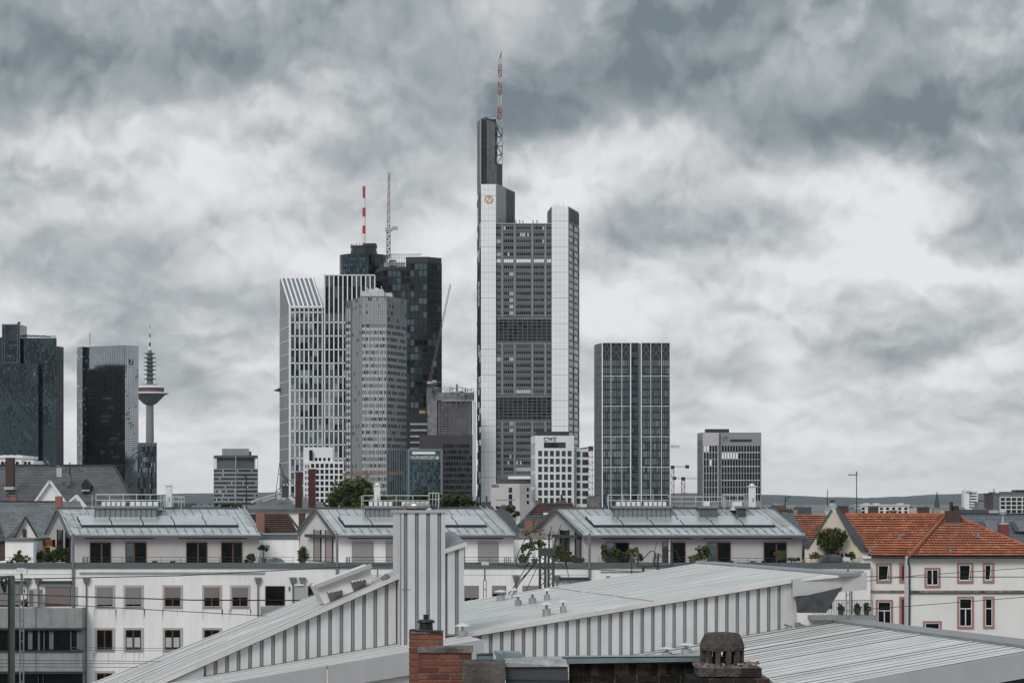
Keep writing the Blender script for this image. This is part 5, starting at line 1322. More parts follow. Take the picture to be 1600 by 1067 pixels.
# pipes and ladders on the roofs
b = MB()
for p in ([R1(-.0, .72, .2), R1(1.6, .72, .2), R1(1.6, .9, .2)], [R1(-.1, .7, .15), R1(.2, .35, .15), R1(.9, .3, .15)], [R1(0, .62, .1), R1(.5, .25, .1), R1(.9, .2, .12)], [R1(.9, .2, .12), R1(.3, .22, .15), R1(.1, .4, .2), R1(.5, .5, .15)]): b.path(p, .035)
b.build('pipework', _m['galvanised'], roof1)
for Rf, s_, rf in ((R2, X(802, YP)-X(527, YP)-.65, roof2), (R3, X(1253, YP)-X(912, YP)-.8, roof3), (R1, X(404, YP)-X(113, YP)-.25, roof1)):
    b = MB(); b.bar(Rf(s_, .25, .12), Rf(s_, 1, .12), .05); b.bar(Rf(s_+.42, .25, .12), Rf(s_+.42, 1, .12), .05)
    for k in range(14): b.bar(Rf(s_, .27+.05*k, .12), Rf(s_+.42, .27+.05*k, .12), .03)
    b.build('roof_ladder', _m['galvanised'], rf)
# railings along the terrace edge
railing(h0, -20, 50); railing(h1, 130, 404); railing(h1, 405, 458.5); railing(h1, 482, 523); railing(h2, 541, 628); railing(h2, 724, 806); railing(h2, 820, 838)
railing(h2, 868, 916, dens=True, h=.3); railing(h3, 936, 990, h=.36, step=.5); railing(h3, 1020, 1100); railing(h3, 1100, 1250, h=.36, step=.6); railing(h3, 1258, 1342, h=.36, step=.4)
for hh, ps in ((h1, (130, 133, 137)), (h2, (541, 543.5, 546, 788, 791, 794, 797))):
    for p in ps: b = MB(); b.box(X(p, 170.1)-.03, X(p, 170.1)+.03, 170.0, 170.06, Z(880, 170.1), Z(870, 170.1)); b.build('railing_post', M_rail, hh)
# things on the terraces: walls between the roof storeys
def wallthing(label, pa, pb, y0, y1, Y, m, cap=True, name='terrace_wall', cat='wall'):
    t = thing(name, label, cat, W((pa+pb)/2, y1, Y)); b = MB(); rect(b, pa, pb, y0+1.5, y1, Y, 0, -.3); b.build('wall', m, t)
    if cap: b = MB(); rect(b, pa-.5, pb+.5, y0, y0+1.5, Y, .06, -.36); b.build('coping', M_cap, t)
    return t
wallthing('plain white terrace wall between first and second roof storey', 404.5, 467, 841, 880, 175.5, M_fac)
wallthing('plain white terrace wall right of the second roof storey', 803, 862, 840.5, 880, 177, M_fac)
# ================================================================== ribbed metal hall
HB = (10.05, 131.0); UX, UY, VX, VY = -.972, -.23, .229, -.973
def Hp(s, t, z): return V((HB[0]+UX*s+VX*t, HB[1]+UY*s+VY*t, z))
def Hs(px, py, t):      # photo point on the vertical plane t = const -> (s, z)
    k = (px-800)/F; s = (HB[0]+VX*t-k*(HB[1]+VY*t))/(-UX+UY*k); Y = HB[1]+UY*s+VY*t
    return s, Z(py, Y)
T0 = 19.6
M_hall = mat('hall_wall_panel', (.58, .58, .59), .55, .1, var=.10, scale=.5, streak=.22)
M_grv = mat('hall_wall_groove', (.17, .18, .19), .5, .2, var=.15)  # groove liner coloured darker to deepen the recess shade; also used on fittings
M_grv2 = mat('hall_wall_groove_mid', (.25, .262, .272), .5, .2, var=.1)
ANG = math.atan2(UY, UX)
M_hroof = mat('hall_roof_sheet', (.655, .638, .62), .5, .05, var=.13, scale=.30, streak=.40, along=ANG, col2=(.50, .495, .485))
M_hroof2 = mat('hall_roof_pale', (.64, .622, .605), .5, .05, var=.12, scale=.5, streak=.40, along=ANG)
M_fas = mat('hall_fascia', (.42, .422, .435), .5, .15, var=.06, scale=.6, streak=.08)
M_hcap = mat('hall_ridge_cap', (.24, .245, .255), .5, .3, var=.12, scale=.8)
t = thing('station_hall', 'long ribbed light grey metal hall with stepped sloping roofs in front of the white houses', 'hall', Hp(8, 10, 0))
hall = t
z1r = lambda s: 18-3.29-.150*s                                 # upper right roof
sP, zP = Hs(1248, 979, T0); sQ, zQ = Hs(980, 1025, T0); k2 = (zP-zQ)/(sQ-sP)
z2r = lambda s: zP-k2*(s-sP)                                    # lower roof
sa, za_ = Hs(625, 897, T0); sb, zb_ = Hs(310, 1037, T0); k3 = (za_-zb_)/(sb-sa)
z3r = lambda s: za_-k3*(s-sa)
sc_, zc_ = Hs(640, 1003, T0); sd_, zd_ = Hs(330, 1055, T0); z4r = lambda s: zc_-(zc_-zd_)/(sd_-sc_)*(s-sc_)
TB = 5.5; se_, ze_ = Hs(625, 877, TB); sf_, zf_ = Hs(165, 1058, TB); z3b = lambda s: ze_-(ze_-zf_)/(sf_-se_)*(s-se_)
z3 = lambda s, t=T0: z3b(s)+(z3r(s)-z3b(s))*(t-TB)/(T0-TB)                     # steep left roof, slightly twisted                                   # steep left roof
def corr(zf, s0, s1, t0, t1, name, m, pitch, hgt, thick=.1, ncut=2, parent=None, groove=.22):
    """ribbed sheet: broad pans running down the slope with narrow grooves between"""
    b = MB(); prof = []; tt = t0; Zf = zf if zf is z3 else (lambda s, t: zf(s)); r = random.Random(5)
    while tt < t1:
        pt_ = pitch*r.uniform(.75, 1.25); g = groove*pt_; j = r.uniform(-.012, .012)
        j = r.uniform(-.4, .8)*hgt*(1 if r.random() < .7 else 1.8)
        prof += [(tt, 0, 0), (tt+g, 0, 0), (tt+g*1.3, hgt+j, 0), (tt+pt_*.97, hgt+j, 1)]; tt += pt_  # riser facing the camera takes the dark slot: its shade is painted in
    prof = [(min(a, t1), h, c) for a, h, c in prof]+[(t1, 0, 0)]
    for (a, ha, ca), (c_, hc, cc) in zip(prof[:-1], prof[1:]):
        if c_-a < 1e-4: continue
        for i in range(ncut):
            sA = s0+(s1-s0)*i/ncut; sB = s0+(s1-s0)*(i+1)/ncut
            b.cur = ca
            b.poly([Hp(sA, a, Zf(sA, a)+ha), Hp(sB, a, Zf(sB, a)+ha), Hp(sB, c_, Zf(sB, c_)+hc), Hp(sA, c_, Zf(sA, c_)+hc)])
    b.cur = 0
    b.prism([Hp(s0, t0, Zf(s0, t0)-.02), Hp(s1, t0, Zf(s1, t0)-.02), Hp(s1, t1, Zf(s1, t1)-.02), Hp(s0, t1, Zf(s0, t1)-.02)], (0, 0, -thick))
    return b.build(name, m, parent or t)
M_riser_shade = mat('hall_riser_shade', (.20, .20, .205), .55, .05, var=.12, scale=.4)  # same sheet metal as the pans, darkened to stand for shaded risers
M_v1 = mat('hall_riser_shade_lap', (.30, .30, .30), .6, var=.2, scale=.4)  # softer painted riser shade, also the colour of the sheet laps
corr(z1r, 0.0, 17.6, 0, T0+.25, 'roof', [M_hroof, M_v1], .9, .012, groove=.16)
r2 = corr(z2r, -.3, 15, T0, 41.6, 'roof', [M_hroof2, mat('hall_riser_shade_deep', (.10, .10, .105), .6)], .75, .020, groove=.30)
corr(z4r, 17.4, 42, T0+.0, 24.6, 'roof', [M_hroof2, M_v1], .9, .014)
corr(z3, sa-.3, 33, TB, T0+.3, 'roof', [M_hroof2, M_riser_shade], .9, .020, groove=.24, ncut=6)
# small corner triangle of the upper roof towards its overhang
b = MB(); b.prism([Hp(0, T0+.2, z1r(0)), Hp(1.8, T0+.2, z1r(1.8)), Hp(0, 21.6, z1r(0))], (0, 0, -.1)); b.build('roof_corner', M_hroof2, t)
b = MB(); r_ = random.Random(21)
for s_ in (8.2,):
    t_ = 0.2
    while t_ < T0: e = min(t_+r_.uniform(1.5, 4), T0); o_ = r_.uniform(-.06, .06); b.prism([Hp(s_+o_, t_, z1r(s_+o_)+.016), Hp(s_+o_, e, z1r(s_+o_)+.016), Hp(s_+o_+.09, e, z1r(s_+o_+.09)+.016), Hp(s_+o_+.09, t_, z1r(s_+o_+.09)+.016)], (0, 0, .012)); t_ = e
b.build('sheet_lap', M_v1, t)
# ridge caps
b = MB(); b.prism([Hp(.12, -.2, z1r(0)+.06), Hp(-1.0, -.2, z1r(0)+.10), Hp(-1.0, 21.9, z1r(0)+.10), Hp(.12, 21.7, z1r(0)+.06)], (0, 0, -.13)); b.build('ridge_cap', M_hcap, t)
b = MB(); b.prism([Hp(.0, 20.3, z2r(-.3)+.09), Hp(-1.3, 20.0, z2r(-.3)+.13), Hp(-1.3, 41.8, z2r(-.3)+.13), Hp(.0, 41.6, z2r(-.3)+.09)], (0, 0, -.16)); b.build('ridge_cap', M_hcap, t)
# fascias
def slab(p, q, h, th, nrm, name, m, drop=0.0):
    b = MB(); p = V(p); q = V(q); n = V(nrm)*th
    b.prism([p, q, q-V((0, 0, h)), p-V((0, 0, h))], n); return b.build(name, m, t)
vn = V((VX, VY, 0))
slab(Hp(1.75, T0+.25, z1r(1.75)+.02), Hp(-1.05, 21.95, z1r(0)+.12), .78, .08, vn, 'fascia', M_fas)
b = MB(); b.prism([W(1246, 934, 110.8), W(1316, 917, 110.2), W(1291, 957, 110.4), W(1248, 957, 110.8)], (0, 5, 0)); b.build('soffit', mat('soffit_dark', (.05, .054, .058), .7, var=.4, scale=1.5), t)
slab(Hp(15, 41.75, z2r(15)+.12), Hp(-1.35, 41.75, z2r(-.3)+.16), .95, .08, vn, 'fascia', M_fas)
slab(Hp(-1.40, 20.2, z2r(-.3)+.10), Hp(-1.40, 41.8, z2r(-.3)+.16), .9, .06, (-UX, -UY, 0), 'fascia', M_fas)
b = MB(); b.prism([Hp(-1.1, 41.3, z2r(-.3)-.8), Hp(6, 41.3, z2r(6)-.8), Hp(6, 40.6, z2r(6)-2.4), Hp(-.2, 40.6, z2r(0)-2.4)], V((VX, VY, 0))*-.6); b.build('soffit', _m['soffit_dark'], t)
b = MB(); b.prism([Hp(-.2, 40.7, 0), Hp(15, 40.7, 0), Hp(15, 26, 0), Hp(-.2, 20, 0)], (0, 0, z2r(20)-1.2)); b.build('lower_wall', M_hall, t)
for s0, s1 in ((17.4, 24.1), (24.15, 30.2), (30.25, 42)):
    slab(Hp(s0, 24.65, z4r(s0)+.05), Hp(s1, 24.65, z4r(s1)+.05), .98, .07, vn, 'fascia', M_fas)
b = MB(); b.prism([Hp(17.4, 24.4, z4r(17.4)-.8), Hp(42, 24.4, z4r(42)-.8), Hp(42, 24.4, 0), Hp(17.4, 24.4, 0)], vn*-.3); b.build('lower_wall', M_hroof2, t)
slab(Hp(sb-.2, T0+.2, z3r(sb)-.10), Hp(33, T0+.2, z3r(33)-.10), 1.1, .07, vn, 'fascia', M_fas)
# verge trims along the front edges
def trim(zf, s0, s1, tt, name, h=.20, th=.14):
    b = MB(); b.prism([Hp(s0, tt, zf(s0)+.07), Hp(s1, tt, zf(s1)+.07), Hp(s1, tt, zf(s1)+.07-h), Hp(s0, tt, zf(s0)+.07-h)], vn*th)
    b.cur = 1; b.prism([Hp(s0, tt, zf(s0)+.069-h), Hp(s1, tt, zf(s1)+.069-h), Hp(s1, tt, zf(s1)+.03-h), Hp(s0, tt, zf(s0)+.03-h)], vn*(th*.6))
    return b.build(name, [M_hroof2, M_grv], t)
trim(z1r, 1.85, 17.5, T0+.22, 'verge_trim'); trim(z3r, sa-.2, 33, T0+.28, 'verge_trim')
# ribbed walls
def ribwall(s0, s1, zt, zb, tt, name, pitch=.505, phase=0.0):
    b = MB(); b.cur = 1
    b.prism([Hp(s0, tt, zb(s0)), Hp(s1, tt, zb(s1)), Hp(s1, tt, zt(s1)), Hp(s0, tt, zt(s0))], vn*-.25)
    s = s0+phase
    while s < s1:
        a, c_ = max(s, s0), min(s+pitch*.66, s1)
        b.cur = 0; b.prism([Hp(a, tt+.001, zb(a)), Hp(c_, tt+.001, zb(c_)), Hp(c_, tt+.001, zt(c_)), Hp(a, tt+.001, zt(a))], vn*.075)
        if c_ < s1:
            m0 = c_+pitch*.10; m1 = c_+pitch*.25; b.cur = 2
            b.prism([Hp(m0, tt+.001, zb(m0)), Hp(m1, tt+.001, zb(m1)), Hp(m1, tt+.001, zt(m1)), Hp(m0, tt+.001, zt(m0))], vn*.02)
        s += pitch
    b.cur = 1; b.prism([Hp(s0, tt, zb(s0)+.05), Hp(s1, tt, zb(s1)+.05), Hp(s1, tt, zb(s1)-.03), Hp(s0, tt, zb(s0)-.03)], vn*.10)
    return b.build(name, [M_hall, M_grv, M_grv2], t)
ribwall(1.45, 17.4, lambda s: z1r(s)-.12, z2r, T0, 'ribbed_wall', phase=.45)
b = MB(); b.prism([Hp(1.46, T0+.08, z2r(1.4)), Hp(1.9, T0+.08, z2r(1.9)), Hp(1.9, T0+.08, z1r(1.9)-.1), Hp(1.46, T0+.08, z1r(1.4)-.1)], vn*.04); b.build('corner_panel', M_hall, t)
ribwall(sa+.2, sb, lambda s: z3r(s)-.12, z4r, T0, 'ribbed_wall', phase=.0)
# shaft
s695, _z = Hs(695, 900, 20.6); s627, _ = Hs(627, 900, 20.6); s725, _ = Hs(725, 900, 20.6)
zs_ = Hs(660, 801, 20.6)[1]
sh_ = ribwall(s695, s627, lambda s: zs_, lambda s: z4r(s)-.1, 20.6, 'shaft', phase=-.16)
b = MB(); b.prism([Hp(s695, 20.3, 8), Hp(s627, 20.3, 8), Hp(s627, 18.6, 8), Hp(s695, 18.6, 8)], (0, 0, zs_-8)); b.cur = 1
b.prism([Hp(s695-.08, 20.75, zs_), Hp(s627+.08, 20.75, zs_), Hp(s627+.08, 18.5, zs_), Hp(s695-.08, 18.5, zs_)], (0, 0, .12)); b.build('shaft_cap', [M_hall, M_fas], sh_)
for dz in (-3.35,):
    b = MB(); b.prism([Hp(s695+1.55, 20.685, zs_+dz), Hp(s627, 20.685, zs_+dz), Hp(s627, 20.685, zs_+dz-.03), Hp(s695+1.55, 20.685, zs_+dz-.03)], vn*.01); b.build('joint', M_grv, sh_)
c_ = Hp((s695+s627)/2+.15, 19.8, zs_+.12); b = MB(); b.lathe(c_, [(.42, 0), (.47, .05), (.58, .08), (.60, .2), (.55, .3), (.42, .33), (.40, .1)], 28); b.build('round_vent', mat('stainless', (.42, .39, .38), .25, .9, var=.15, scale=3), sh_, smooth=True)
# lean-to beside the shaft
zA = Hs(695, 862, 20.6)[1]; zBq = Hs(725, 851, 20.6)[1]
zl = lambda s: zA+(zBq-zA)*(s695-s)/(s695-s725)
lt = ribwall(s725, s695-.01, zl, lambda s: z4r(17.4)-.0, 20.5, 'lean_to', phase=-.1)
b = MB(); b.prism([Hp(s725-.1, 20.62, zl(s725)+.03), Hp(s695+.02, 20.62, zl(s695)+.03), Hp(s695+.02, 18.2, zl(s695)+.85), Hp(s725-.1, 18.2, zl(s725)+.55)], (0, 0, -.1)); b.cur = 1
b.bar(Hp(s725-.12, 20.66, zl(s725)+.04), Hp(s695+.05, 20.66, zl(s695)+.02), .1, .18); b.build('lean_to_roof', [M_hcap, M_hroof2], lt)
b = MB(); b.prism([Hp(s725, 20.2, 9), Hp(s695, 20.2, 9), Hp(s695, 18.3, 9), Hp(s725, 18.3, 9)], (0, 0, zl(s695)-9)); b.build('lean_to_core', M_hall, lt)
# raised white monitor and snow guards on the steep roof
def on3(px, py):       # photo point on the steep roof plane
    k = (px-800)/F; q = (HZ-py)/F; d = V((k, 1, q)); n = V((UX, UY, 0))*k3+V((0, 0, 1))
    p0 = Hp(sa, T0, z3r(sa)); Y = (p0-V((0, 0, CZ))).dot(n)/d.dot(n); return V((0, 0, CZ))+d*Y
def on_plane(px, py, p0, n):
    d = V(((px-800)/F, 1, (HZ-py)/F)); Y = (V(p0)-V((0, 0, CZ))).dot(n)/d.dot(n); return V((0, 0, CZ))+d*Y
p1, p2 = on3(507, 944), on3(580, 911); up = V((0, 0, .8)); back = V((-VX, -VY, 0))
b = MB(); b.prism([p1, p2, p2+up+back*.15, p1+up+back*.15+V((-.35, -.08, 0))], back*1.9); b.cur = 1
b.bar(p1+up+V((-.4, -.15, 0)), p2+up+V((0, -.1, 0)), .25, .16)
for a, n_ in ((.12, 0), (.62, 0)):
    o = p1.lerp(p2, a); e = p1.lerp(p2, a+.27); b.cur = 2; b.prism([o+V((0, -.02, .02)), e+V((0, -.02, .02)), e+V((.02, -.35, .28)), o+V((-.12, -.35, .42))], (0, 0, .05))
    b.cur = 0
    for k in range(5): q = o.lerp(e, k/4); b.box(q.x-.06, q.x+.04, q.y-.42, q.y-.2, q.z+.42-.14*k/4, q.z+.50-.14*k/4)
b.build('roof_monitor', [M_hroof2, M_fas, M_grv], t)
b = MB()
for px in range(588, 622, 5): q = on3(px, 908-(px-588)*.42); b.box(q.x-.07, q.x+.07, q.y-.3, q.y+.3, q.z, q.z+.16)
b.bar(on3(585, 912), on3(622, 897), .1); b.cur = 1; b.bar(on3(598, 909)+V((0, 0, .1)), on3(606, 906)+V((0, 0, .2)), .3, .2); b.bar(on3(590, 905), on3(590, 900)+V((0, 0, .3)), .08)
b.build('walkway_grate', [M_fas, M_grv], t)
# vent pipes with cone caps on the upper right roof and the lower one
n1_ = V((UX, UY, 0))*.150+V((0, 0, 1)); p01 = Hp(0, 0, z1r(0)); n2_ = V((UX, UY, 0))*k2+V((0, 0, 1)); p02 = Hp(sP, T0, z2r(sP))
M_vent = mat('galvanised_vent', (.36, .37, .385), .45, .4, var=.2, scale=3)
for (px, base, top, wpx, pl) in ((782.5, 938, 921, 13, 1), (803, 934, 918.5, 8, 1), (809.6, 946, 928, 11, 1), (832, 943, 924, 12, 1), (854.7, 938, 919, 9.5, 1), (854, 962, 940, 13, 1), (880, 957, 936.5, 10, 1),
                                 (722.5, 997, 973, 15, 1), (696, 1001, 979, 12, 2), (1042, 1025, 1010, 16, 2), (1072.7, 1022, 1003.5, 16, 2)):
    q = on_plane(px, base, p01 if pl == 1 else p02, n1_ if pl == 1 else n2_); m_ = q.y/F; r = wpx/2*m_; h = (base-top)*m_
    b = MB(); b.lathe((q.x, q.y, q.z-.05), [(r, 0), (r, h*.55), (r*.9, h*.58)], 18); b.lathe((q.x, q.y, q.z), [(r*.35, h*.5), (r*.35, h*.85)], 10); vp = b.build('vent_pipe', M_vent, t, smooth=False)
    b = MB(); b.lathe((q.x, q.y, q.z), [(r*1.7, h*.80), (r*1.72, h*.82), (r*.9, h*.93), (r*.12, h*1.0)], 20); b.build('vent_cap', M_hroof2, vp)
# small bolts and box bits on the corner
b = MB()
q = Hp(1.5, T0+.3, z2r(1.5)+.15); b.tube(q, q+V((.35, -.1, -.05)), .05); b.tube(q+V((-.6, 0, 0)), q+V((-.3, -.3, -.1)), .04); b.box(q.x-.12, q.x+.12, q.y-.2, q.y, q.z-.12, q.z+.1); b.build('roof_fitting', M_grv, t)

# ================================================================== masts, lamps and wires over the tracks
M_green = mat('mast_green', (.055, .075, .07), .55, .2, var=.2, scale=2)
M_lat = mat('mast_grey', (.17, .18, .19), .5, .3, var=.2, scale=2)
Ym = 140
t = thing('catenary_mast', 'green steel lattice mast with insulators rising behind the metal hall', 'mast', (X(854.5, Ym), Ym, 0))
b = MB(); 
for p in (843.5, 852, 857, 864.5): b.box(X(p-2.0, Ym), X(p+2.0, Ym), Ym-.3, Ym-.15, 0, Z(866, Ym)); b.box(X(p-1.6, Ym), X(p+1.6, Ym), Ym+.3, Ym+.45, 0, Z(866, Ym))
y = 868
while y < 1080:
    b.bar(W(858, y, Ym-.25), W(864, y+8, Ym-.25), .05); b.bar(W(864, y+8, Ym-.25), W(858, y+16, Ym-.25), .05); b.bar(W(844, y, Ym+.4), W(852, y+8, Ym+.4), .05); b.bar(W(852, y+8, Ym+.4), W(844, y+16, Ym+.4), .05); y += 16
b.build('lattice_post', M_green, t)
b = MB(); b.box(X(841, Ym), X(867, Ym), Ym-.4, Ym+.5, Z(868, Ym), Z(858, Ym)); b.box(X(829, Ym), X(869, Ym), Ym-.3, Ym+.3, Z(858.6, Ym), Z(856.3, Ym)); b.build('head_beam', M_green, t)
ins = mat('insulator_brown', (.04, .035, .035), .3, var=.2)
def insul(b, p, q, r=.10, n=7):
    p = V(p); q = V(q); d = q-p; b.tube(p, q, r*.4)
    for k in range(n): a = p+d*((k+.2)/n); b.tube(a, a+d*(.35/n), r, r*.7, 8)
for (a, c_) in (((858, 857), (858, 836)), ((866, 857), (869, 838)), ((832, 855), (826, 832)), ((827, 878), (819, 886)), ((824, 873), (828, 864)), ((883, 870), (885, 886))):
    b = MB(); insul(b, W(*a, Ym), W(*c_, Ym)); b.cur = 1; b.box(W(*c_, Ym).x-.12, W(*c_, Ym).x+.12, Ym-.1, Ym+.1, W(*c_, Ym).z-.04, W(*c_, Ym).z+.06); b.build('insulator', [ins, M_green], t)
b = MB(); r_ = .022
arc = lambda x0, y0, x1, y1, sx, sy, n=10: [W(x0+(x1-x0)*i/n+sx*math.sin(math.pi*i/n), y0+(y1-y0)*i/n+sy*math.sin(math.pi*i/n), Ym) for i in range(n+1)]
b.path(arc(826, 832, 816, 887, -14, 14), r_); b.path(arc(858, 836, 869, 838, 0, -6), r_); b.path(arc(869, 838, 876, 820, 0, 3), r_); b.path(arc(857, 836, 861, 822, 2, -2), r_)
b.path(arc(866, 868, 885, 886, 2, 6), r_); b.path([W(885, 886, Ym), W(893, 916, Ym)], r_)
for (a, c_) in (((842, 868), (800, 928)), ((842, 874), (806, 918)), ((843, 872), (790, 932)), ((842, 880), (820, 926)), ((826, 880), (790, 936))): b.path([W(*a, Ym), W(*c_, Ym)], r_)
b.path([W(829, 857, Ym), W(820, 874, Ym)], .05)
b.build('jumper_cable', M_rail, t)
t = thing('catenary_bracket', 'low green switching frame with two cable loops above the hall roof ridge', 'bracket', W(1024, 892, 150)); Yk = 150
b = MB(); 
for p in (996.5, 1050): b.bar(W(p, 885, Yk), W(p, 862, Yk), .12); insul(b, W(p, 872, Yk), W(p, 861, Yk), .09, 4)
b.bar(W(995, 884, Yk), W(1052, 884, Yk), .10); b.bar(W(1004, 886, Yk), W(1030, 882, Yk), .14); insul(b, W(1022, 883, Yk), W(1024, 863, Yk), .14, 6); insul(b, W(1027, 883, Yk), W(1029, 864, Yk), .14, 6); b.bar(W(1005, 885, Yk), W(1005, 1000, Yk), .16); b.bar(W(1028, 885, Yk), W(1028, 1000, Yk), .2)
b.build('frame', M_green, t)
A2 = lambda x0, y0, x1, y1, sy, n=12: [W(x0+(x1-x0)*i/n, y0+(y1-y0)*i/n+sy*math.sin(math.pi*i/n)*math.cos(math.pi*i/n*.8), Yk) for i in range(n+1)]
b = MB(); b.path(A2(997, 862, 1024, 864, 14), .03); b.path(A2(1028, 864, 1050, 861, 8), .03); b.path(A2(1050, 861, 1066, 874, -9), .03); b.path([W(1023, 863, Yk), W(1026, 846, Yk)], .02); b.path([W(987, 873, Yk), W(987, 897, Yk)], .03)
b.build('jumper_cable', M_rail, t)
# left mast and ladder lamp
Yl = 95
t = thing('catenary_mast', 'green steel post at the left edge with hanging insulators', 'mast', (X(18, Yl), Yl, 0))
b = MB(); b.box(X(15, Yl), X(22.5, Yl), Yl-.12, Yl+.12, 0, Z(900.5, Yl)); b.cur = 1
b.box(X(14, Yl), X(15, Yl)-.002, Yl-.2, Yl+.2, 0, Z(901, Yl)); b.build('post', [M_green, M_rail], t)
b = MB(); b.bar(W(-4, 901.5, Yl), W(22, 900.5, Yl), .12, .1); b.bar(W(0, 905, Yl), W(14, 902, Yl), .05); b.build('cross_arm', M_green, t)
for (a, c_) in (((2, 903), (4, 916)), ((10, 904), (7, 926)), ((4, 912), (8, 924))):
    b = MB(); insul(b, W(*a, Yl), W(*c_, Yl), .09, 5); b.build('insulator', ins, t)
b = MB(); b.path([W(2, 916, Yl), W(8, 928, Yl), W(16, 927, Yl)], .02); b.build('jumper_cable', M_rail, t)
def lampmast(label, px, ytop, w, Y, heads, latt_top=None):
    t = thing('floodlight_mast', label, 'lamp post', (X(px, Y), Y, 0)); b = MB(); lt_ = latt_top or ytop+20
    x = X(px, Y); hw = w/2*Y/F
    for sx in (-1, 1): b.box(x+sx*hw-.025, x+sx*hw+.025, Y-.03, Y+.03, 0, Z(lt_, Y))
    z = 0.5
    while z < Z(lt_, Y): b.box(x-hw, x+hw, Y-.02, Y+.02, z, z+.05); z += .42 if w > 5 else .55
    b.tube((x, Y, Z(lt_, Y)), (x, Y, Z(ytop+3, Y)), .05); b.build('lattice_post', M_lat, t)
    for h in heads:
        b = MB(); c0 = W(px+h[0], ytop+h[1], Y); b.prism([c0+V((-.16*h[2], -.15, -.05)), c0+V((.16*h[2], -.15, -.05)), c0+V((.20*h[2], -.12, .10)), c0+V((-.12*h[2], -.12, .16))], (0, .3, 0)); b.build('lamp_head', mat('lamp_head', (.50, .51, .52), .4, .2), t)
    return t
lampmast('pale ladder like lattice mast with twin lamps beside the green post', 34, 893, 5.5, 100, [(-3, 0, .8), (3, 0, .8)], 928)
lampmast('slim lamp mast right of the hall shaft, flat lamp on top', 757.5, 880, 4.5, 150, [(0, 1, 1.4)], 907)
lampmast('lamp mast with pale oval head before the balcony railing on the right', 1325, 873, 5.5, 128, [(-3, 1, 1.1), (0, 2.5, .5)], 905)
t = thing('lamp_post', 'thin dark street lamp with a short arm rising above the first roof storey', 'lamp post', (X(385, 200), 200, 0))
b = MB(); b.tube((X(385, 200), 200, 0), W(385, 740, 200), .06, .05); b.tube(W(385, 745, 200), W(378, 741, 200), .05); b.build('post', M_rail, t); b = MB(); b.bar(W(378.5, 741.5, 200), W(375, 740.5, 200), .25, .1); b.build('lamp_head', M_rail, t)
# wires
M_wire = mat('wire_black', (.02, .022, .024), .5)
def wire(label, pts, Ya_, Yb_, r=.016, sag=0.0):
    n = len(pts)-1; P = []
    for i, (px, py) in enumerate(pts): P.append(W(px, py, Ya_+(Yb_-Ya_)*i/n))
    Q = []
    for a, c_ in zip(P[:-1], P[1:]):
        for k in range(8): q = a.lerp(c_, k/8); q.z -= sag*4*(k/8)*(1-k/8); Q.append(q)
    Q.append(P[-1]); b = MB(); b.path(Q, r, 5); o = b.build('overhead_wire', M_wire)
    return tag(o, label, 'wire', 'overhead wires crossing the picture')
wire('top wire rising from the left post across the first white house', [(22, 904.5), (280, 899), (640, 880)], 100, 128, .022)
wire('thicker wire across the shuttered windows of the first white house', [(-20, 926), (22, 928), (135, 932), (300, 937), (640, 938)], 96, 128, .03)
wire('thin wire falling below the first row of framed windows', [(-20, 936), (160, 948), (400, 961), (640, 975)], 96, 128, .018)
wire('thin wire along the sills of the second window row', [(110, 1011), (300, 1013)], 100, 128, .013)
wire('faint wire right under the second window row', [(110, 1015), (290, 1016.5)], 100, 128, .011)
wire('upper of the three lowest wires left of the hall roof', [(-20, 1030), (250, 1033)], 96, 110, .012)
wire('middle of the three lowest wires left of the hall roof', [(-20, 1036), (230, 1036)], 96, 110, .012)
wire('lowest of the three wires left of the hall roof', [(-20, 1041), (215, 1042)], 96, 110, .012)
wire('wire from the slim lamp mast past the lattice mast to the switching frame', [(745, 880), (860, 886), (1005, 893)], 150, 150, .022)
wire('level wire across the middle windows of the orange roofed house', [(1322, 900), (1420, 901), (1620, 901)], 128, 120, .02)
wire('wire climbing to the right across the upper pink framed windows', [(1330, 910), (1440, 898), (1620, 886)], 128, 120, .016)
wire('wire climbing to the right below the string course of the orange roofed house', [(1360, 951), (1440, 945), (1620, 931)], 128, 120, .016)
wire('faint wire above the lower hall roof at the right edge', [(1500, 1001), (1620, 1002)], 118, 118, .010)
# ================================================================== orange roofed house on the right
M_tile = brickmat('orange_tile', (.50, .135, .048), (.40, .095, .036), (.12, .035, .02), .23, 5.0, .022, .75, bump=.5)
M_tile_b = brickmat('brown_tile', (.075, .038, .032), (.055, .03, .026), (.02, .012, .012), .24, 5.0, .02, .7, bump=.5)
M_cream = mat('house_plaster', (.73, .715, .70), .85, var=.05, scale=.4, streak=.06)
M_gab = mat('cream_plaster', (.62, .555, .465), .85, var=.04, scale=.4, streak=.04)
M_pinkf = mat('pink_surround', (.36, .175, .155), .7, var=.08, scale=2)
M_wfr = mat('white_window_frame', (.70, .70, .70), .5)
M_slate = brickmat('slate_roof', (.105, .10, .108), (.060, .057, .062), (.03, .028, .032), .95, .30, .03, .6, bump=.4, patch=.35, patchcol=(.15, .145, .15))
M_slate2 = brickmat('slate_roof_grey', (.145, .155, .165), (.085, .092, .098), (.05, .055, .06), .8, .22, .02, .6, bump=.4, patch=.5, patchcol=(.20, .21, .21))
M_slate3 = brickmat('slate_roof_blue', (.105, .125, .14), (.075, .09, .10), (.04, .048, .055), .6, .22, .02, .55, bump=.4)
M_brk = brickmat('chimney_brick', (.30, .085, .042), (.20, .06, .035), (.25, .21, .18), .25, .083, .012, .85, bump=.4, patch=.3, patchcol=(.06, .04, .035))
M_brkd = brickmat('chimney_brick_dark', (.09, .04, .032), (.06, .032, .028), (.07, .06, .055), .25, .083, .012, .85, bump=.4)
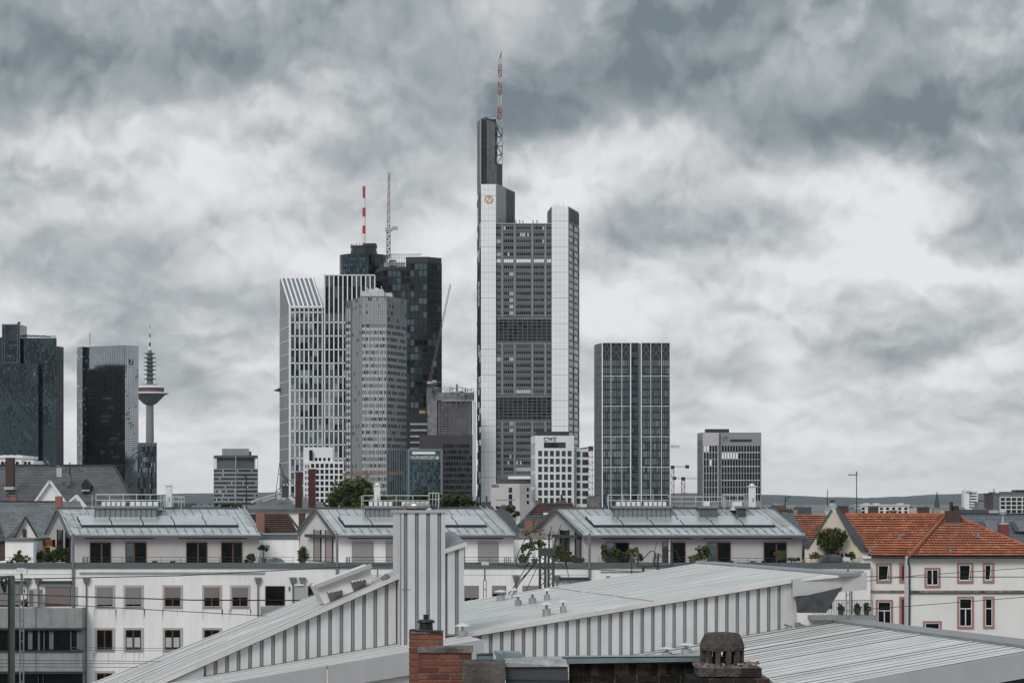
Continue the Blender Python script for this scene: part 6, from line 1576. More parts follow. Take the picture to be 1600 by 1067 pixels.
M_lead = mat('lead_flashing', (.15, .165, .18), .5, .4, var=.2, scale=2)
def courses(BL_, BR_, TL_, TR_, n, m, parent, name='roof', lift=.075, sc=.0, over=None):
    """tile courses laid between a lower edge BL-BR and an upper edge TL-TR"""
    b = MB(); BL_, BR_, TL_, TR_ = map(V, (BL_, BR_, TL_, TR_)); nrm = (BR_-BL_).cross(TL_-BL_ if (TL_-BL_).length > .1 else TR_-BL_).normalized()
    if nrm.z < 0: nrm = -nrm
    for i in range(n):
        a, c_ = i/n, (i+1)/n
        p0, p1, q0, q1 = BL_.lerp(TL_, a), BR_.lerp(TR_, a), BL_.lerp(TL_, c_), BR_.lerp(TR_, c_)
        L_ = (p1-p0).length; k = max(1, int(L_/.23)) if sc else 1
        if sc and k > 1:
            for j in range(k):
                e0, e1 = p0.lerp(p1, j/k), p0.lerp(p1, (j+1)/k); g0, g1 = q0.lerp(q1, j/k), q0.lerp(q1, (j+1)/k); mid = e0.lerp(e1, .5); gm = g0.lerp(g1, .5)
                hh = nrm*(lift+sc)
                b.cur = rnd.choices([0, 1, 2], [6, 3, 1])[0]
                b.poly([e0+nrm*lift, mid+hh, gm+nrm*sc, g0]); b.poly([mid+hh, e1+nrm*lift, g1, gm+nrm*sc]); b.cur = 3; b.poly([e0+nrm*lift, e0-nrm*.02, e1-nrm*.02, e1+nrm*lift, mid+hh])
        else:
            b.poly([p0+nrm*lift, p1+nrm*lift, q1, q0]); b.poly([p0+nrm*lift, p1+nrm*lift, p1-nrm*.02, p0-nrm*.02])
    b.cur = 0
    m = list(m) if isinstance(m, list) else [m]
    while len(m) < 3: m.append(m[-1])
    return b.build(name, m[:3]+[mat('tile_butt_dark', (.05, .02, .014), .9)], parent)
tile_set = [mat('tile_orange', (.43, .150, .080), .8, var=.45, scale=1.0), mat('tile_orange_dark', (.38, .115, .06), .75, var=.25, scale=1.2), mat('tile_orange_pale', (.47, .20, .115), .75, var=.2, scale=1.2)]
Yh_ = 169.0
t = thing('house', 'house with orange tiled hip roof and pink framed windows at the right edge', 'house', (X(1480, Yh_), Yh_+5, 0)); oh = t
b = MB(); b.box(X(1418.5, Yh_), X(1640, Yh_), Yh_, Yh_+12, 0, Z(869.5, Yh_)); b.box(X(1347, Yh_+1.6), X(1418.5, Yh_)-.002, Yh_+1.6, Yh_+12, 0, Z(869, Yh_+1.6)); wl = b.build('wall', M_cream, t)
eL = W(1361, 868, Yh_+1.3); eR = W(1423, 868.5, Yh_+1.3); rR = W(1478, 804.5, Yh_+6); rL = W(1320, 804.5, Yh_+6)
rf = courses(eL, eR, rL, rR, 17, tile_set, t, sc=.03)
e2L = W(1421, 868.5, Yh_-.3); e2R = W(1640, 868.5, Yh_-.3); ap = W(1479, 803.5, Yh_+6); ap2 = W(1490, 805.5, Yh_+6)
rf2 = courses(e2L, e2R, ap, ap2, 17, tile_set, t, sc=.03)
b = MB(); b.prism([e2R, ap2, ap2+V((1, 8, -1)), e2R+V((1, 8, 0))], (0, 0, -.08)); b.prism([e2L-V((0, 0, .05)), ap-V((0, 0, .05)), ap+V((0, 6, -.05)), e2L+V((0, 6, 0))], (0, 0, -.05)); b.prism([rL, rR, rR+V((0, 5, -2.5)), rL+V((0, 5, -2.5))], (0, 0, -.08)); b.build('rear_slope', tile_set[1], t)
def ridge(b, p, q, r=.13, n=None):
    p = V(p); q = V(q); n = n or max(2, int((q-p).length/.36))
    for k in range(n): b.tube(p.lerp(q, k/n), p.lerp(q, (k+1.08)/n), r*1.06, r*.92, 8)
b = MB(); ridge(b, rL+V((0, 0, .03)), rR+V((0, 0, .03)), .12); ridge(b, e2L+V((0, -.02, .06)), ap+V((0, -.02, .06)), .12); ridge(b, e2R, ap2, .14); b.build('ridge_tiles', tile_set[1], rf2)
b = MB(); b.bar(eR+V((-.1, -.06, .10)), rR+V((-.25, -.12, .06)), .10, .06); b.bar(e2L+V((.28, -.08, .10)), ap+V((.1, -.1, .02)), .06, .05); b.build('valley_gutter', mat('valley_dark', (.05, .035, .035), .6), rf)
b = MB(); b.bar(eL+V((0, -.15, -.12)), eR+V((-.1, -.15, -.12)), .16, .12); b.bar(e2L+V((-.1, -.15, -.12)), e2R+V((0, -.15, -.12)), .16, .12); b.cur = 1
b.box(X(1347, Yh_+1.6), X(1418, Yh_), Yh_+1.35, Yh_+1.59, Z(873, Yh_), Z(870.5, Yh_)); b.box(X(1420, Yh_), X(1640, Yh_), Yh_-.25, Yh_-.01, Z(873.2, Yh_), Z(870.6, Yh_)); b.build('gutter', [M_aw, M_wfr], t)
b = MB(); b.box(X(1419.5, Yh_), X(1640, Yh_), Yh_-.12, Yh_-.01, Z(925.5, Yh_), Z(922, Yh_)); b.box(X(1347, Yh_+1.6), X(1418, Yh_), Yh_+1.5, Yh_+1.59, Z(925.5, Yh_+1.6), Z(922, Yh_+1.6)); b.cur = 1
b.box(X(1419.5, Yh_), X(1640, Yh_), Yh_-.14, Yh_-.005, Z(926.5, Yh_), Z(925.4, Yh_)); b.build('string_course', [mat('stained_stone', (.22, .19, .17), .9, var=.7, scale=2.5), M_aw], t)
b = MB(); b.path([W(1420, 870, Yh_-.1), W(1419, 878, Yh_-.25), W(1421, 884, Yh_-.2), W(1421, 925, Yh_-.2), W(1420, 1100, Yh_-.1)], .07, 8); b.build('downpipe', M_aw, t)
def pwin(p0, p1, y0, y1, Yf, mode):
    x0, x1, z0, z1 = X(p0, Yf), X(p1, Yf), Z(y1, Yf), Z(y0, Yf); s_ = .13
    b = MB()
    for a, c_, e, g_ in ((x0, x1, z1-s_, z1), (x0, x0+s_, z0+s_, z1-s_), (x1-s_, x1, z0+s_, z1-s_), (x0, x1, z0, z0+s_)): b.box(a, c_, Yf-.09, Yf-.002, e, g_)
    o = b.build('window', M_pinkf, wl)
    a, c_, e, g_ = x0+s_+.01, x1-s_-.01, z0+s_+.01, z1-s_-.01
    b = MB(); b.cur = 0; b.box(a, c_, Yf-.01, Yf-.002, e, g_); b.build('pane', M_glz, o)
    f = .05; b = MB()
    for q in ((a, a+f, e, g_), (c_-f, c_, e, g_), (a+f, c_-f, e, e+f*1.3), (a+f, c_-f, g_-f, g_)): b.box(q[0], q[1], Yf-.06, Yf-.011, q[2], q[3])
    if mode in ('cross', 'two'): b.box((a+c_)/2-.035, (a+c_)/2+.035, Yf-.058, Yf-.011, e+f*1.3, g_-f if mode == 'two' else e+(g_-e)*.62)
    if mode in ('cross', 'bar'): b.box(a+f, c_-f, Yf-.057, Yf-.011, e+(g_-e)*.62, e+(g_-e)*.62+.06)
    if mode == 'vent': b.prism([(c_-.2, Yf-.1, e+.03), (c_-.14, Yf-.1, e+.03), (c_-.06, Yf-.16, g_-.05), (c_-.12, Yf-.16, g_-.05)], (0, .05, 0)); b.box(a+f, c_-f, Yf-.10, Yf-.02, e+.02, e+.10)
    b.build('frame', M_wfr if mode != 'dark' else M_pinkf, o)
    if mode == 'dark':
        b = MB()
        for k in range(22): z = e+(g_-e)*k/22; b.box(a, c_, Yf-.04, Yf-.012, z, z+.03)
        b.build('louvre', M_aw, o)
for args in ((1368.7, 1393, 879.6, 910, Yh_+1.6, 'vent'), (1405, 1416.6, 879.6, 910, Yh_+1.6, 'dark'), (1444.3, 1469, 886.3, 917.3, Yh_, 'two'), (1495.4, 1520.8, 879, 910.6, Yh_, 'vent'), (1535.5, 1553.2, 879, 910.2, Yh_, 'vent'),
             (1368.3, 1395, 936.5, 981.5, Yh_+1.6, 'cross'), (1405, 1416.4, 931.6, 981.5, Yh_+1.6, 'dark'), (1442, 1471, 969.6, 1014, Yh_, 'cross'), (1495.6, 1521.4, 931.3, 981.5, Yh_, 'cross'), (1536, 1553.4, 931.3, 981, Yh_, 'bar'), (1535, 1553, 1001, 1050, Yh_, 'bar')): pwin(*args)
# chimney block on the apex
b = MB(); q = W(1489, 817, Yh_+5); b.box(q.x-.52, q.x+.5, q.y-.5, q.y+.5, q.z-.8, Z(797.5, Yh_+5)); b.cur = 1; b.box(q.x-.6, q.x+.58, q.y-.6, q.y+.55, q.z-.1, q.z+.05)
ch = b.build('chimney', [M_brkd, M_lead], rf2)
b = MB(); b.tube((q.x-.12, q.y, Z(797.5, Yh_+5)), (q.x-.12, q.y, Z(784, Yh_+5)), .13); b.box(q.x+.02, q.x+.4, q.y-.2, q.y+.2, Z(797.4, Yh_+5), Z(790, Yh_+5)); b.build('chimney_pot', M_rail, ch)
for px, py in ((1405, 842), (1485, 862), (1528, 838), (1360, 862)):
    qq = on_plane(px, py, eL if px < 1420 else e2L, ((eR-eL).cross(rL-eL) if px < 1420 else (e2R-e2L).cross(ap-e2L)).normalized())
    b = MB(); b.prism([qq+V((-.12, -.1, 0)), qq+V((.12, -.1, 0)), qq+V((.08, -.02, .16)), qq+V((-.08, -.02, .16))], (0, .35, .18)); b.build('tile_vent', M_lead, rf if px < 1420 else rf2)
# cream gable house
Yg_ = 171.8
t = thing('gable_house', 'cream stepped gable wall with dark verge, in front of the orange side roof', 'house', (X(1305, Yg_), Yg_+4, 0))
gp = [(1258, 900), (1258, 858.5), (1262, 856), (1299.5, 796), (1306.5, 795.2), (1309, 800), (1334.5, 846.5), (1338, 848), (1344, 858), (1346.5, 859.5), (1357, 861), (1357, 900)]
b = MB(); b.prism([W(x, y, Yg_) for x, y in gp], (0, .35, 0)); g_ = b.build('gable_wall', M_gab, t)
vg = [(1306.5, 794.5), (1310, 792.5), (1345, 839), (1349, 846), (1360, 860.5), (1357, 862.3), (1346, 860.5), (1343.5, 859), (1337.5, 849), (1334, 847.5), (1308.5, 801)]
b = MB(); b.prism([W(x, y, Yg_-.25) for x, y in vg], (0, .6, 0)); b.build('verge', M_verge, t)
b = MB(); b.bar(W(1261, 857.5, Yg_-.05), W(1299.5, 796, Yg_-.05), .1, .12); b.build('verge_trim', M_verge, t)
b = MB(); b.prism([W(1306.5, 796, Yg_+.4), W(1360, 862, Yg_+.4), W(1362, 862, Yg_+3), W(1309, 796, Yg_+3)], (0, 0, -.08)); b.build('roof', M_verge, t)
t2 = thing('side_house', 'orange tiled roof slope squeezed behind the cream gable and the third roof storey', 'house', (X(1255, 178), 180, 0))
courses(W(1262, 850, 175), W(1300, 850, 175), W(1237, 804, 181), W(1300, 804, 181), 14, tile_set, t2, sc=.03)
b = MB(); b.prism([W(1222, 800, 180.7), W(1239, 803, 180.7), W(1268, 850, 174.5), W(1252, 878, 174.5), W(1240, 878, 174.5)], (0, .2, .05)); b.build('verge', M_verge, t2)
b = MB(); b.box(X(1244, 181), X(1300, 181), 181.2, 187, 0, Z(806, 181)); b.box(X(1262, 176), X(1300, 176), 175.5, 187, 0, Z(851, 176)); b.build('wall', M_cream, t2)
b = MB(); b.box(X(1213, 185), X(1228, 185), 184.5, 185.5, 8, Z(797, 185)); b.box(X(1227, 186), X(1239, 186), 185.8, 186.6, 8, Z(796, 186)); b.cur = 1
b.box(X(1211, 185), X(1230, 185), 184.4, 185.6, Z(797, 185)+.01, Z(795.3, 185)); b.box(X(1215, 185), X(1222, 185), 184.6, 185.3, Z(795.2, 185), Z(792.5, 185)); b.build('chimney', [M_brkd, mat('rusty_cap', (.14, .07, .045), .8, var=.4)], t2)
# slate roof at the far right
Ysl = 185
t = thing('slate_house', 'blue grey slate roof with two skylights and red chimney at the right edge', 'house', (X(1560, Ysl), Ysl+5, 0))
b = MB(); b.prism([W(1500, 803.5, Ysl+4), W(1640, 803.5, Ysl+4), W(1640, 838, Ysl-1), W(1538, 838, Ysl-1)], (0, 0, -.15)); rf = b.build('roof', M_slate3, t)
b = MB(); b.prism([W(1538, 838.2, Ysl-1.1), W(1640, 838.2, Ysl-1.1), W(1640, 870, Ysl-4), W(1550, 870, Ysl-4)], (0, 0, -.1)); b.build('lower_roof', M_slate3, t)
b = MB(); b.bar(W(1500, 803, Ysl+4), W(1640, 803, Ysl+4), .15); b.build('ridge_cap', M_aw, rf)
b = MB(); b.box(X(1545, Ysl), X(1640, Ysl), Ysl-.9, Ysl+8, 0, Z(838.3, Ysl)); b.box(X(1502, Ysl), X(1640, Ysl), Ysl+3.9, Ysl+8, 0, Z(806, Ysl)); b.build('wall', M_cream, t)
b = MB(); b.prism([W(1496, 797, Ysl+3.7), W(1502, 803, Ysl+3.7), W(1540, 842, Ysl-1.4), W(1536, 843, Ysl-1.4), W(1510, 822, Ysl+1), W(1500, 812, Ysl+3)], (0, .15, .02)); b.build('verge', M_lead, t)
for (a, c_) in ((1536, 1557), (1584, 1606)):
    b = MB(); n_ = V((0, -.12, .12)); b.cur = 1; b.prism([W(a, 817, Ysl+2)+n_, W(c_, 817, Ysl+2)+n_, W(c_+1, 833, Ysl-.4)+n_, W(a+8, 833, Ysl-.4)+n_], (0, -.02, .05)); b.cur = 0
    b.prism([W(a-7, 818, Ysl+2)+n_, W(a-1, 817, Ysl+2)+n_, W(a+7, 833, Ysl-.4)+n_, W(a+2, 833, Ysl-.4)+n_], (0, 0, .04)); b.build('skylight', [M_aw, M_lead], rf)
b = MB(); b.box(X(1560, Ysl-1), X(1574.5, Ysl-1), Ysl-1.6, Ysl-.8, Z(842, Ysl-1), Z(819, Ysl-1)); ch = b.build('chimney', mat('red_chimney', (.18, .055, .05), .8, var=.2, scale=3), t)
b = MB(); b.box(X(1561.5, Ysl-1), X(1573, Ysl-1), Ysl-1.5, Ysl-.9, Z(819, Ysl-1), Z(816.5, Ysl-1)); b.tube(W(1567, 816.5, Ysl-1.2), W(1567, 803, Ysl-1.2), .08); b.lathe(W(1567, 803, Ysl-1.2), [(.25, 0), (.3, .2), (.2, .3), (.05, .36)], 12); b.build('chimney_pot', M_steel, ch)
# small chimneys, aerials and dishes along the orange ridge
def chim(label, p0, p1, y0, y1, Y, m=None, pot=None, cap=True):
    t = thing('chimney', label, 'chimney', W((p0+p1)/2, y1, Y)); b = MB(); d = (X(p1, Y)-X(p0, Y))*.5
    b.box(X(p0, Y), X(p1, Y), Y-d, Y+d, Z(y1, Y)-1.5, Z(y0, Y)); b.build('stack', m or M_brk, t)
    if cap: b = MB(); b.box(X(p0, Y)-.06, X(p1, Y)+.06, Y-d-.06, Y+d+.06, Z(y0, Y)+.005, Z(y0, Y)+.1); b.build('cap', M_lead, t)
    if pot: b = MB(); c = W((p0+p1)/2, y0, Y); b.tube(c, c+V((0, 0, pot)), .12, .10, 10); b.build('chimney_pot', M_rail, t)
    return t
chim('dark chimney block right behind the gable tip', 1307, 1324.5, 791, 806, 176, M_brkd)
chim('square brown chimney behind the orange ridge, right of the aerial', 1357.5, 1371.5, 792, 806, 184, M_brkd)
chim('wide dark brown chimney behind the orange ridge, left of the steeple', 1434, 1451, 793, 806, 184, M_brkd)
chim('low brown chimney behind the orange ridge in front of the long white block', 1391, 1400, 799, 806, 184, M_brkd)
t = thing('rooftop_aerial', 'tall thin television aerial with a side boom above the orange roof', 'aerial', W(1338.5, 806, 180))
b = MB(); b.tube(W(1338.5, 806, 180), W(1338.5, 736, 180), .04, .03); b.build('pole', M_rail, t); b = MB(); b.tube(W(1325, 741.5, 180), W(1340, 742, 180), .03); b.tube(W(1337, 739, 180), W(1340, 739, 180), .03)
for p in (1326, 1329, 1332): b.tube(W(p, 740.6, 180), W(p, 742.4, 180), .02)
b.build('boom', M_rail, t)
t = thing('rooftop_aerial', 'short bare aerial pole beside the satellite dish', 'aerial', W(1293, 800, 174)); b = MB(); b.tube(W(1293, 803, 174), W(1293, 764, 174), .05, .02); b.build('pole', M_rail, t)
t = thing('rooftop_aerial', 'low aerial with bent elements above the concrete slab tower gap', 'aerial', W(1227, 795, 171)); b = MB(); b.tube(W(1227, 797, 171), W(1227, 776, 171), .04); b.build('pole', M_rail, t)
b = MB(); b.tube(W(1227, 777, 171), W(1236, 776, 171), .025); b.path([W(1232, 777, 171), W(1230, 783, 171), W(1229, 780, 171)], .02); b.build('boom', M_rail, t)
t = thing('satellite_dish', 'round pale satellite dish at the left flank of the cream gable', 'satellite dish', W(1296, 800, 173)); b = MB(); c = W(1296, 798, 173)
n_ = 20; ring = [c+V((.33*math.cos(2*math.pi*k/n_), .12+.05*math.sin(2*math.pi*k/n_), .36*math.sin(2*math.pi*k/n_))) for k in range(n_)]
for k in range(n_): b.poly([ring[k], ring[(k+1) % n_], c+V((0, .26, 0))]); b.poly([ring[k], ring[(k+1) % n_], c+V((0, .30, 0))])
b.build('dish', mat('dish_grey', (.45, .47, .49), .5, .2), t); b = MB(); b.tube(c+V((0, .28, 0)), c+V((.1, .3, -1.0)), .04); b.tube(c+V((0, .26, -.3)), c+V((0, -.25, -.1)), .02); b.build('arm', M_rail, t)
t = thing('roof_ventilator', 'clear glass roof ventilator with dark lid beside the gable tip', 'ventilator', W(1301, 790, 175)); b = MB(); b.lathe(W(1301, 795, 175), [(.34, 0), (.3, .2), (.2, .42)], 14); b.build('hood', mat('pale_glass', (.35, .42, .46), .2, .4), t); b = MB(); b.lathe(W(1301, 785, 175), [(.2, 0), (.2, .2)], 14); b.build('lid', mat('teal_lid', (.04, .07, .07), .5), t)

# ================================================================== old slate roofs on the left
Y5_ = 260
t = thing('slate_roofed_building', 'large dark slate roof with hipped right end in front of the left towers', 'house', (X(80, Y5_), Y5_+10, 0))
b = MB(); b.prism([W(-60, 727.5, Y5_+9), W(178, 727.5, Y5_+9), W(210, 783, Y5_), W(-60, 783, Y5_)], (0, 0, -.3)); rf = b.build('roof', M_slate, t)
b = MB(); b.prism([W(178.1, 727.5, Y5_+9), W(210.2, 783, Y5_), W(190, 783, Y5_+18)], (0, 0, -.2)); b.build('hip_slope', M_slate, t)
b = MB(); b.box(X(-60, Y5_), X(207, Y5_), Y5_+.4, Y5_+17, 0, Z(784, Y5_)); b.build('wall', M_cream, t)
b = MB(); b.bar(W(-60, 727, Y5_+9), W(178, 727, Y5_+9), .3, .25); b.bar(W(178, 727.5, Y5_+9), W(210, 783, Y5_), .2, .2); b.build('ridge_cap', mat('ridge_dark', (.03, .03, .035), .6), rf)
b = MB(); b.prism([W(78, 752, Y5_-1), W(55.5, 784, Y5_-1), W(101, 784, Y5_-1)], (0, .3, 0)); b.cur = 1
b.bar(W(78, 751.2, Y5_-1.3), W(54.5, 784, Y5_-1.3), .35, .22); b.bar(W(78, 751.2, Y5_-1.3), W(101.8, 784, Y5_-1.3), .35, .22); b.cur = 2
b.prism([W(77.5, 751, Y5_-1), W(54, 784, Y5_-1), W(46, 784, Y5_+1), W(72, 751, Y5_+5)], (0, 0, -.1)); b.build('dormer', [M_fac, M_wfr, M_slate], t)
b = MB(); b.prism([W(119, 774.5, Y5_-3), W(108, 790, Y5_-3), W(130, 790, Y5_-3)], (0, .3, 0)); b.cur = 1; b.bar(W(119, 774, Y5_-3.3), W(134, 793, Y5_-3.3), .5, .35); b.bar(W(119, 774, Y5_-3.3), W(108, 784, Y5_-3.3), .15, .2); b.build('dormer', [M_fac, M_wfr], t)
b = MB(); b.box(X(11.5, 262), X(23.7, 262), 261, 262, Z(768, 262), Z(715, 262)); ch = b.build('chimney', M_brkd, t); b = MB(); b.box(X(10, 262), X(25, 262), 260.8, 262.2, Z(765, 262), Z(760.5, 262)); b.build('flashing', M_steel, ch)
b = MB(); b.box(X(91, 264), X(99, 264), 263, 264, Z(745, 264), Z(731, 264)); b.cur = 1; b.box(X(98, 264), X(104, 264), 263.3, 264, Z(737, 264), Z(729, 264)); b.lathe(W(91, 731, 263.5), [(.1, 0), (.25, .1), (.1, .3)], 10); b.build('roof_vent', [M_steel, M_lead], t)
b = MB(); b.box(X(105, 264), X(112.5, 264), 263, 263.6, Z(757, 264), Z(742, 264)); b.cur = 1; b.tube(W(109, 742, 263.3), W(109, 722, 263.3), .09, .06); b.build('chimney', [M_lead, M_rail], t)
b = MB(); b.prism([W(134, 748, 262), W(126.5, 757, 262), W(128, 764.5, 262), W(140.5, 764.5, 262), W(142, 759, 262)], (0, 1.5, 0)); b.cur = 1; b.box(X(128, 262), X(141, 262), 261.5, 261.9, Z(767, 262), Z(765, 262)); b.cur = 0; b.build('dormer', [M_black, M_steel], t)
chim('small orange chimney pot block on the lower left slate roof, before the tall chimney', 15.7, 25.7, 774, 783, 235, M_brk, .6)
t = small_block('white rooftop flats peeking over the big slate roof at the left edge', -20, 34, 715.5, 450, M_fac, 0, 0)
b = MB(); b.box(X(34.1, 450), X(51.5, 450), 450.5, 460, 0, Z(719, 450)); b.build('wall', M_fac, t)
for p in (2, 8, 25, 38, 44): b = MB(); b.box(X(p, 450), X(p+4, 450), 449.7, 449.95, Z(727, 450), Z(721, 450)); b.build('window', M_glz, t)
b = MB()
for p in (6, 9, 16, 19, 27, 30): b.tube(W(p, 715, 452), W(p, 710.5, 452), .25)
b.build('roof_pipes', M_steel, t)
# second slate roof
Y6_ = 212
t = thing('slate_roofed_building', 'grey slate roof in front of the big dark one, ending at the first roof storey', 'house', (X(40, Y6_), Y6_+5, 0))
b = MB(); b.prism([W(-60, 784, Y6_+8), W(87, 784, Y6_+8), W(93, 791.5, Y6_+7), W(73, 845, Y6_), W(-60, 845, Y6_)], (0, 0, -.2)); rf = b.build('roof', M_slate2, t)
b = MB(); b.bar(W(-60, 783.5, Y6_+8), W(87, 783.5, Y6_+8), .15, .15); b.build('ridge_cap', M_rail, rf)
b = MB(); b.box(X(-60, Y6_), X(73, Y6_), Y6_+.3, Y6_+14, 0, Z(846, Y6_)); b.build('wall', M_cream, t)
b = MB(); b.prism([W(96, 783, 222), W(125, 783, 222), W(128, 792, 220), W(98, 792, 220)], (0, 0, -.3)); b.cur = 1; b.bar(W(86, 783.5, 220.5), W(99, 795, 219), .12, .1); b.build('side_slope', [M_slate2, M_verge], t)
chim('orange brick chimney at the right end of the grey slate ridge', 87, 97, 775, 791, 218, M_brk, None, False)
t = thing('small_gable_house', 'tiny white gable with a narrow brown window at the left edge', 'house', (X(35, 190), 192, 0))
b = MB(); b.prism([W(40, 808.5, 190), W(22.5, 842.5, 190), W(58.5, 842.5, 190)], (0, .4, 0)); b.build('gable_wall', M_fac, t)
b = MB(); b.prism([W(39.8, 806.5, 189.7), W(0, 808, 196), W(7.5, 843, 189.7), W(21, 843, 189.7)], (0, 0, -.1)); rf = b.build('roof', M_slate2, t)
b = MB(); b.bar(W(40, 807, 189.6), W(61, 843, 189.6), .22, .14); b.bar(W(40, 807, 189.6), W(22, 842, 189.6), .08, .1); b.build('verge', M_rail, rf)
b = MB(); b.box(X(36, 190), X(41.3, 190), 189.85, 189.95, Z(839, 190), Z(826, 190)); b.cur = 1; b.box(X(37.6, 190), X(39.6, 190), 189.8, 189.86, Z(837, 190), Z(828, 190)); b.build('window', [M_wood, M_rail], t)
b = MB(); b.bar(W(-2, 816, 188), W(8, 843, 188), .12, .1); b.prism([W(-30, 815, 188.2), W(-2, 817, 188.2), W(8, 844, 188.2), W(-30, 858, 188.2)], (0, .1, 0)); b.cur = 1
b.box(X(-30, 188), X(7, 188), 188.4, 192, 0, Z(845, 188)); b.build('side_roof', [M_slate, M_brkd], t)
t = thing('terrace_awning', 'brown timber awning with a yellow edge over the planted left terrace', 'awning', W(67, 855, 176))
b = MB(); rect(b, 52.5, 81.5, 843, 853, 176, 0, -1.2)
o = b.build('timber_screen', mat('orange_timber', (.20, .075, .03), .7, var=.3, scale=2), t); b = MB(); rect(b, 53.5, 82, 853, 855, 176, .05, -1.2); b.build('yellow_edge', mat('awning_yellow', (.50, .35, .04), .7), t); b = MB(); rect(b, 52.5, 78, 855, 880, 177.2, 0, -.1); b.build('back_wall', M_rail, t)

# ================================================================== middle roofs between the roof storeys
Ymd = 330
t = thing('flat_roofed_house', 'wide low grey hipped roof on a white wall, behind the first and second roof storeys', 'house', (X(440, Ymd), Ymd+8, 0))
b = MB(); b.prism([W(372, 795, Ymd), W(512, 795, Ymd), W(505, 787, Ymd+8), W(486, 776.5, Ymd+14), W(442, 774.5, Ymd+16), W(404, 786, Ymd+10)], (0, 0, -.3)); rf = b.build('roof', mat('grey_felt', (.12, .125, .13), .8, var=.3, scale=.4), t)
b = MB(); b.box(X(374, Ymd), X(500, Ymd), Ymd+.5, Ymd+16, 0, Z(796, Ymd)); b.build('wall', M_cream, t)
b = MB(); b.bar(W(452, 776, Ymd+4), W(460, 783, Ymd+2), .5, .2); b.bar(W(481, 776, Ymd+4), W(487, 781, Ymd+2), .5, .2); b.bar(W(458, 785, Ymd+2), W(466, 787, Ymd+2), .5, .3); b.bar(W(394, 784, Ymd+9), W(440, 770, Ymd+15), .4, .3)
for p in (424, 431): b.box(X(p, Ymd), X(p+6, Ymd), Ymd+8, Ymd+9, Z(780, Ymd+8), Z(773, Ymd+8))
b.build('roof_equipment', M_steel, t)
t = thing('brown_tiled_house', 'small dark brown tiled roof between first and second roof storeys', 'house', (X(440, 195), 197, 0))
courses(W(403, 833, 193), W(466, 833, 193), W(413.5, 803, 196), W(449, 803, 196), 9, [mat('tile_brown', (.075, .035, .028), .6, var=.3, scale=2), mat('tile_brown_mid', (.095, .045, .036), .6, var=.3, scale=2), mat('tile_brown_dark', (.05, .028, .024), .6)], t, sc=.03)
b = MB(); ridge(b, W(449, 803, 196), W(470, 830, 193.5), .1); ridge(b, W(413, 803, 196), W(449, 803, 196), .1); b.prism([W(449.1, 803, 196), W(470, 833, 193), W(472, 833, 203)], (0, 0, -.05)); b.build('ridge_tiles', _m['tile_brown_mid'], t)
b = MB(); b.box(X(400, 193), X(466, 193), 193.3, 200, 0, Z(833.5, 193)); b.cur = 1; b.prism([W(386, 803, 192.5), W(401, 803, 192.5), W(424, 834, 192.5), W(405, 834, 192.5)], (0, .3, 0)); b.build('wall', [M_cream, M_rail], t)
b = MB(); rect(b, 407, 464.5, 834.5, 842, 178, 0, -.5); b.cur = 1; rect(b, 407, 464.5, 833, 834.5, 178, .05, -.55); o = b.build('roof_edge_band', [M_cap, M_steel]); tag(o, 'dark grey roof edge band above the plain terrace wall, under the brown tiles', 'parapet')
chim('orange brick chimney left of the dark brown tiled roof', 400.5, 413.5, 800, 823, 191, M_brk, None, False)
chim('dark brick chimney touching the left slope of the second roof storey', 467, 477, 802, 817, 190, M_brkd)
for (nm, p0, p1, y0) in (('left of two tall oxblood brick chimneys before the white lattice building', 461.8, 471.8, 738), ('right and taller of two oxblood brick chimneys before the white lattice building', 482.3, 492.8, 733.5)):
    chim(nm, p0, p1, y0, 776, 325, mat('oxblood_brick', (.065, .024, .022), .8, var=.15, scale=1.5))
t = thing('industrial_lantern', 'green iron roof turret with two round lamps and trailing struts', 'turret', W(446, 776, 320)); b = MB(); b.box(X(441, 320), X(450.5, 320), 319.5, 320.5, Z(777, 320), Z(757, 320)); b.lathe(W(446, 757, 320), [(.45, 0), (.5, .1), (.35, .6), (.1, 1.0)], 10); b.build('turret', mat('iron_green', (.035, .055, .055), .5), t)
b = MB()
for p in (443.5, 448.5): b.lathe(W(p, 760, 319.3), [(.05, 0), (.16, .1), (.16, .3), (.05, .4)], 10)
b.build('lamp', mat('lamp_cream', (.40, .34, .28), .4), t)
b = MB(); b.tube(W(446, 752, 320), W(430, 770, 320), .05); b.tube(W(446, 752, 320), W(437, 722, 320), .05); b.tube(W(437, 722, 320), W(430, 777, 320), .04); b.tube(W(436, 740, 320), W(456, 752, 320), .05); b.tube(W(441, 735, 320), W(448, 757, 320), .06); b.tube(W(440, 744, 320), W(452, 744, 320), .05); b.build('strut', mat('iron_green'), t) if False else b.build('strut', _m['iron_green'], t)
t = thing('crane_boom', 'thin orange lattice crane jib lying low across the towers foot', 'crane', W(535, 741, 700)); b = MB(); b.lattice(W(535, 741.5, 700), W(630, 738.5, 700), .9, .7, 40, .1); b.lattice(W(571, 741, 700), W(576, 738, 700), 1.6, 1.2, 2, .3); b.build('jib', mat('crane_orange', (.24, .14, .12), .6), t)
b = MB(); b.lattice(W(573, 790, 700), W(573, 742, 700), 1.0, 1.0, 12, .1); b.build('crane_mast', _m['crane_orange'], t)
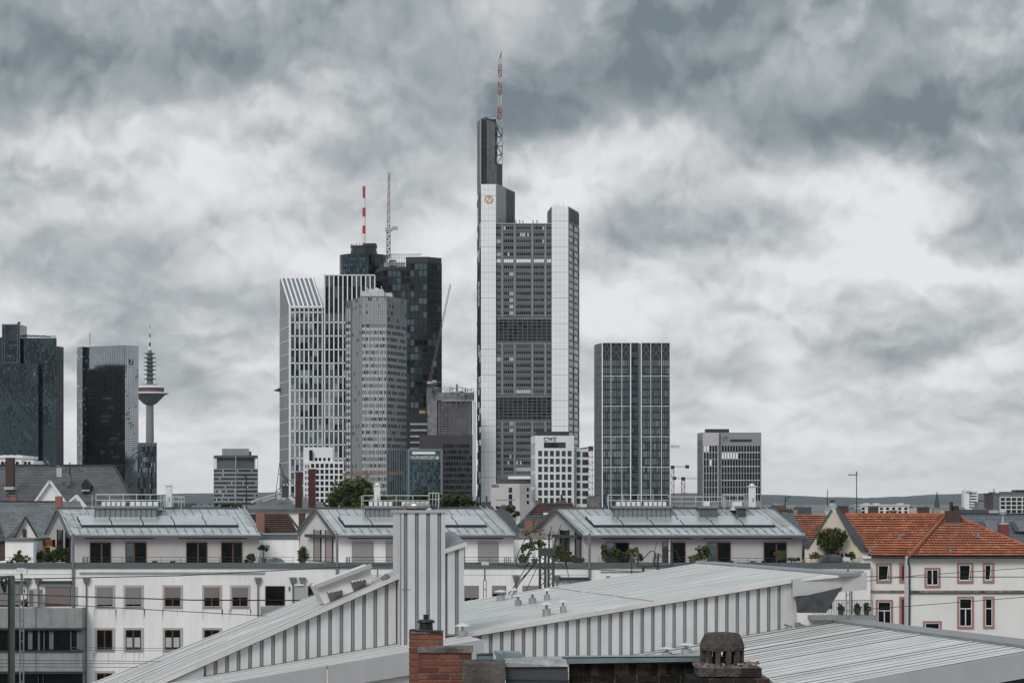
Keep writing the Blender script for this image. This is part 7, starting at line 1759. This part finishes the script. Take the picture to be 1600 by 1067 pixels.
# dark roofs between second and third roof storeys
t = thing('old_roof_house', 'brown tiled roof top with dark slate slope between second and third roof storeys', 'house', (X(848, 240), 245, 0))
courses(W(828, 805, 238), W(905, 805, 238), W(841, 788, 241), W(895, 788, 241), 7, [_m['tile_brown'], _m['tile_brown_dark'], _m['tile_brown_mid']], t)
courses(W(806, 824, 232), W(852, 824, 232), W(826, 805, 235), W(880, 805, 235), 6, [mat('slate_blue_dark', (.055, .065, .075), .6, var=.2)], t, name='lower_roof')
b = MB(); ridge(b, W(841, 787.5, 241), W(895, 787.5, 241), .14); ridge(b, W(841, 788, 241), W(822, 808, 237), .14); ridge(b, W(822, 808, 236), W(808, 822, 232), .1); b.build('ridge_tiles', M_rail, t)
b = MB(); b.box(X(806, 232), X(880, 232), 232.5, 250, 0, Z(824.5, 232)); b.cur = 1; b.box(X(849, 236), X(865, 236), 235, 236, Z(804, 236), Z(800.5, 236)); b.build('wall', [M_cream, M_ac], t)
chim('small square brick chimney at the left end of the brown roof top', 836, 843.5, 783, 790, 242, M_brk)
chim('broad brick chimney on the brown roof top, below the white office cube', 870, 885, 783.5, 790, 242, M_brk, .7)
chim('left of two orange chimneys over the stony planter', 819.5, 832, 811, 830, 200, M_brk)
chim('right of two orange chimneys over the stony planter', 835.5, 848, 813, 830, 200, M_brk)
chim('weathered concrete chimney block left of the gridded high rise', 917, 937, 777, 790, 260, mat('weathered_concrete', (.17, .16, .15), .9, var=.4, scale=2, streak=.4))
chim('dark capped chimney left of the G E G building', 753.5, 767, 784.5, 790, 300, mat('chimney_slate', (.08, .08, .085), .8, var=.3), .8)
chim('dark weathered chimney before the yellowing tree', 779, 790, 792, 800, 230, _m['chimney_slate'])
t = thing('slate_gable_house', 'steep black slate gable slope right of the second roof storey', 'house', (X(785, 200), 203, 0))
b = MB(); b.prism([W(774, 797, 200), W(783, 793, 203), W(808, 838, 198), W(800, 842, 198)], (0, .4, 0)); b.prism([W(783, 795, 203), W(797, 800, 206), W(818, 838, 200), W(808, 838, 198)], (0, 0, -.1)); b.cur = 1; b.box(X(783, 200), X(812, 200), 200.5, 206, 0, Z(840, 200)); b.build('roof', [mat('black_slate', (.04, .045, .052), .6, var=.25, scale=2), M_cream], t)
b = MB(); b.bar(W(772, 798, 199.6), W(801, 843, 197.6), .15, .15); b.build('verge', M_lead, t)

# ================================================================== plants on the terraces
tw = (3, 5, 2)
plant('dense dark shrubs under the yellow edged awning on the left terrace', 66, 868, 15, 12, 174, 2200, .10, 11, (6, 4, 1), blobs=[(62, 870, 10, 10, 0), (72, 868, 10, 10, 0), (84, 866, 9, 12, 0), (94, 866, 9, 13, 0), (105, 872, 8, 9, 0), (111, 864, 3, 12, 0)], pot=False, name='shrub')
plant('low shrub with pale flowers in front of the little white stair house', 26, 873, 14, 8, 171.5, 1100, .08, 12, (5, 4, 2), blobs=[(22, 875, 12, 5, 0), (30, 868, 7, 8, 0), (38, 874, 8, 6, 0), (12, 878, 10, 3, 0)], pot=False, name='shrub')
plant('round leafy shrub at the right end of the first roof terrace', 391, 873, 9, 8, 171.2, 900, .08, 13, (5, 4, 0), name='shrub')
plant('little standard tree with thin stem in a pot on the white terrace', 412, 856, 7, 7, 173, 700, .07, 14, (6, 3, 0), base=879, blobs=[(409, 856, 5, 6, 0), (416, 857, 5, 6, 0)])
plant('clipped dark green dome shrub by the second gable wall', 473.5, 866, 8.5, 13, 172.5, 1900, .06, 15, (7, 3, 0), name='shrub', blobs=[(473.5, 863, 8, 9, 0), (473.5, 871, 8.5, 8, 0)])
plant('fan shaped yellow green sumac in front of the white terrace wall', 835, 853, 22, 9, 172, 1700, .09, 16, (2, 5, 3), blobs=[(823, 853, 9, 6, 0), (834, 849, 10, 5, 0), (845, 851, 8, 7, 0), (817, 858, 5, 5, 0), (850, 858, 5, 5, 0), (832, 858, 6, 4, 0)], base=880, name='shrub')
plant('low bright green ball shrub under the sumac', 817, 873, 8, 7, 171.8, 900, .06, 17, (2, 6, 2), name='shrub')
plant('mixed flowering shrubs in front of the third gable wall', 878, 865, 18, 13, 171.6, 2200, .08, 18, (5, 4, 2), blobs=[(872, 862, 12, 13, 0), (885, 870, 12, 8, 0), (898, 873, 10, 6, 0), (908, 874, 7, 5, 0)], pot=False, name='shrub')
plant('tall leafy climber at the left of the third terrace', 945, 864, 6, 13, 171.6, 1300, .07, 19, (3, 5, 2), name='shrub', blobs=[(944, 857, 5.5, 7, 0), (946, 868, 6, 9, 0)])
plant('dark bush between climber and flowering shrub on the third terrace', 964, 868, 11, 10, 171.6, 1300, .08, 20, (6, 4, 1), name='shrub')
t = plant('shrub dotted with white and pink blossoms left of the glazed doors', 988, 868, 13, 12, 171.4, 1500, .07, 21, (5, 4, 2), name='flowering_shrub', blobs=[(982, 868, 8, 9, 0), (992, 864, 8, 10, 0), (1000, 872, 6, 7, 0)])
b = crown_mb([(W(988, 864, 171.2), .6, .3, .5)], 60, .05, 3); b.build('blossom', mat('blossom', (.60, .52, .52), .7), t)
plant('sparse reddish shrub beside the second glazed door of the third terrace', 1083, 872, 8, 7, 171.4, 500, .06, 22, (3, 3, 5), name='shrub')
t = plant('upright flowering shrub between the second and third glazed doors', 1099, 862, 12, 12, 171.4, 1700, .07, 23, (5, 4, 2), name='flowering_shrub', blobs=[(1096, 858, 9, 7, 0), (1104, 862, 8, 9, 0), (1094, 868, 8, 7, 0)])
b = crown_mb([(W(1098, 858, 171.2), .5, .3, .4)], 50, .05, 5); b.build('blossom', mat('blossom'), t) if False else b.build('blossom', _m['blossom'], t)
plant('yellow green shrub before the last glazed door of the third terrace', 1219, 866, 10, 7, 171.4, 800, .06, 24, (2, 4, 5), name='shrub')
plant('low grassy planting at the far end of the third terrace', 1242, 874, 11, 4, 171.4, 600, .06, 25, (4, 4, 3), name='shrub', pot=False)
plant('large round crowned bush standing against the cream gable', 1300, 845, 23, 19, 171.2, 6000, .075, 26, (4, 5, 2), blobs=[(1291, 840, 13, 13, 0), (1309, 840, 14, 13, 0), (1300, 851, 17, 12, 0), (1300, 833, 12, 8, 0), (1318, 838, 7, 9, 0), (1284, 846, 7, 9, 0)], base=866, name='bush', pot=False)
plant('dark red low shrub under the big bush', 1306, 867, 22, 5, 170.9, 1200, .06, 27, (4, 1, 0), mats=[mat('leaf_red', (.06, .016, .018), .7), mat('leaf_red_dark', (.03, .012, .012), .7), M_leaf[0]], name='shrub', pot=False)
plant('grey green shrub left of the barbecue cover', 1273, 868, 9, 5, 170.9, 700, .06, 28, (4, 4, 2), name='shrub', pot=False)
plant('brown tinted shrub right of the barbecue cover', 1331, 868, 7, 6, 170.9, 700, .06, 29, (3, 3, 5), name='shrub', pot=False)
for k, (px, lb) in enumerate(((1236, 'left'), (1352, 'right'))): pass
plant('potted conifer on the left concrete balcony', 38, 942, 6, 6, 168.9, 700, .06, 30, (7, 3, 0), base=948)
plant('ivy like shrub beside the storage cabinet of the second balcony', 492, 922, 11, 9, 169.5, 1300, .07, 31, (5, 5, 1), name='shrub', pot=False)
for px, lb, sd in ((1314, 'left of two dark potted shrubs behind the dense balcony railing', 32), (1340, 'middle dark potted shrub behind the dense balcony railing', 33), (1354, 'right dark potted shrub behind the dense balcony railing', 34)):
    plant(lb, px, 950, 5.5, 8, 169, 700, .06, sd, (8, 2, 0), base=960)
t = thing('covered_barbecue', 'grey tarpaulin covered barbecue on the terrace before the gable', 'barbecue', W(1300, 876, 170.6))
b = MB(); pts = [W(1281, 877, 170.5), W(1288, 871.5, 170.5), W(1293, 866.3, 170.5), W(1306, 865.7, 170.5), W(1314, 868, 170.5), W(1319, 877, 170.5)]; b.prism(pts, (0, 1.2, .1)); b.build('cover', mat('tarpaulin', (.10, .105, .12), .35, var=.4, scale=3, bump=.6, bscale=4), t)
t = thing('covered_furniture', 'grey covered garden table behind the railing of the white terrace', 'garden table', W(430, 878, 172))
b = MB(); b.prism([W(416, 878.5, 172), W(419, 873, 172), W(427, 871, 172), W(437, 873, 172), W(443, 878.5, 172)], (0, 1.2, 0)); b.build('cover', mat('cover_grey', (.12, .13, .14), .6, var=.5, scale=3, bump=.5, bscale=4), t)
gs = 'plant boxes on the terrace railing'
for i, (px, lb) in enumerate(((242, 'left black plant box on the first terrace rail, below the wide wall'), (270, 'right black plant box on the first terrace rail, below the wide wall'), (1142, 'black plant box on the third terrace rail, under the third door'), (1176, 'terracotta plant box on the third terrace rail'), (1194, 'black plant box left of the last door on the third terrace'))):
    t = thing('plant_box', lb, 'plant box', W(px, 879.5, 170.3), gs); b = MB(); c = W(px, 879.5, 170.3); b.prism([c+V((-.15, -.1, 0)), c+V((.15, -.1, 0)), c+V((.18, -.1, .16)), c+V((-.18, -.1, .16))], (0, .2, 0)); b.build('box', M_rail if i != 3 else mat('terracotta', (.25, .09, .06), .8), t)
for i, (px, lb) in enumerate(((77, 'left black box on the balcony under the pink shutter'), (94, 'middle black box on the balcony under the pink shutter'), (115, 'wide right black box on the balcony under the pink shutter'), (129, 'small black box at the right end of the concrete balcony'))):
    t = thing('plant_box', lb, 'plant box', W(px, 948, 180.7), 'plant boxes on the concrete balcony'); b = MB(); c = W(px, 948, 180.7); b.box(c.x-.25, c.x+.25, c.y-.1, c.y+.1, c.z, c.z+.13); b.build('box', M_rail, t)
t = thing('stone_planter', 'roof planter full of pale stones and dry plants under the two orange chimneys', 'planter', W(827, 842, 180)); b = MB(); rect(b, 806, 853, 833, 841, 180, 0, -1.5); b.build('trough', mat('planter_stone', (.28, .25, .22), .9, var=.6, scale=5, bump=.8, bscale=8), t)
crown_mb([(W(820, 832, 180), .8, .4, .3), (W(840, 832, 180), .7, .4, .3)], 900, .06, 9, wts=(2, 2, 5)).build('foliage', [M_leaf[0], mat('straw', (.30, .22, .10), .8), M_leaf[2]], t)
# ================================================================== nearest roofs: chimneys and parapet just below the camera
YC = 27.0
def brickwall(b, x0, x1, z0, z1, yf, depth, bw=.235, bh=.068, gap=.010, cols=3, header=False, proud=.006, jit=.0):
    """real bricks laid in courses on a mortar core"""
    b.cur = 0; b.box(x0+.006, x1-.006, yf+.008, yf+depth, z0, z1-.004)
    z = z1; row = 0
    while z > z0+.01:
        zt_ = z; zb = max(z0, z-bh); x = x0-(bw/2 if row % 2 else 0)
        while x < x1-.005:
            a = max(x, x0); c_ = min(x+bw-gap, x1)
            if c_-a > .02: b.cur = 1+rnd.choices(range(cols), [5, 3, 2][:cols])[0]; j = rnd.uniform(0, jit); b.box(a, c_, yf-proud-j, yf+.05, zb+jit*rnd.random()*.3, zt_-gap)
            x += bw
        z -= bh+gap*.8; row += 1
M_b1 = mat('brick_orange', (.215, .078, .050), .85, var=.25, scale=6, bump=.4, bscale=60); M_b2 = mat('brick_red', (.175, .060, .042), .85, var=.3, scale=6, bump=.4, bscale=60); M_b3 = mat('brick_brown', (.14, .042, .028), .85, var=.3, scale=6, bump=.4, bscale=60)
M_mor = mat('mortar', (.26, .23, .21), .95, var=.25, scale=10, bump=.3, bscale=50)
t = thing('brick_chimney', 'orange brick chimney with black round cowl and a lower cement topped stack', 'chimney', W(688, 1067, YC)+V((0, 0, -1.5)))
b = MB(); brickwall(b, X(639, YC+.3), X(692, YC+.3), Z(1110, YC), Z(989, YC+.3), YC+.3, .34); bk_ = b.build('rear_stack', [M_mor, M_b1, M_b2, M_b3], t)
b = MB(); brickwall(b, X(653.5, YC), X(737, YC), Z(1110, YC), Z(1019, YC), YC, .28); b.build('front_stack', [M_mor, M_b1, M_b2, M_b3], t)
M_cem = mat('old_cement', (.16, .145, .14), .95, var=.6, scale=5, bump=1.0, bscale=18)
def rough_slab(x0, x1, y0, y1, z0, z1, amp, seed, nx=24, ny=5):
    r = random.Random(seed); b = MB(); g = []
    for j in range(ny+1):
        for i in range(nx+1): g.append((x0+(x1-x0)*i/nx, y0+(y1-y0)*j/ny, z1+r.uniform(-amp, amp)-(amp*1.5 if i in (0, nx) or j in (0, ny) else 0)))
    b.v += g
    for j in range(ny):
        for i in range(nx): b.f.append([j*(nx+1)+i, j*(nx+1)+i+1, (j+1)*(nx+1)+i+1, (j+1)*(nx+1)+i]); b.mi.append(0)
    for i in range(nx):
        k = len(b.v); ja = r.uniform(0, amp); b.v += [(g[i][0], y0, g[i][2]), (g[i+1][0], y0, g[i+1][2]), (g[i+1][0], y0-ja*.3, z0+r.uniform(-amp, 0)), (g[i][0], y0-ja*.3, z0)]; b.f.append([k, k+1, k+2, k+3]); b.mi.append(0)
    for xx in (x0, x1): b.poly([(xx, y0, z0), (xx, y1, z0), (xx, y1, z1-amp*1.5), (xx, y0, z1-amp*1.5)])
    b.poly([(x0, y1, z0), (x1, y1, z0), (x1, y1, z1), (x0, y1, z1)])
    return b
rough_slab(X(652.5, YC), X(738.5, YC), YC-.03, YC+.3, Z(1018.7, YC), Z(1010.5, YC), .008, 4, 40).build('cement_top', M_cem, t)
rough_slab(X(638.3, YC+.3), X(692, YC+.3), YC+.28, YC+.66, Z(989, YC+.3), Z(986.5, YC+.3), .004, 5, 20).build('cement_top', M_cem, t)
c = V((X(665.5, YC+.45), YC+.45, Z(987, YC+.45))); s = (YC+.45)/F
b = MB(); b.lathe(c, [(16*s, 0), (15.5*s, 1.2*s), (11.2*s, 2*s), (10.6*s, 14*s), (13*s, 14.5*s), (14.2*s, 15.5*s), (13.6*s, 18*s), (11*s, 19.5*s), (4.6*s, 20*s), (4.0*s, 20.5*s), (4.0*s, 26*s), (4.4*s, 27.5*s), (3*s, 27.5*s)], 36)
b.build('black_cowl', mat('black_cowl', (.014, .016, .018), .38, var=.2, scale=8), t, smooth=False)
b = MB(); b.path([W(640, 986, YC+.3), W(643, 983, YC+.3), W(652, 985, YC+.3), W(690, 986, YC+.25)], .012, 5); b.build('lightning_wire', M_rail, t)
# cement block and zinc pieces
t = thing('cement_stack', 'stained cement rendered chimney block right of the orange bricks', 'chimney', W(757, 1067, YC-.4)+V((0, 0, -1.2)))
b = rough_slab(X(722.5, YC-.4), X(789, YC-.4), YC-.4, YC+.05, Z(1110, YC), Z(1034, YC-.4), .010, 6, 18); b.build('stack', mat('stained_cement', (.13, .115, .105), .95, var=.5, scale=4, streak=.5, bump=1.0, bscale=20, col2=(.055, .048, .045)), t)
M_zb = mat('blue_zinc', (.20, .262, .288), .42, .45, var=.2, scale=5, streak=.12)
t = thing('zinc_gutter_box', 'open blue grey zinc gutter trough between cement block and slated parapet', 'gutter', W(790, 1034, YC+.1))
zz = lambda px, py, y=YC+.1: W(px, py, y)
b = MB(); b.prism([zz(744.5, 1020.5), zz(744.5, 1031), zz(771, 1037), zz(771, 1021.5)], (0, .012, 0)); b.prism([zz(744.5, 1020.5), zz(771, 1019), zz(771, 1019.5, YC+.35), zz(744.5, 1021, YC+.35)], (0, .02, -.004)); b.cur = 1; b.prism([zz(746, 1021.6, YC+.095), zz(770, 1020.6, YC+.095), zz(770, 1023.5, YC+.095), zz(746, 1023.8, YC+.095)], (0, .003, 0)); b.cur = 0; b.build('trough', [M_zb, M_rail], t)
b = MB(); prof = [(771, 1018), (779, 1019), (785, 1023), (788, 1030), (787, 1037), (783, 1041), (776, 1040.5), (768, 1037.5), (773, 1033), (776, 1027)]
b.prism([W(x, y, YC-.12) for x, y in prof], (0, .3, 0)); b.build('folded_end', M_zb, t)
b = MB(); b.prism([zz(772, 1018, YC+.2), zz(812, 1019.5, YC+.2), zz(816, 1026, YC+.2), zz(785, 1026, YC+.2)], (0, .3, 0)); b.build('rear_lip', M_zb, t)
t = thing('slated_parapet', 'dark slate hung parapet block under a pale zinc cap', 'parapet', W(838, 1067, YC-.2)+V((0, 0, -1.2)))
q = lambda px, py, y=YC-.2: W(px, py, y)
b = MB(); b.prism([q(789, 1041), q(887, 1041), q(891.5, 1110), q(792, 1110)], (0, .55, 0)); st = b.build('slate_face', mat('slate_sheet', (.055, .058, .068), .5, var=.12, scale=4), t)
b = MB(); b.prism([q(788.5, 1060.4, YC-.215), q(890, 1062, YC-.215), q(890, 1064, YC-.215), q(788.5, 1062.4, YC-.215)], (0, .01, 0)); b.build('slate_joint', M_rail, st)
b = MB(); b.prism([q(788, 1041.5, YC-.24), q(788, 1034, YC-.24), q(790, 1031, YC-.22), q(788.5, 1026, YC+.25), q(877, 1025, YC+.25), q(884, 1030, YC-.22), q(888, 1041, YC-.24)], (0, .02, 0)); b.prism([q(790, 1031, YC-.22), q(884, 1030, YC-.22), q(880, 1025, YC+.32), q(788.5, 1026, YC+.32)], (0, 0, -.012)); b.build('zinc_cap', mat('pale_zinc', (.33, .345, .35), .5, .3, var=.35, scale=9, streak=.2), t)
# long zinc capped dark brick wall
t = thing('parapet_wall', 'soot blackened brick parapet wall capped with long blue zinc strip', 'wall', W(985, 1067, YC)+V((0, 0, -1.2)))
YW = YC+.1
b = MB(); b.prism([W(878, 1026.5, YW-.14), W(1108, 1024.5, YW-.14), W(1108, 1032.5, YW-.14), W(883, 1036.5, YW-.14)], (0, .02, 0)); b.prism([W(878, 1026.5, YW-.14), W(1108, 1024.5, YW-.14), W(1108, 1021.6, YW+.35), W(878, 1023.8, YW+.35)], (0, 0, -.012)); b.build('zinc_capping', M_zb, t)
M_s = [mat('sooty_brick', (.028, .020, .017), .95, var=.6, scale=8, bump=.8, bscale=40), mat('sooty_brick_brown', (.075, .042, .026), .95, var=.6, scale=8, bump=.8, bscale=40), mat('black_brick', (.012, .011, .011), .95, var=.4, scale=8, bump=.8, bscale=40)]
M_mo2 = mat('worn_mortar', (.20, .155, .125), .95, var=.9, scale=16, bump=.6, bscale=40, col2=(.012, .011, .010))
b = MB(); b.cur = 0; b.box(X(890, YW), X(1108, YW), YW+.008, YW+.3, Z(1110, YW), Z(1035, YW)); x = X(890, YW)
ztop = Z(1036.5, YW)
while x < X(1104, YW):      # soldier course
    w_ = rnd.uniform(.062, .078); b.cur = 1+rnd.choices([0, 1, 2], [3, 4, 2])[0]; b.box(x, x+w_, YW-rnd.uniform(.002, .016), YW+.05, ztop-.122-rnd.uniform(0, .006), ztop); x += w_+rnd.uniform(.006, .016)
z = ztop-.135; row = 0
while z > Z(1110, YW):
    x = X(890, YW)-(.12 if row % 2 else 0)
    while x < X(1106, YW):
        a = max(x, X(890, YW)); w_ = rnd.uniform(.22, .245); b.cur = 1+rnd.choices([0, 1, 2], [4, 1, 5])[0]; b.box(a, min(x+w_, X(1106, YW)), YW-rnd.uniform(.0, .012), YW+.05, z-.07, z); x += w_+rnd.uniform(.008, .018)
    z -= .082; row += 1
b.build('brickwork', [M_mo2]+M_s, t)
# old chimney with domed concrete cowl
YD = 26.6
t = thing('cowled_chimney', 'crumbling sooty brick chimney topped by a mossy arched concrete cowl', 'chimney', W(1130, 1067, YD)+V((0, 0, -1.2)))
M_cow = mat('cowl_concrete', (.105, .088, .075), .97, var=.5, scale=12, bump=1.0, bscale=45, col2=(.045, .04, .037))
s = YD/F; cx = X(1128, YD)
def corb(p0, p1, y0, y1, dep, seed, ym=0):
    r = random.Random(seed); b = MB(); x = X(p0, YD); b.cur = 0; b.box(X(p0, YD)+.01, X(p1, YD)-.01, YD-dep+.012, YD+dep, Z(y1, YD), Z(y0, YD)-.008)
    while x < X(p1, YD)-.03:
        w_ = r.uniform(.16, .27); b.cur = 1+r.choices([0, 1, 2], [3, 4, 2])[0]; e = min(x+w_, X(p1, YD)); j = r.uniform(0, .014)
        b.prism([(x+r.uniform(0, .006), YD-dep-j, Z(y1, YD)+r.uniform(0, .008)), (e-.008, YD-dep-j*.6, Z(y1, YD)+r.uniform(0, .008)), (e-.008-r.uniform(0, .01), YD-dep-j, Z(y0, YD)-r.uniform(0, .01)), (x+r.uniform(0, .01), YD-dep-j, Z(y0, YD)-r.uniform(0, .01))], (0, dep*2, 0)); x = e+.004
    return b
corb(1087, 1187.5, 1039.5, 1054, .30, 3).build('brick_course', [M_mo2, M_s[0], mat('grey_block', (.085, .078, .075), .95, var=.5, scale=10, bump=.8, bscale=40), M_s[1]], t)
corb(1072, 1198, 1055, 1068, .38, 5).build('brick_course', [M_mo2, M_s[0], M_s[2], M_s[1]], t)
corb(1076, 1206, 1068.5, 1095, .36, 6).build('brick_course', [M_mo2, M_s[0], M_s[2], M_s[1]], t)
b = rough_slab(X(1085, YD), X(1183, YD), YD-.29, YD+.29, Z(1040, YD), Z(1036.5, YD), .016, 9, 30, 8)
for k in range(60):
    p = rnd.uniform(1084, 1184); yy = rnd.uniform(-.28, .1); h = rnd.uniform(.006, .03); w_ = rnd.uniform(.008, .03); b.cur = rnd.choices([0, 1, 2], [4, 2, 2])[0]; zc = Z(1037, YD)+.004; xx = X(p, YD)
    b.prism([(xx-w_, YD+yy, zc), (xx+w_, YD+yy-.01, zc), (xx+w_*.5, YD+yy, zc+h), (xx-w_*.6, YD+yy, zc+h*.8)], (0, w_*1.4, 0))
b.build('broken_mortar', [M_cem, mat('lichen_pale', (.36, .31, .26), .95, var=.3, scale=20), mat('rust_chip', (.22, .10, .05), .95, var=.3, scale=20)], t)
# cowl: base walls with arched openings, domed lid
b = MB(); R0 = 34.5*s; zb, zo, zt2 = Z(1036, YD), Z(1013.5, YD), Z(988, YD)
oct_ = lambda r, off=0: [(cx+r*math.cos(math.radians(a+off)), YD+r*.85*math.sin(math.radians(a+off))) for a in range(0, 360, 30)]
P0 = oct_(R0, 15)
for k in range(12):                                   # posts at the twelve corners
    x, y = P0[k]; d = V((x-cx, y-YD, 0)).normalized(); sd = V((-d.y, d.x, 0)); w_ = .026
    if k % 1 == 0: b.prism([V((x, y, zb))+sd*w_, V((x, y, zb))-sd*w_, V((x, y, zb))-sd*w_-d*.05, V((x, y, zb))+sd*w_-d*.05], (0, 0, zo-zb+.01))
rings = [(R0*1.0, zo-.012), (R0*1.012, zo+.02), (R0*.99, zo+5*s), (R0*.955, zo+10*s), (R0*.89, zo+17*s), (R0*.80, zo+22.5*s), (R0*.70, zt2-.004), (R0*.35, zt2+.004), (.01, zt2+.006)]
k0 = len(b.v); N_ = 48; rz = random.Random(8)
for (r, z) in rings:
    for i in range(N_):
        a = 2*math.pi*i/N_; f_ = 1/max(abs(math.cos(((a+math.radians(15)) % math.radians(30))-math.radians(15))), .9); j = rz.uniform(-.0045, .0045)
        sq = 1.0 if r < R0*.5 else 1+.055*abs(math.sin(2*a))**2
        b.v.append((cx+(r*sq+j)*math.cos(a), YD+(r*sq+j)*.85*math.sin(a), z+rz.uniform(-.003, .004)))
for q_ in range(len(rings)-1):
    for i in range(N_): j = (i+1) % N_; b.f.append([k0+q_*N_+i, k0+q_*N_+j, k0+(q_+1)*N_+j, k0+(q_+1)*N_+i]); b.mi.append(0)
b.f.append([k0+i for i in range(N_)]); b.mi.append(0)
b.build('cowl', M_cow, t)
b = MB(); b.lathe((cx, YD+.02, zb-.01), [(R0*.62, 0), (R0*.6, (zo-zb)*.5), (R0*.2, (zo-zb)*.55)], 20); b.build('flue', M_s[2], t)
b = MB(); b.prism([W(1190, 1058, YD-.1), W(1196, 1056, YD-.1), W(1215, 1072, YD-.1), W(1205, 1085, YD-.1)], (0, .4, 0)); b.build('lead_apron', M_lead, t)
# ------------------------------------------------------------------ haze
hz = bpy.data.materials.new('haze'); hz.use_nodes = True; t_ = hz.node_tree; t_.nodes.clear()
pv = t_.nodes.new('ShaderNodeVolumePrincipled'); pv.inputs['Color'].default_value = (.86, .93, .98, 1); pv.inputs['Density'].default_value = 0.000010
ot = t_.nodes.new('ShaderNodeOutputMaterial'); t_.links.new(pv.outputs[0], ot.inputs['Volume'])
b = MB(); b.box(-24000, 24000, -2500, 33000, -30, 420); o = b.build('haze', hz); tag(o, kind='stuff')
